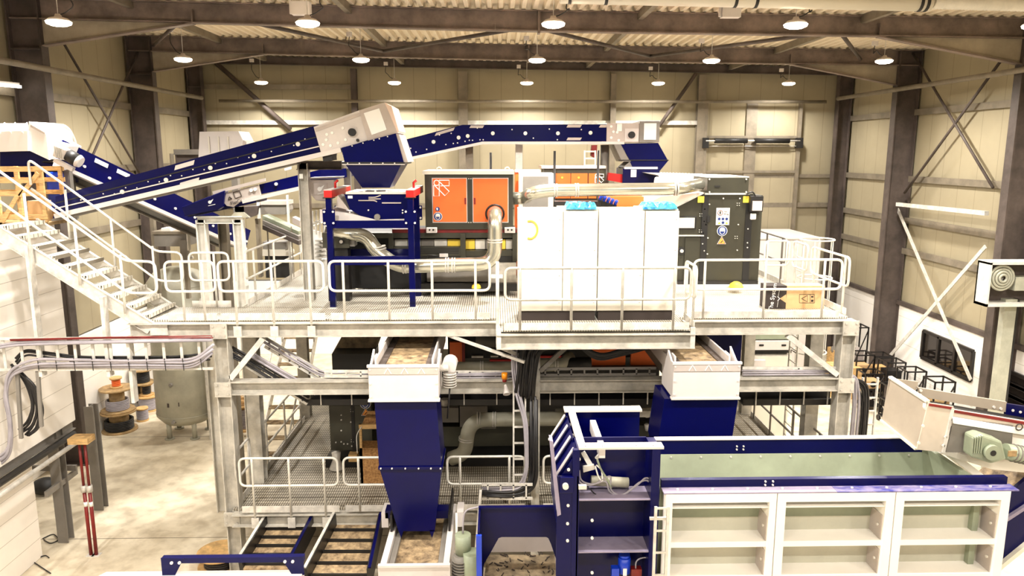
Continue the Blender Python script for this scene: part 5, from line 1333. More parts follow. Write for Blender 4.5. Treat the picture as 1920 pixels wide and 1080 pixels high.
# gear motor right of the left head
gm = thing('gear_motor', 'white and grey gear motor on the right of the left discharge conveyor', 'motor', PY(842, 700, 12.7))
q = PY(841, 690, 12.6); MB().cyl(q, q + V((0.02, 0.3, 0.04)), 0.13, 14).build('gear_housing', 'white', gm)
q2 = PY(843, 692, 12.62)
MB().cyl(q2 + V((0, 0, -0.05)), q2 + V((0, 0, -0.32)), 0.105, 14).build('motor_body', 'midgrey', gm)
for k in range(6): MB().cyl(q2 + V((0, 0, -0.07 - k * 0.045)), q2 + V((0, 0, -0.085 - k * 0.045)), 0.118, 14).build('cooling_fin', 'galv', gm)
MB().cyl(q, V((-0.98, q.y, q.z)), 0.06, 10).build('shaft', 'galv', gm)
MB().tube([q2 + V((0, 0, -0.32)), q2 + V((-0.05, 0, -0.9))], 0.015, 6).build('cable', 'cabledark', gm)
def chute(px, lab, ylist, Y0, m='blue', flange=None):
    """px: list of (left, right, y) rows"""
    a = PY(px[0][0], px[0][2], Y0)
    t = thing('chute', lab, 'chute', PY((px[-1][0] + px[-1][1]) / 2, px[-1][2], Y0 + 0.4))
    for i in range(len(px) - 1):
        (l0, r0, y0), (l1, r1, y1) = px[i], px[i + 1]
        d0, d1 = ylist[i], ylist[i + 1]
        A = [PY(l0, y0, Y0), PY(r0, y0, Y0), PY(r0, y0, Y0) + V((0, d0, 0)), PY(l0, y0, Y0) + V((0, d0, 0))]
        B = [PY(l1, y1, Y0), PY(r1, y1, Y0), PY(r1, y1, Y0) + V((0, d1, 0)), PY(l1, y1, Y0) + V((0, d1, 0))]
        MB().loft(A, B).build(('upper_shell', 'lower_shell', 'tip')[i], m, t)
    return t
ch = chute([(702, 818, 750), (711, 828, 877), (747, 815, 996)], (0.8, 0.8, 0.5), 12.27, 'left blue chute dropping from the white conveyor to the belt below', )if False else chute([(702, 818, 750), (711, 828, 877), (747, 815, 996)], 'left blue chute dropping from the white conveyor to the belt below', (0.8, 0.8, 0.5), 12.27)
rectP(709, 830, 876, 880, 12.24, 0.85).build('flange', 'blue', ch)
for a_, b_ in ((747, 757), (805, 815)): prismP([(a_, 994), (b_, 994), ((a_ + b_) / 2, 1009)], 12.27, 0.03).build('skirt_point', 'blue', ch)
mb = MB(); mb.bolts([PY(x, 878, 12.24) for x in (714, 735, 760, 785, 808, 826)], 0.014); mb.build('bolt', 'bolt', ch)
for x0, x1 in ((722, 742), (818, 845)): rectP(x0, x1, 958, 972, 12.5, 0.25).build('support_ear', 'blue', ch)
ch2 = chute([(1246, 1384, 748), (1232, 1370, 840), (1250, 1350, 930)], 'right blue chute below the right white conveyor end, behind the bunker rim', (0.8, 0.8, 0.5), 12.27)
# ---- receiving conveyor under the left chute
rc = thing('belt_conveyor', 'white sided belt conveyor running toward the viewer under the left chute', 'conveyor', (-1.3, 12, FZ))
xl_, xr_ = -1.9, -0.78
za_ = 2.74
MB().box(xl_ - 0.02, xr_ + 0.02, 11.15, 11.19, 1.9, za_).build('end_plate', 'white', rc)
MB().box(xl_ - 0.02, xr_ + 0.02, 11.13, 11.2, za_ - 0.02, za_ + 0.02).build('end_flange', 'white', rc)
for xx in (xl_, xr_ - 0.1):
    MB().box(xx, xx + 0.1, 11.2, 13.36, 2.2, za_ - 0.02).build('side_channel', 'white', rc)
    MB().box(xx + 0.02, xx + 0.06, 12.3, 13.36, za_ - 0.02, za_ + 0.3).build('side_guard', 'blackmetal', rc)
MB().box(xl_ + 0.2, xr_ - 0.2, 11.25, 13.36, 2.5, 2.54).build('belt', 'belt', rc)
for xx in (xl_ + 0.1, xr_ - 0.2): MB().box(xx, xx + 0.1, 11.2, 13.36, 2.42, 2.62).build('skirt', 'midgrey', rc)
for xx in (xl_ + 0.05, xr_ - 0.05):
    for yy in (11.5, 13.1): MB().box(xx - 0.05, xx + 0.05, yy, yy + 0.1, FZ, 2.25).build('leg', 'galv', rc)
for xx in (xl_ - 0.16, xr_ + 0.06):
    MB().box(xx, xx + 0.12, 12.5, 12.9, 2.7, 2.98).build('chute_bracket', 'white', rc)
# motor cluster right of it
mc = thing('gear_motor', 'pale green gear motor standing right of the lower belt conveyor', 'motor', PY(868, 1080, 11.4))
q = PY(868, 1000, 11.4)
MB().cyl(q + V((0, 0, -0.02)), q + V((0, 0, -0.35)), 0.13, 14).build('gear_housing', 'motor', mc); MB().cyl(q + V((0.16, -0.1, -0.28)), q + V((0.16, -0.1, -0.95)), 0.16, 14).build('motor_body', 'motor', mc)
for k in range(8): MB().cyl(q + V((-0.04, -0.05, -0.42 - k * 0.05)), q + V((-0.04, -0.05, -0.44 - k * 0.05)), 0.15, 14).build('cooling_fin', 'midgrey', mc)
MB().cyl(q + V((-0.04, -0.05, -0.35)), q + V((-0.04, -0.05, -0.85)), 0.12, 12).build('shaft_housing', 'midgrey', mc)
MB().tube(fillet([q + V((0, 0, 0.0)), q + V((0.0, 0.1, 0.2)), q + V((0.04, 0.1, 0.36)), q + V((0.3, 0.1, 0.42))], 0.1), 0.015, 6).build('cable', 'cable', mc)
MB().cyl(q + V((-0.12, 0.3, -1.1)), q + V((-0.12, 0.3, 0.2)), 0.02, 8).build('conduit', 'galv', mc)
MB().box(q.x - 0.25, q.x + 0.3, q.y - 0.1, q.y + 0.3, q.z - 1.1, q.z - 1.0).build('bracket', 'galv', mc)
# ---- two dirty inclined conveyors further left
def trough(pa, pb, pc, pd, Ya, Yb, lab, side='blackmetal'):
    """belt corners: back left, back right, front right, front left"""
    A, B, Cc, D = PY(*pa, Ya), PY(*pb, Ya), PY(*pc, Yb), PY(*pd, Yb)
    t = thing('belt_conveyor', lab, 'conveyor', (A + B + Cc + D) / 4)
    MB().prism([A, B, Cc, D], (0, 0, -0.05)).build('belt', 'belt', t)
    for k in range(5):
        f = (k + 0.6) / 5; MB().bar(A.lerp(D, f) + dz(0.02), B.lerp(Cc, f) + dz(0.02), 0.04, 0.05).build('cleat', 'black', t)
    for u, v, nm in ((A, D, -1), (B, Cc, 1)):
        MB().bar(u + V((nm * 0.04, 0, 0.06)), v + V((nm * 0.04, 0, 0.06)), 0.07, 0.36).build('side_plate', side, t)
        MB().bar(u + V((nm * 0.05, 0, 0.25)), v + V((nm * 0.05, 0, 0.25)), 0.05, 0.02).build('side_flange', 'blue' if nm > 0 else 'galv', t)
    MB().bar(D.lerp(Cc, .5) + V((0, .3, -0.1)), V((D.lerp(Cc, .5).x, D.y + .3, FZ)), 0.1, 0.1, V((0, 1, 0))).build('leg', 'galv', t)
    return t
trough((632, 984), (710, 984), (688, 1090), (578, 1090), 13.2, 11.6, 'dirty inclined belt conveyor with cleats left of the lower belt conveyor')
trough((506, 984), (584, 984), (542, 1066), (456, 1066), 13.6, 12.4, 'dirty inclined belt conveyor half hidden behind the blue bar at the bottom')
# ---- blue chute housing at the bottom centre
Yh = 10.9
bh = thing('chute_housing', 'open blue chute housing with a cut-out at the bottom centre', 'chute', PY(910, 1080, Yh))
MB().prism(pp([(901, 955), (1046, 954), (1048, 1100), (1043, 1050), (1033, 1020), (1028, 1009), (1024, 1007), (941, 1007), (935, 1009), (920, 1036), (907, 1058), (905, 1100), (901, 1100)], Yh), (0, 0.02, 0)).build('back_plate', 'blue', bh)
A = PY(901, 954, Yh)
MB().box(A.x - 0.03, A.x, 10.2, Yh, 2.0, A.z).build('side_plate', 'blue', bh); MB().box(A.x - 0.05, A.x + 0.03, 10.15, 10.2, 2.0, A.z - 0.05).build('side_edge', 'blue2', bh)
MB().box(A.x - 0.03, PY(1046, 954, Yh).x, Yh - 0.02, Yh + 0.05, A.z, A.z + 0.03).build('top_flange', 'blue', bh)
rectP(912, 1050, 990, 1034, Yh + 0.75, 0.03).build('inner_plate', 'grey', bh)
sb = thing('belt_conveyor', 'dirty wide belt inside the blue chute housing, scattered with twigs', 'conveyor', PY(970, 1080, Yh + 0.3))
A, B, Cc, D = PY(914, 1040, Yh + 0.7), PY(1040, 1040, Yh + 0.7), PY(1046, 1120, Yh - 0.7), PY(902, 1120, Yh - 0.7)
MB().prism([A, B, Cc, D], (0, 0, -0.05)).build('belt', 'dust', sb)
random.seed(3); mb = MB()
for k in range(60):
    f, g = random.random(), random.random(); p = A.lerp(B, f).lerp(D.lerp(Cc, f), g) + dz(0.012); an = random.uniform(0, 3.1); L = random.uniform(.04, .12)
    mb.bar(p, p + V((math.cos(an) * L, math.sin(an) * L * .9, 0.01)), 0.012, 0.012)
o = mb.build('twig_litter', 'print', sb); o['kind'] = 'stuff'
MB().bar(A + V((-0.05, 0, 0.1)), D + V((-0.05, 0, 0.1)), 0.03, 0.25).build('side_rail', 'blackmetal', sb); MB().bar(B + V((0.03, 0, 0)), Cc + V((0.03, 0, 0)), 0.06, 0.3).build('side_rail', 'white', sb)
# ---- blue bar and white lid at the bottom left
wl = thing('white_machine_cover', 'white machine lid with a blue bar at the bottom left edge', 'machine', (-4.2, 9.5, FZ))
zc_ = PY(570, 1068, 10.0).z
MB().prism([V((PZ(130, 1090, zc_).x, 9.3, zc_)), V((PY(570, 1066, 10).x, 9.3, zc_)), V((PY(570, 1066, 10).x, 10.0, zc_)), V((PY(200, 1073, 10).x, 10.0, zc_))], (0, 0, -1.6)).build('lid', 'white', wl)
MB().box(-5.4, -3.0, 9.3, 9.9, FZ, zc_ - 1.6).build('body', 'midgrey', wl)
Yw = 9.9
z0 = zc_
a, b = PY(302, 1047, Yw), PY(569, 1044, Yw)
MB().box(a.x, b.x, Yw, Yw + 0.09, a.z - 0.08, a.z + 0.0).build('blue_bar', 'blue', wl)
for x0, s_ in ((a.x, 1), (b.x, -1)):
    br = MB().prism([(x0, Yw - 0.01, z0 - 0.02), (x0, Yw - 0.01, a.z + 0.01), (x0 + s_ * 0.32, Yw - 0.01, a.z), (x0 + s_ * 0.17, Yw - 0.01, z0 - 0.02)], (0, 0.012, 0)).build('bracket', 'blue', wl)
    MB().bolts([(x0 + s_ * q_, Yw - 0.01, a.z - 0.06) for q_ in (0.15, 0.26)], 0.022).build('bolt', 'bolt', br)
# ================================================================ THE FEED BUNKER IN THE FOREGROUND
XB0, XB1, YB0, YB1, ZB = 2.16, 6.72, 9.05, 10.65, 5.06
bk = thing('feed_bunker', 'long feed bunker with white panelled front and blue rims at the lower right', 'bunker', ((XB0 + XB1) / 2, 9.9, FZ))
MB().box(XB0, XB1 + 0.05, 9.22, 9.3, 4.96, ZB).build('front_rim', 'blue', bk)
MB().box(XB0, XB1 - 0.2, YB1 - 0.05, YB1 + 0.05, 4.82, ZB).build('back_rim', 'blue', bk)
MB().box(XB0, XB1 - 0.2, YB1 - 0.06, YB1 + 0.06, ZB, ZB + 0.015).build('back_rim_top', 'white', bk)
xs_ = XA(1560, 915, 9.2)
MB().box(XB0, xs_, YB0, 9.24, 4.94, 4.957).build('ledge', 'ledge', bk); MB().box(xs_ + 0.004, XB1 + 0.1, YB0, 9.24, 4.94, 4.957).build('ledge', 'wornblue', bk)
mb = MB()
for k in range(10): x = XB0 + 0.2 + k * 0.46; mb.cyl((x, 9.15, 4.957), (x, 9.15, 4.972), 0.018, 8)
mb.build('bolt', 'bolt', bk)
for px, Y, zc2 in ((1442, 9.22, 5.01), (1384, YB1 - 0.06, 4.94)):
    x = XA(px, 900, Y); mb = MB(); mb.bolts([(x + a, Y, zc2 + b) for a in (-.05, .05) for b in (-.025, .025)], 0.013); mb.build('bolt', 'bolt', bk)
MB().prism([(XB0, YB1 - 0.06, 4.84), (XB0, YB1 - 0.02, 4.84), (XB0, 10.25, 3.4), (XB0, 10.21, 3.4)], (XB1 - XB0 - 0.25, 0, 0)).build('back_liner', 'liner', bk)
MB().prism([(XB0, 9.3, 4.95), (XB0, 9.26, 4.95), (XB0, 9.66, 3.4), (XB0, 9.7, 3.4)], (XB1 - XB0 - 0.25, 0, 0)).build('front_liner', 'liner', bk)
MB().box(XB0, XB1 - 0.2, 9.5, 10.5, 3.3, 3.36).build('floor_belt', 'black', bk)
MB().box(XB1 - 0.3, XB1 - 0.22, 9.3, YB1, 3.4, 4.95).build('end_wall', 'liner', bk)
mb = MB(); mb.bolts([(XB0 + 0.45 * k, YB1 - 0.065, 4.80) for k in range(1, 10)], 0.014); mb.build('bolt', 'galv', bk)
cuts = [XB0 + 0.02, XA(1453, 1000, YB0), XA(1673, 1000, YB0), XB1]
for k in range(3):
    x0, x1 = cuts[k] + 0.006, cuts[k + 1] - 0.006
    f = 0.115 if k else 0.09
    fm = MB(); fm.box(x0, x0 + f, YB0, YB0 + 0.16, FZ + 0.6, 4.94); fm.box(x1 - f, x1, YB0, YB0 + 0.36, FZ + 0.6, 4.94); fm.box(x0 + f, x1 - f, YB0, YB0 + 0.16, 4.82, 4.94)
    fo_ = fm.build('front_frame', 'brightwhite', bk)
    MB().box(x0 + f, x1 - f, YB0 + 0.34, YB0 + 0.36, FZ + 0.6, 4.82).build('panel', 'panel', bk)
    for yy, h in ((949, 0.015), (1014, 0.075), (1078, 0.075), (1140, 0.075)):
        z = ZA(1560, yy, YB0 + 0.03); MB().box(x0 + f, x1 - f, YB0 + 0.03, YB0 + 0.34, z - h, z).build('shelf_rib', 'brightwhite', bk)
    for yy in (985, 1048):
        z = ZA(1560, yy, YB0 + 0.1); MB().box(x1 - f - 0.012, x1 - f, YB0 + 0.05, YB0 + 0.34, z - 0.19, z + 0.16).build('gusset', 'grey', bk); mb = MB(); mb.cyl((x1 - f - 0.01, YB0 + 0.12, z), (x1 - f - 0.03, YB0 + 0.12, z), 0.02, 8); mb.build('bolt', 'bolt', bk)
MB().box(XB0 + 0.2, XB1 - 0.2, YB0 + 0.4, YB1, FZ, 3.3).build('under_frame', 'darksteel', bk)
# ladder on the bunker
ll = thing('wall_ladder', 'small galvanised ladder on the bunker front beside the blue drum housing', 'ladder', PY(1239, 1080, 8.95))
for px in (1228, 1251):
    x = XA(px, 1000, 8.95); MB().bar((x, 8.95, ZA(1240, 950, 8.95)), (x, 8.95, 3.0), 0.035, 0.03, V((0, 1, 0))).build('stile', 'galv', ll)
for yy in (953, 995, 1036, 1078):
    z = ZA(1240, yy, 8.95); MB().box(XA(1228, 1000, 8.95), XA(1251, 1000, 8.95), 8.94, 8.96, z - 0.012, z + 0.012).build('rung', 'galv', ll)
z = ZA(1240, 974, 8.95); MB().box(XA(1219, 974, 8.95), XA(1256, 974, 8.95), 8.96, 9.0, z - 0.015, z + 0.015).build('wall_bracket', 'galv', ll)
# ---- drum housing (blue, left end of the bunker)
dh = thing('drum_housing', 'deep blue drum housing with white top plates at the left end of the bunker', 'bunker', (1.5, 9.9, FZ))
HX0, HX1, HY0, HY1, HZ = 1.0, 2.12, 9.15, 10.6, 5.52
MB().box(HX0 + 0.02, HX1, HY1, HY1 + 0.06, 3.2, HZ).build('back_wall', 'blue', dh)
MB().box(HX0, HX1 + 0.03, HY1 - 0.03, HY1 + 0.16, HZ, HZ + 0.03).build('back_top_plate', 'white', dh)
MB().box(HX0 + 0.06, HX1 + 0.04, HY0, HY0 + 0.17, HZ, HZ + 0.03).build('front_top_plate', 'white', dh)
mb = MB(); mb.bolts([(HX0 + 0.15 + 0.22 * k, HY0 + 0.05, HZ + 0.03) for k in range(5)], 0.01, V((0, 0, 1)), 0.006); mb.bolts([(HX0 + 0.1 + 0.25 * k, HY1 + 0.02, HZ + 0.03) for k in range(5)], 0.01, V((0, 0, 1)), 0.006); mb.build('bolt', 'midgrey', dh)
MB().box(HX0 + 0.02, HX1, HY0 + 0.42, HY0 + 0.45, 2.6, HZ).build('front_panel', 'blue', dh)
MB().box(HX1 - 0.11, HX1, HY0, HY0 + 0.45, 2.6, HZ).build('right_post', 'blue', dh)
MB().box(HX0 + 0.04, HX0 + 0.07, HY0, HY0 + 0.45, 2.6, HZ).build('left_web', 'blue', dh)
for y0, y1, m in ((927, 940, 'ledge'), (1022, 1038, 'ledge')):
    z = ZA(1150, y1, HY0); MB().box(HX0 + 0.07, HX1 - 0.11, HY0 + 0.02, HY0 + 0.42, z, z + 0.015).build('shelf', m, dh)
xf0 = XA(1044, 930, HY0)
MB().box(xf0, HX0 + 0.06, HY0 + 0.0, HY0 + 0.03, 2.8, 5.16).build('cheek_plate', 'blue', dh)
MB().box(HX0 - 0.02, HX0 + 0.04, HY0 - 0.01, HY0 + 0.06, 2.8, HZ).build('cheek_post', 'blue', dh)
MB().bolts([PY(x, y, HY0) for x, y in ((1066, 880), (1065, 947), (1064, 981), (1064, 1013), (1110, 975), (1110, 1008), (1110, 1073))], 0.02).build('bolt', 'bolt', dh)
cov = [V((HX0 + 0.04, 0, 5.48)), V((xf0 + 0.03, 0, 5.1)), V((xf0 + 0.03, 0, 4.3)), V((HX0 + 0.04, 0, 4.0))]
MB().prism([p + V((0, HY0 + 0.04, 0)) for p in cov], (0, HY1 - HY0 - 0.06, 0)).build('side_cover', 'blue', dh)
for k, yy in enumerate((10.5, 10.08, 9.66, 9.24)):
    r0 = cov[0] + V((-0.02, yy, 0.0)); r1 = cov[1] + V((-0.02, yy, 0.0))
    rb = MB().prism([r0, r1, r1 + V((0, 0, -0.25)), r0 + V((0.02, 0, -0.4))], (0, 0.03, 0)).build('rib', 'blue', dh)
    MB().bar(r0 + V((-0.025, 0, 0.025)), r1 + V((-0.025, 0, 0.025)), 0.07, 0.012, V((-.7, 0, .7))).build('rib_flange', 'white', rb)
    MB().bolts([r0 + V((0.05, -0.0, -0.12))], 0.022).build('bolt', 'bolt', rb)
MB().box(HX0 + 0.06, HX0 + 0.16, HY0 + 0.17, HY1, HZ - 0.03, HZ + 0.01).build('top_bar', 'white', dh)
MB().box(HX0 + 0.35, HX0 + 0.43, HY0 + 0.2, HY1 - 0.25, HZ - 0.2, HZ - 0.04).build('inner_bar', 'white', dh)
MB().prism(pp([(1031, 826), (1037, 828), (1052, 965), (1045, 968)], HY0 - 0.02), (0, 0.2, 0)).build('flap_plate', 'ledge', dh)
MB().box(PY(1085, 868, HY0).x, PY(1100, 868, HY0).x, HY0 - 0.05, HY0, ZA(1070, 915, HY0), ZA(1070, 908, HY0)).build('hinge_pin', 'galv', dh)
rectP(1050, 1076, 895, 925, HY0 - 0.03, 0.04).build('hinge_plate', 'blue', dh, bevel=0.01); q = PY(1060, 910, HY0 - 0.03); MB().cyl(q, q + FR * 0.05, 0.04, 12).build('hinge_bolt', 'galv', dh)
Yq = HY0 + 0.3
MB().tube(pp([(1108, 901), (1178, 905)], Yq), 0.07, 14).build('hydraulic_cylinder', 'tank', dh); MB().prism(pp([(1090, 851), (1097, 847), (1113, 874), (1106, 880)], Yq), (0, 0.04, 0)).build('lever', 'stick', dh)
prismP([(1093, 876), (1114, 872), (1116, 880), (1094, 886)], Yq - 0.04, 0.05).build('bracket', 'galv', dh)
prismP([(1116, 860), (1130, 845), (1133, 848), (1120, 862)], Yq - 0.04, 0.05).build('bracket', 'galv', dh)
def hose(pts, r, m, lab):
    o = MB().tube(fillet(pp(pts, Yq - 0.12), 0.12), r, 8).build('hose', m, dh); return o
hose([(1086, 886), (1084, 905), (1110, 912), (1135, 895), (1146, 892), (1143, 920), (1165, 932), (1195, 910), (1212, 893), (1225, 905), (1226, 945)], 0.012, 'cable', '')
hose([(1086, 882), (1088, 902), (1112, 910), (1138, 898), (1141, 925), (1168, 930), (1200, 903), (1216, 899), (1224, 930)], 0.012, 'cable', '')
hose([(1120, 862), (1126, 880), (1140, 900), (1146, 915)], 0.014, 'motor', '')
hose([(1116, 874), (1122, 895), (1130, 905), (1128, 880), (1118, 872)], 0.01, 'stick', '')
hose([(1100, 910), (1120, 932), (1170, 935), (1225, 928)], 0.008, 'cabledark', '')
q = PY(1170, 1072, HY0 + 0.2); MB().cyl(q, q + dz(0.22), 0.085, 16).build('blue_motor', 'blue2', dh); MB().cyl(q + dz(0.22), q + dz(0.26), 0.075, 16).build('motor_cap', 'blue2', dh); MB().box(q.x - 0.03, q.x + 0.02, q.y - 0.1, q.y - 0.085, q.z, q.z + 0.1).build('motor_label', 'stick', dh)
MB().box(q.x - 0.18, q.x - 0.08, q.y - 0.08, q.y + 0.02, q.z - 0.05, q.z + 0.09).build('terminal_box', 'blue2', dh)
hose([(1192, 1075), (1192, 1050), (1210, 1044), (1226, 1048)], 0.01, 'cable', ''); rectP(1184, 1203, 1068, 1085, HY0 + 0.15, 0.1).build('valve_block', 'darkred', dh)
# ---- white conveyor feeding the bunker from the right
wc = thing('belt_conveyor', 'pale grey conveyor with discharge hood reaching over the bunker from the right', 'conveyor', (7.2, 10.1, 4.2))
Yn, Yf_ = 9.7, 10.5
A = [PY(1741, 754, Yn), PY(1719, 842, Yn), PY(1653, 788, Yf_), PY(1670, 708, Yf_)]
MB().plate([A[0], A[3], A[2], A[1]], 0.02).build('hood_side', 'putty', wc)
MB().bar(A[0] + V((-0.01, 0, 0.01)), A[3] + V((-0.01, 0, 0.01)), 0.06, 0.03).build('hood_flange', 'cabinet', wc); MB().bar(A[1], A[2], 0.06, 0.03).build('hood_flange', 'cabinet', wc)
prismP([(1741, 755), (1788, 762), (1770, 848), (1719, 843)], Yn - 0.02, 0.02).build('hood_front', 'putty2', wc)
prismP([(1743, 757), (1787, 764), (1785, 768), (1742, 761)], Yn - 0.03, 0.012).build('front_slot', 'darkred', wc)
prismP([(1668, 709), (1722, 716), (1700, 790), (1655, 786)], Yf_, 0.02).build('hood_back', 'putty', wc)
prismP([(1786, 765), (1790, 766), (1772, 850), (1767, 849)], Yn - 0.05, 0.06).build('hood_flange', 'galv', wc)
mb = MB(); mb.bolts([PY(x, y, Yn - 0.03) for x, y in ((1782, 786), (1772, 819), (1768, 835), (1734, 765), (1730, 798), (1722, 830))], 0.02); mb.build('bolt', 'bolt', wc)
rectP(1732, 1736, 757, 764, Yn - 0.06, 0.02).build('tag', 'stick', wc)
# far side plate and belt, near side frame
prismP([(1722, 727), (1888, 754), (1886, 773), (1728, 744)], Yf_ - 0.05, 0.05).build('far_side_plate', 'putty', wc)
prismP([(1888, 757), (1960, 768), (1958, 790), (1886, 777)], Yf_ - 0.06, 0.05).build('far_side_plate', 'blue', wc)
mb = MB(); mb.bolts([PY(x, y, Yf_ - 0.05) for x, y in ((1726, 732), (1725, 740), (1863, 763), (1876, 766), (1898, 769), (1912, 772))], 0.02); mb.build('bolt', 'bolt', wc)
bA, bB = PY(1745, 752, Yf_ - 0.06), PY(1960, 790, Yf_ - 0.06)
dY = V((0, -(Yf_ - Yn - 0.1), 0))
MB().prism([bA, bB, bB + dY, bA + dY], (0, 0, -0.04)).build('belt', 'black', wc)
prismP([(1788, 768), (1960, 796), (1958, 830), (1786, 800)], Yn - 0.02, 0.04).build('near_side_plate', 'putty2', wc)
prismP([(1790, 769), (1960, 798), (1959, 803), (1790, 774)], Yn - 0.04, 0.02).build('edge_slot', 'darkred', wc)
prismP([(1790, 784), (1900, 798), (1896, 850), (1774, 848)], Yn - 0.03, 0.02).build('motor_plate', 'midgrey', wc)
prismP([(1786, 782), (1960, 812), (1959, 822), (1788, 794)], Yn - 0.06, 0.03).build('middle_flange', 'stick', wc)
prismP([(1770, 848), (1960, 868), (1960, 890), (1860, 880), (1762, 850)], Yn - 0.01, 0.5).build('lower_frame', 'cabinet', wc)
q = PY(1911, 801, Yn - 0.07); MB().tube([q + V((0.045 * math.cos(a), 0, 0.045 * math.sin(a))) for a in [math.pi * 2 * k / 16 for k in range(16)]], 0.008, 6, closed=True).build('round_mark', 'print', wc)
gm = thing('gear_motor', 'grey green gear motor on the side of the pale conveyor at the right edge', 'motor', PY(1870, 870, Yn - 0.2))
Yg = Yn - 0.28
prismP([(1826, 820), (1842, 815), (1880, 828), (1888, 862), (1860, 870), (1822, 858)], Yg, 0.22).build('gear_housing', 'motor', gm, bevel=0.03)
q = PY(1856, 846, Yg); MB().cyl(q, q + FR * 0.07, 0.105, 18).build('bearing_cover', 'motor', gm); MB().cyl(q + FR * 0.07, q + FR * 0.075, 0.04, 14).build('hollow_shaft', 'black', gm)
a, b = PY(1884, 846, Yg + 0.1), PY(1960, 862, Yg + 0.1)
MB().cyl(a, b, 0.11, 18).build('motor_body', 'motor', gm)
for k in range(7): c0_ = a.lerp(b, .18 + .1 * k); MB().cyl(c0_, c0_ + (b - a).normalized() * 0.012, 0.125, 18).build('cooling_fin', 'midgrey', gm)
for k in range(5): prismP([(1824 + k * 4.5, 822 - k * 1), (1826 + k * 4.5, 822 - k), (1824 + k * 4, 850), (1822 + k * 4, 850)], Yg - 0.03, 0.04).build('housing_rib', 'motor', gm)
rectP(1892, 1906, 846, 856, Yg - 0.03, 0.02).build('rating_plate', 'wooddark', gm)
# outgoing blue conveyor at the bottom right corner
oc_ = thing('belt_conveyor', 'blue conveyor rising to the right behind the bunker corner', 'conveyor', PY(1900, 1080, 9.6))
prismP([(1846, 965), (1960, 868), (1960, 990), (1860, 1080)], 9.75, 0.06).build('side_plate', 'blue', oc_); prismP([(1846, 965), (1960, 868), (1960, 990), (1860, 1080)], 10.6, 0.06).build('side_plate', 'blue', oc_)
A, B = PY(1860, 960, 9.81), PY(1960, 875, 9.81); MB().prism([A, B, B + V((0, .78, 0)), A + V((0, .78, 0))], (0, 0, -0.04)).build('belt', 'belt', oc_)
stripe(oc_, (1860, 990), (1960, 925), 9.73, 0.05, 0.06, 'ledge', 'mid_flange'); stripe(oc_, (1860, 1072), (1960, 990), 9.73, 0.06, 0.1, 'cabinet', 'bottom_flange')
prismP([(1775, 852), (1800, 856), (1868, 908), (1860, 918)], 9.85, 0.5).build('discharge_plate', 'stick', oc_)
# ================================================================ LEFT SIDE: FAR CONVEYORS, TANK, REELS
# steep conveyor coming down from the white hood at the far left
a0, a1 = PY(118, 262, 15.9), PY(470, 432, 20.5)
ax = (a1 - a0).normalized(); wv = V((-ax.y, ax.x, 0)).normalized()
if wv.x > 0: wv = -wv
nv = ax.cross(wv);
if nv.z < 0: nv = -nv
Wc = 0.95
sc = thing('belt_conveyor', 'steep blue belt conveyor descending from the white hood at the far left', 'conveyor', V((a1.x, a1.y, a1.z)))
def slab(p, q, o1, o2, h0, h1):
    mb = MB(); A = [p + wv * o1 + nv * h0, p + wv * o2 + nv * h0, p + wv * o2 + nv * h1, p + wv * o1 + nv * h1]
    B = [v + (q - p) for v in A]; mb.loft(A, B); return mb
slab(a0, a1, 0, 0.04, -0.5, 0).build('side_plate', 'blue', sc); slab(a0, a1, Wc - 0.04, Wc, -0.5, 0).build('side_plate', 'blue', sc)
slab(a0, a1, -0.05, 0.06, -0.58, -0.5).build('bottom_flange', 'white', sc); slab(a0, a1, Wc - 0.04, Wc + 0.04, -0.54, -0.5).build('bottom_flange', 'midgrey', sc)
slab(a0, a1, 0.04, Wc - 0.04, -0.50, -0.47).build('drip_pan', 'blackmetal', sc); slab(a0, a1, 0.04, Wc - 0.04, -0.12, -0.1).build('belt', 'black', sc)
L = (a1 - a0).length
for k in range(9):
    q = a0 + ax * (0.6 + k * 0.62) - nv * 0.33; MB().cyl(q, q - wv * 0.03, 0.03, 10).build('roller_cap', 'bolt', sc)
for k, f in enumerate((0.14, 0.24)):
    q = a0 + ax * (L * f) - nv * 0.1; MB().bar(q - wv * 0.01, q + ax * 0.32 - wv * 0.01, 0.01, 0.09, nv).build('label_plate', 'stick', sc)
for f in (0.12,):
    q = a0 + ax * (L * f) - nv * 0.5 + wv * Wc * .5; MB().bar(q, V((q.x, q.y, FZ if f > .5 else 7.88)), 0.14, 0.14, V((0, 1, 0))).build('leg', 'midgrey', sc)
hd = thing('conveyor_hood', 'bright white hood with slatted slanting top at the far left', 'conveyor head', PY(50, 300, 15.9))
Yh = 15.7
MB().loft(pp([(-60, 248), (52, 245), (52, 283), (-60, 286)], Yh), [p + V((0, 1.0, 0)) for p in pp([(-60, 248), (52, 245), (52, 283), (-60, 286)], Yh)]).build('front_box', 'hood', hd)
MB().prism([PY(-60, 250, Yh), PY(52, 246, Yh), PY(52, 231, Yh + 0.45), PY(-60, 231, Yh + 0.45)], (0, 0.02, -0.03)).build('slanted_top', 'grey', hd)
for x in (0, 20, 42): MB().bar(PY(x, 249, Yh - 0.01), PY(x + 9, 231, Yh + 0.44), 0.02, 0.04).build('top_rib', 'hood', hd)
prismP([(54, 228), (86, 246), (92, 300), (54, 282)], Yh + 0.05, 0.95).build('side_box', 'hood', hd)
prismP([(57, 233), (84, 248), (84, 252), (57, 238)], Yh + 0.035, 0.02).build('side_seam', 'grey', hd)
prismP([(86, 252), (128, 274), (124, 300), (88, 298)], Yh + 0.1, 0.5).build('neck', 'hood', hd)
prismP([(0, 285), (54, 283), (104, 300), (108, 345), (0, 330)], Yh + 0.2, 0.8).build('under_casing', 'blue', hd)
gm = thing('gear_motor', 'white and black gear motor beside the white hood at the far left', 'motor', PY(128, 305, 15.6))
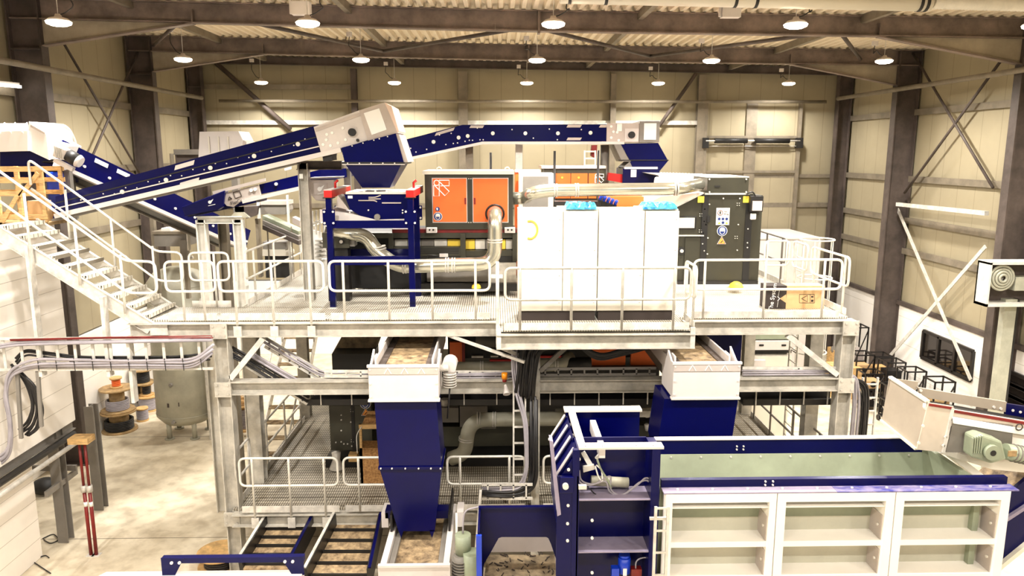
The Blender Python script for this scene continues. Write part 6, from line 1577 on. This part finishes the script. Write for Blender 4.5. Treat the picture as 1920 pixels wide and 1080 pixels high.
q = PY(106, 283, 15.55); q2 = PY(128, 291, 15.55); q3 = PY(152, 305, 15.55)
MB().bar(q, q2, 0.2, 0.22, V((0, 0, 1))).build('gear_housing', 'white', gm, bevel=0.02)
MB().cyl(q2, q2.lerp(q3, .75), 0.13, 16).build('motor_body', 'black', gm); MB().cyl(q2.lerp(q3, .75), q3, 0.135, 16, 0.11).build('fan_cover', 'white', gm)
for k in range(5): c_ = q.lerp(q2, .15 + .15 * k); MB().box(c_.x - .008, c_.x + .008, c_.y - .12, c_.y, c_.z - .11, c_.z + .11).build('cooling_fin', 'galv', gm)
MB().bar(PY(103, 300, 15.6), PY(138, 318, 15.6), 0.1, 0.08).build('torque_arm', 'white', gm)
o = MB().bar(PY(127, 318, 15.9), V((PY(127, 318, 15.9).x, 15.9, 7.88)), 0.12, 0.12, V((0, 1, 0))).build('support_post', 'midgrey'); tag(o, 'grey support post below the gear motor at the far left', 'post')
# second hood far behind
h2 = thing('conveyor_hood', 'pale ribbed hood behind the long blue conveyor', 'conveyor head', PY(415, 290, 21))
prismP([(374, 247), (447, 246), (455, 262), (455, 300), (372, 300)], 21, 0.9).build('hood_body', 'white', h2)
for x in (393, 411, 429): MB().bar(PY(x, 286, 20.97), PY(x - 2, 256, 20.97), 0.03, 0.03, V((0, 1, 0))).build('rib', 'cabinet', h2)
prismP([(455, 262), (462, 266), (462, 300), (455, 300)], 21.02, 0.8).build('end_plate', 'grey', h2)
rectP(325, 376, 280, 290, 21.3, 0.8).build('frame_beam', 'midgrey', h2); rectP(320, 328, 288, 420, 21.4, 0.2).build('leg', 'girt', h2); rectP(328, 375, 290, 310, 21.5, 0.6).build('casing', 'darksteel', h2)
MB().box(PY(424, 300, 21).x, PY(436, 300, 21).x, 21.3, 21.5, FZ, PY(400, 298, 21).z).build('leg', 'midgrey', h2)
# short conveyor with blue cover and grey drive plate
Yc3 = 16.6
fc = thing('belt_conveyor', 'short blue conveyor with grey drive plate and blue bird cover below the long one', 'conveyor', PY(410, 400, Yc3))
prismP([(486, 346), (600, 318), (648, 307), (650, 332), (600, 342), (490, 364)], Yc3 + 0.02, 0.9).build('side_plate', 'blue', fc)
prismP([(340, 388), (421, 357), (418, 388), (408, 394), (346, 406)], Yc3 - 0.12, 0.25).build('cover', 'blue', fc, bevel=0.02)
prismP([(352, 400), (480, 372), (480, 380), (352, 408)], Yc3 + 0.1, 0.8).build('under_box', 'blue', fc)
pl_ = prismP([(424, 362), (484, 346), (489, 366), (452, 377), (438, 388), (425, 386), (420, 380)], Yc3 - 0.04, 0.04).build('drive_plate', 'grey', fc)
prismP([(398, 359), (497, 334), (497, 340), (400, 365)], Yc3 - 0.06, 0.05).build('upper_rail', 'grey', fc)
stripe(fc, (455, 378), (600, 344), Yc3 - 0.03, 0.08, 0.075, 'white', 'bottom_flange')
for x, y in ((471, 357), (478.5, 355)): disc(PY(x, y, Yc3 - 0.04), 0.035, 0.02, 'stick', 'cap', fc)
disc(PY(518, 345, Yc3 + 0.02), 0.035, 0.03, 'bolt', 'roller_cap', fc); disc(PY(578, 329, Yc3 + 0.02), 0.035, 0.03, 'bolt', 'roller_cap', fc)
prismP([(533, 316), (546, 312), (546, 317), (534, 320)], Yc3, 0.02).build('label_plate', 'stick', fc)
for a, b in (((437, 361), (449, 358)), ((449, 358), (453, 368)), ((453, 368), (441, 372)), ((441, 372), (437, 361)), ((428, 375), (430, 369)), ((430, 369), (435, 373)), ((435, 373), (428, 375))): MB().bar(PY(*a, Yc3 - 0.045), PY(*b, Yc3 - 0.045), 0.006, 0.012).build('printed_line', 'print', pl_)
text('printed_word', 'FlatCon', 0.105, PY(446, 378, Yc3 - 0.048), (math.pi / 2, -0.27, 0), 'print', pl_, 0.001)
def bird(par, px, py, Y, s):
    disc(PY(px, py, Y), 0.035 * s, 0.008, 'stick', 'bird_mark', par)
    MB().prism([PY(px + a * s, py + b * s, Y - 0.004) for a, b in ((1, -2.5), (6.5, -6.0), (5.5, -3.5), (2.5, 1.5))], FR * 0.006).build('bird_mark', 'stick', par)
    MB().bar(PY(px - 3 * s, py + 7 * s, Y - 0.004), PY(px + 10 * s, py + 4 * s, Y - 0.004), 0.006, 0.012).build('bird_line', 'stick', par)
bird(fc, 393.5, 379, Yc3 - 0.14, 1)
for x in (447, 455): rectP(440, 456, 388, 406, Yc3 - 0.02, 0.08).build('mount_plate', 'tank', fc)
prismP([(440, 398), (457, 398), (468, 408), (430, 408)], Yc3 - 0.04, 0.1).build('mount_foot', 'tank', fc)
# grey cover with bird near the blue frame
g = thing('drive_cover', 'pale grey drive cover with white bird mark left of the blue frame', 'cover', PY(600, 378, 16))
prismP([(577, 337), (627, 337), (627, 368), (615, 378), (592, 376), (578, 360)], 16.0, 0.35).build('cover', 'grey', g, bevel=0.02); prismP([(577, 336), (636, 334), (640, 331), (580, 333)], 15.98, 0.4).build('top_edge', 'white', g)
prismP([(586, 343), (614, 343), (614, 366), (586, 366)], 15.985, 0.02).build('embossed_field', 'grey', g, bevel=0.01)
bird(g, 599.5, 354.5, 15.975, 1.35)
# steel portal under the short conveyor
sp_ = thing('steel_portal', 'cream steel portal carrying the short blue conveyor', 'frame', PY(412, 600, 16.6))
for px in (378, 447):
    p = PY(px, 412, 16.6); MB().ibeam((p.x, 16.6, FZ), (p.x, 16.6, p.z), 0.2, 0.2, 0.012, 0.02, V((1, 0, 0))).build('leg', 'galvlite', sp_)
a, b = PY(370, 412, 16.6), PY(455, 412, 16.6)
MB().ibeam((a.x, 16.6, a.z), (b.x, 16.6, b.z), 0.16, 0.2).build('cross_beam', 'galvlite', sp_)
for px in (418,):
    p = PY(px, 412, 17.6); MB().ibeam((p.x, 17.6, FZ), (p.x, 17.6, p.z), 0.2, 0.2, 0.012, 0.02, V((1, 0, 0))).build('rear_leg', 'girt', sp_)
# tall dark post right of it and its top beam
tp = thing('steel_portal', 'tall dark steel post with a top beam left of the blue frame', 'frame', PY(569, 560, 15.6))
p = PY(569, 306, 15.6); MB().ibeam((p.x, 15.6, D1), (p.x, 15.6, p.z), 0.2, 0.2, 0.012, 0.018, V((1, 0, 0))).build('post', 'steelbeam', tp)
a, b = PY(557, 310, 15.6), PY(640, 305, 15.6); MB().ibeam((a.x, 15.6, a.z), (b.x, 15.6, a.z), 0.18, 0.16).build('top_beam', 'darksteel', tp)
p2 = PY(634, 330, 15.75); MB().bar((p2.x, 16.75, D1), (p2.x, 16.75, a.z - .1), 0.14, 0.14, V((0, 1, 0))).build('rear_post', 'midgrey', tp); MB().bar((b.x - .06, 15.6, a.z), (b.x - .06, 16.8, a.z), 0.12, 0.14).build('side_beam', 'galv', tp)
rectP(561, 568, 326, 335, 15.47, 0.02).build('label', 'stick', tp)
# chute boxes, screens and slides behind the left guard rails
o = thing('collecting_hopper', 'grey collecting hopper above the tank', 'hopper', PY(320, 470, 20))
rectP(288, 348, 438, 462, 20, 0.8).build('tray', 'midgrey', o); rectP(284, 350, 434, 439, 19.95, 0.9).build('rim', 'girt', o); prismP([(302, 428), (318, 428), (324, 438), (302, 438)], 20.1, 0.4).build('cap', 'stick', o)
for x in (290, 346): rectP(x - 3, x + 3, 405, 560, 20.3, 0.15).build('leg', 'girt', o)
rectP(336, 352, 450, 500, 19.9, 0.2).build('downpipe', 'midgrey', o); rectP(346, 354, 400, 470, 19.8, 0.15).build('hanger', 'galv', o)
o = thing('transfer_chute', 'grey transfer chute with slanted lip behind the tall dark post', 'chute', PY(512, 405, 18.6))
prismP([(490, 380), (536, 378), (540, 394), (535, 402), (488, 402)], 18.6, 0.5).build('chute_shell', 'midgrey', o); rectP(488, 538, 377, 384, 18.55, 0.6).build('lip', 'grey', o); prismP([(455, 388), (484, 386), (482, 402), (462, 410)], 18.4, 0.4).build('side_box', 'darksteel', o)
rectP(478, 490, 410, 520, 18.6, 0.2).build('leg', 'girt', o); rectP(536, 546, 366, 520, 18.5, 0.15).build('leg', 'galv', o); rectP(481, 487, 380, 410, 18.5, 0.1).build('hanger', 'stick', o)
sl = thing('inclined_screen', 'grey inclined screen deck descending to the right behind the left guard rail', 'screen', PY(530, 450, 18.4))
for k, (y0, m) in enumerate(((404, 'liner'), (413, 'midgrey'), (422, 'darksteel'))): prismP([(492, y0), (560, y0 + 30), (560, y0 + 38), (492, y0 + 8)], 18.0 - k * 0.15, 0.5).build('deck_%s' % ('top', 'middle', 'bottom')[k], m, sl)
prismP([(548, 407), (562, 414), (562, 425), (548, 418)], 17.4, 0.3).build('end_panel', 'grey', sl)
for x in (500, 545): rectP(x, x + 5, 425, 520, 17.9, 0.1).build('leg', 'girt', sl)
o = thing('machine_block', 'grey machine block with cream base behind the left guard rail', 'machine', PY(515, 480, 18.3))
rectP(492, 538, 454, 467, 18.3, 0.5).build('upper_box', 'midgrey', o); prismP([(492, 468), (534, 468), (540, 475), (540, 480), (492, 480)], 18.25, 0.6).build('base_box', 'cabinet', o); MB().box(PY(494, 480, 18.3).x, PY(538, 480, 18.3).x, 18.4, 18.9, D1, PY(500, 480, 18.3).z).build('stand', 'black', o)
# white access stair left of the blue frame
ws = thing('access_stairs', 'white open access stairs with slatted rail left of the blue frame', 'stairs', PY(603, 480, 17.2))
for x in (586, 593, 600, 607, 614): MB().bar(PY(x, 396 - (x - 586) * .25, 17.0), PY(x, 440, 17.0), 0.03, 0.03, V((0, 1, 0))).build('baluster', 'stick', ws)
prismP([(583, 430), (602, 436), (602, 490), (583, 490)], 17.2, 0.05).build('side_panel', 'stick', ws)
for y in (450, 458, 466, 474, 482): rectP(590, 610, y, y + 2.5, 17.0, 0.5).build('tread', 'galv', ws)
MB().tube(pp([(580, 422), (630, 404)], 16.9), 0.03, 8).build('handrail', 'galvlite', ws)
MB().box(PY(584, 490, 17.2).x, PY(608, 490, 17.2).x, 17.2, 17.7, D1, PY(584, 489, 17.2).z).build('base', 'stick', ws)
# timber crate on the cabin roof
tc = thing('timber_crate', 'open timber slat crate standing on the cabin roof beside the stairs', 'crate', (-9.5, 15.2, 7.88))
cx0, cx1, cy0, cy1, cz0, cz1 = -10.4, -8.78, 14.95, 15.6, 7.88, 9.02
for xx in (-10.35, -9.72, -9.3, -8.84):
    for yy in (cy0, cy1): MB().box(xx - 0.035, xx + 0.035, yy, yy + 0.05, cz0, cz1).build('post', 'wood', tc)
for zz in (8.05, 8.5, 8.75, 8.97):
    for yy in (cy0 - 0.02, cy1 + 0.05): MB().box(cx0, cx1, yy, yy + 0.025, zz - 0.045, zz + 0.045).build('slat', 'wood', tc)
for a, b in (((-10.3, 8.0), (-9.75, 8.5)), ((-9.25, 8.45), (-8.85, 8.9)), ((-9.65, 7.95), (-9.2, 8.6))): MB().bar((a[0], cy0 - 0.05, a[1]), (b[0], cy0 - 0.05, b[1]), 0.025, 0.08).build('diagonal', 'wood', tc)
MB().box(cx0, cx1, cy0, cy1 + 0.05, cz0, cz0 + 0.06).build('floor', 'wooddark', tc)
o = MB().box(-9.25, -8.95, 15.1, 15.4, 7.95, 8.35).build('paper_bundle', 'card'); tag(o, 'crumpled brown paper bundle inside the timber crate', 'paper')
o = MB().box(-9.2, -8.9, 15.7, 16.0, 7.88, 8.9).build('blue_barrel', 'blue2', bevel=0.05); tag(o, 'bright blue container seen through the timber crate', 'container')
# ---- the pressure tank
tk = thing('pressure_tank', 'tall grey green pressure tank on short legs at the back left', 'tank', (0, 0, FZ))
ty = 21.65; tx = XA(345, 700, ty); tr = 0.83
tk.location = (tx, ty, FZ)
zt0, zt1 = FZ + 0.35, ZA(345, 525, ty)
MB().lathe((tx, ty, zt0), (0, 0, zt1 - zt0), [(0, 0), (.35, .008), (.65, .025), (tr, .075), (tr, .985), (0.6, 1.06), (0.25, 1.09), (0, 1.095)], 36).build('shell', 'tank', tk)
for f in (.09, .5, .97): MB().tube([(tx + (tr + .002) * math.cos(a), ty + (tr + .002) * math.sin(a), zt0 + (zt1 - zt0) * f) for a in [math.pi * 2 * k / 36 for k in range(36)]], 0.012, 6, closed=True).build('weld_seam', 'tank', tk)
for ang in (-2.2, -0.9, 0.6, 2.4):
    q = V((tx + .6 * math.cos(ang), ty + .6 * math.sin(ang), 0)); MB().cyl(V((q.x, q.y, FZ)), V((q.x, q.y, zt0 + .3)), 0.07, 10).build('leg', 'tank', tk); MB().cyl(V((q.x, q.y, FZ)), V((q.x, q.y, FZ + .03)), 0.14, 12).build('foot', 'tank', tk)
for px, py in ((324, 720), (329, 790)): p = PY(px, py, ty - .75); MB().cyl(p, p + V((-.02, -.14, 0)), .05, 10).build('nozzle', 'midgrey', tk)
for px, py in ((323, 728), (335, 758), (316, 760)): p = PY(px, py, ty - tr + .04); MB().box(p.x - .03, p.x + .03, p.y - .03, p.y, p.z - .06, p.z + .06).build('scuff', 'darksteel', tk)
MB().tube(fillet([(tx + .3, ty - .2, zt1 + .25), (tx + .3, ty - .2, zt1 + .6), (tx + .6, ty - .2, zt1 + .7)], .1), .05, 8).build('pipe', 'galv', tk)
# ---- cable reels
def make_reel(x, y, z, R_, r_, h, lab, wood, core, turn=None, full=.8):
    t = thing('cable_reel', lab, 'cable reel', (x, y, z), 'cable reels beside the tank')
    c0 = V((x, y, z)); up_ = V((0, 0, 1)) if turn is None else V(turn)
    if turn is not None: c0 = V((x, y, z + R_))
    for s_ in (0, 1): MB().cyl(c0 + up_ * (s_ * (h - .05)), c0 + up_ * (s_ * (h - .05) + .05), R_, 24).build('flange', wood, t)
    MB().cyl(c0 + up_ * .05, c0 + up_ * (h - .05), r_ * .72, 18).build('core', wood, t)
    k = int(h * full / .05)
    for i in range(k): MB().tube([c0 + up_ * (.08 + i * .05) + basis(up_)[1] * (r_ * math.cos(a)) + basis(up_)[2] * (r_ * math.sin(a)) for a in [math.pi * 2 * q / 20 for q in range(20)]], .028, 6, closed=True).build('cable_turn', core, t)
    return t
rx, ry = PZ(222, 806, FZ).x + .05, PZ(222, 806, FZ).y
make_reel(rx, ry, FZ, .5, .38, .62, 'big bottom reel of the stack, tangled with dark cable', 'wooddark', 'cabledark', full=.5)
make_reel(rx, ry, FZ + .62, .47, .30, .72, 'middle reel of the stack, wound with grey cable', 'wooddark', 'cable', full=.45)
make_reel(rx + .02, ry, FZ + 1.34, .17, .1, .32, 'small reel with orange cable on top of the stack', 'wood', 'orange')
x, y = PZ(268, 788, FZ).x, PZ(268, 788, FZ).y
make_reel(x, y, FZ, .18, .15, .42, 'small standing reel of grey cable in front of the tank', 'wood', 'cable')
x, y = PZ(279, 768, FZ).x, PZ(279, 768, FZ).y
make_reel(x, y, FZ, .32, .27, .5, 'medium reel of grey cable left of the tank', 'wood', 'cable')
make_reel(x - .02, y, FZ + .5, .2, .1, .4, 'small reel with black cable on the medium reel', 'wood', 'cabledark')
make_reel(x - .12, y, FZ + .9, .36, .2, .5, 'topmost reel left of the tank with wide wooden flange', 'wooddark', 'cabledark')
x, y = PZ(262, 762, FZ).x, PZ(262, 762, FZ).y
make_reel(x, y + .3, FZ, .5, .3, .2, 'empty reel standing on its edge between the stacks', 'wooddark', 'cabledark', turn=(.95, .3, 0))
x, y = PZ(449, 806, FZ).x + .1, PZ(449, 806, FZ).y + .2
make_reel(x, y, FZ, .45, .3, .8, 'reel of cable behind the front left platform column', 'wood', 'cable')
o = thing('spool_heap', 'heap of pale cable ends on the reel behind the platform column', 'cables', (x, y, FZ + .8))
random.seed(5)
for k in range(7):
    r = random.uniform(.1, .35); cxx, cyy = random.uniform(-.08, .08), random.uniform(-.08, .08)
    MB().tube([(x + cxx + r * math.cos(a), y + cyy + r * math.sin(a), FZ + .83 + .02 * k + .03 * math.sin(3 * a)) for a in [math.pi * 2 * q / 16 for q in range(16)]], .02, 6, closed=True).build('coil', 'wood', o)
for k, (px, py) in enumerate(((415, 1062), (540, 1010))):
    p = PZ(px, py, FZ); make_reel(p.x, p.y, FZ, .45, .3, .35, ('low reel lying behind the front left platform column foot', 'reel lying under the lower deck beside the dirty conveyors')[k], 'wood', 'cabledark')
# loose cables on the floor
for k, (pts, lab) in enumerate(((((80, 1010), (100, 1000), (112, 1012), (95, 1020), (82, 1012)), 'coil of thin cable on the floor beside the steel post'), (((95, 1075), (60, 1052), (85, 1040), (92, 1046)), 'thin cable lying on the floor along the block wall'))):
    pp_ = [PZ(a, b, FZ + .02) for a, b in pts]; o = MB().tube(fillet(pp_, .4), .012, 6).build('floor_cable', 'cabledark'); tag(o, lab, 'cable')
o = thing('bag', 'dark bag lying behind the steel post under the cabin', 'bag', PZ(85, 925, FZ)); p = V(o.location); MB().ball(p + dz(.2), .3, 8, .65).build('bag_body', 'black', o)
# stairs seen below the lower deck, left
sd = thing('staircase', 'steel staircase behind the left side of the lower deck', 'stairs', PZ(530, 860, FZ))
for xx in (-6.1, -5.2): MB().bar(V((xx, 18.0, D2 - 1.2)), V((xx, 22.2, 4.9)), .03, .24).build('stringer', 'galv', sd)
for k in range(13):
    f = k / 12; MB().box(-6.08, -5.22, 18.0 + 4.2 * f - .13, 18.0 + 4.2 * f + .13, D2 - 1.2 + 3.56 * f + .03, D2 - 1.2 + 3.56 * f + .06).build('tread', 'belt', sd)
for xx in (-6.1, -5.2): MB().tube([(xx, 18.0, D2 - .2), (xx, 22.2, 5.9)], .025, 8).build('handrail', 'galvlite', sd)
for f in (.1, .4, .7, .95):
    for xx in (-6.1, -5.2): MB().cyl((xx, 18.0 + 4.2 * f, D2 - 1.2 + 3.56 * f), (xx, 18.0 + 4.2 * f, D2 - .2 + 3.56 * f), .02, 8).build('post', 'galv', sd)
# ================================================================ RIGHT SIDE: TROLLEYS, CRATES, HOSE REEL
def make_trolley(x, y, w_, d_, h, lab, seed):
    random.seed(seed)
    t = thing('wire_trolley', lab, 'trolley', (x, y, FZ), 'black trolleys by the right wall')
    r = .02; h -= .45
    for sx in (-1, 1):
        for sy in (-1, 1):
            px_, py_ = x + sx * w_ / 2, y + sy * d_ / 2
            MB().box(px_ - r, px_ + r, py_ - r, py_ + r, FZ + .18, FZ + h).build('post', 'blackmetal', t)
            MB().cyl((px_ - .03, py_, FZ + .09), (px_ + .03, py_, FZ + .09), .09, 12).build('wheel', 'black', t)
    for zz in (.2, .75, h - .02):
        for sx in (-1, 1): MB().box(x + sx * w_ / 2 - r, x + sx * w_ / 2 + r, y - d_ / 2, y + d_ / 2, FZ + zz - r, FZ + zz + r).build('rail', 'blackmetal', t)
        for sy in (-1, 1): MB().box(x - w_ / 2, x + w_ / 2, y + sy * d_ / 2 - r, y + sy * d_ / 2 + r, FZ + zz - r, FZ + zz + r).build('rail', 'blackmetal', t)
    MB().bar((x - w_ / 2, y - d_ / 2 - .01, FZ + .25), (x + w_ / 2, y - d_ / 2 - .01, FZ + h - .1), .02, .05, V((0, 1, 0))).build('brace', 'blackmetal', t)
    MB().box(x - w_ / 2, x + w_ / 2, y - d_ / 2, y + d_ / 2, FZ + .2, FZ + .23).build('shelf', 'blackmetal', t); MB().box(x - w_ / 2, x + w_ / 2, y - d_ / 2, y + d_ / 2, FZ + .75, FZ + .78).build('shelf', 'blackmetal', t)
    return t
spots = [(13.2, 24.85, 1.9), (12.58, 24.85, 1.95), (13.15, 23.9, 1.95), (12.15, 23.3, 1.75), (13.15, 22.7, 2.0), (12.3, 22.0, 1.7), (13.2, 21.3, 2.1), (12.3, 20.7, 1.6), (13.2, 26.6, 2.5)]
wh = ['farthest in the row next to the wall', 'left of the row, beside the timber crates', 'second from the back along the wall', 'second row from the wall, third from the back', 'in the middle of the row under the window', 'low and left in the middle of the row', 'tall and close to the wall column', 'nearest the pale conveyor hood', 'tallest, behind the dark wall column']
load = ['wood', 'card', 'blackmetal', 'card', 'galv', 'darksteel', 'wooddark', 'plastic', 'grey']
for k, (x, y, h) in enumerate(spots):
    make_trolley(x, y, .6, .6, h, 'black wire trolley, ' + wh[k], k)
    o = thing('goods_box', 'box lying on the black wire trolley ' + wh[k], 'box', (x, y, FZ + .78)); MB().box(x - .24, x + .24, y - .22, y + .22, FZ + .78, FZ + 1.02 + .08 * (k % 3)).build('carton', load[k], o)
    if k in (1, 3, 5): MB().cyl((x, y - .221, FZ + .92), (x, y - .24, FZ + .92), .1, 16).build('round_hole', 'black', o)
for k, (px, py, pyt, Y) in enumerate(((1592, 690, 650, 26.4), (1592, 705, 690, 24.3))):
    a, b = PY(px - 25, py, Y), PY(px + 25, pyt, Y); t = thing('timber_box', ('timber box under a grey tarpaulin right of the platform', 'low timber box right of the platform')[k], 'crate', ((a.x + b.x) / 2, Y, FZ))
    MB().box(a.x, b.x, Y, Y + .8, FZ, b.z - (.2 if k == 0 else 0)).build('box', 'wood', t)
    if k == 0: MB().ball(V(((a.x + b.x) / 2, Y + .4, b.z - .25)), .5, 8, .45).build('tarpaulin', 'midgrey', t)
# hose reel box on the right wall column
hy = 18.2
hr = thing('hose_reel_box', 'galvanised wall box with a coiled hose at the right edge', 'hose reel', PY(1890, 575, hy))
a, b = PY(1858, 493, hy), PY(1960, 575, hy)
sk = (ZA(1858, 493, hy) - ZA(1920, 505, hy)) / (XA(1920, 500, hy) - XA(1858, 500, hy))
for z_, nm in ((b.z + .05, 'lower_rail'), (a.z, 'upper_rail')): MB().box(a.x, b.x, hy, hy + .5, z_ - .05, z_ + .02).build(nm, 'galvlite', hr)
MB().box(a.x, a.x + .05, hy, hy + .5, b.z, a.z).build('side_plate', 'galvlite', hr); MB().box(a.x, b.x, hy + .45, hy + .5, b.z, a.z).build('back_plate', 'darksteel', hr)
c_ = PY(1881, 522, hy + .05)
for k, r in enumerate((.09, .16, .23, .30)): MB().tube([c_ + V((r * math.cos(q), .02 * k, r * math.sin(q))) for q in [math.pi * 2 * j / 28 for j in range(28)]], .034, 8, closed=True).build('hose_turn', 'palepost', hr)
MB().cyl(c_ + V((0, .1, 0)), c_ + V((0, .4, 0)), .08, 14).build('hub', 'galv', hr); rectP(1905, 1950, 520, 545, hy + .1, .3).build('valve_box', 'palepost', hr)
o = thing('square_post', 'pale square post below the hose reel box at the right edge', 'post', PZ(1885, 900, FZ)); p = PY(1893, 560, hy + .35)
MB().box(p.x - .16, p.x + .14, p.y - .1, p.y + .1, FZ, p.z).build('shaft', 'palepost', o); MB().box(p.x + .145, p.x + .2, p.y - .1, p.y + .1, FZ, p.z).build('dark_edge', 'black', o)
p = PZ(402, 822, FZ); zt_ = PY(400, 690, p.y).z
o = MB().box(p.x - .1, p.x + .1, p.y - .1, p.y + .1, FZ, 5.2).build('steel_post', 'galv'); tag(o, 'pale steel post standing right of the pressure tank', 'post')
# every bolt, cap and rivet row becomes single fasteners
for o in list(bpy.data.objects):
    nm = o.name.split('.')[0]
    if o.type != 'MESH' or nm not in ('bolt', 'cap', 'screw'): continue
    me = o.data; nv = len(me.vertices)
    if nv % 18 or nv <= 18 or nv > 18 * 24: continue
    co = [v.co.copy() for v in me.vertices]; k = nv // 18
    faces = [list(p.vertices) for p in me.polygons]
    for i in range(k):
        fs = [[q - 18 * i for q in f] for f in faces if f[0] // 18 == i]
        m2 = bpy.data.meshes.new(nm); m2.from_pydata(co[18 * i:18 * i + 18], [], fs); m2.materials.append(me.materials[0]); m2.update()
        if i == 0: o.data = m2
        else:
            c = o.copy(); c.data = m2; C.objects.link(c)
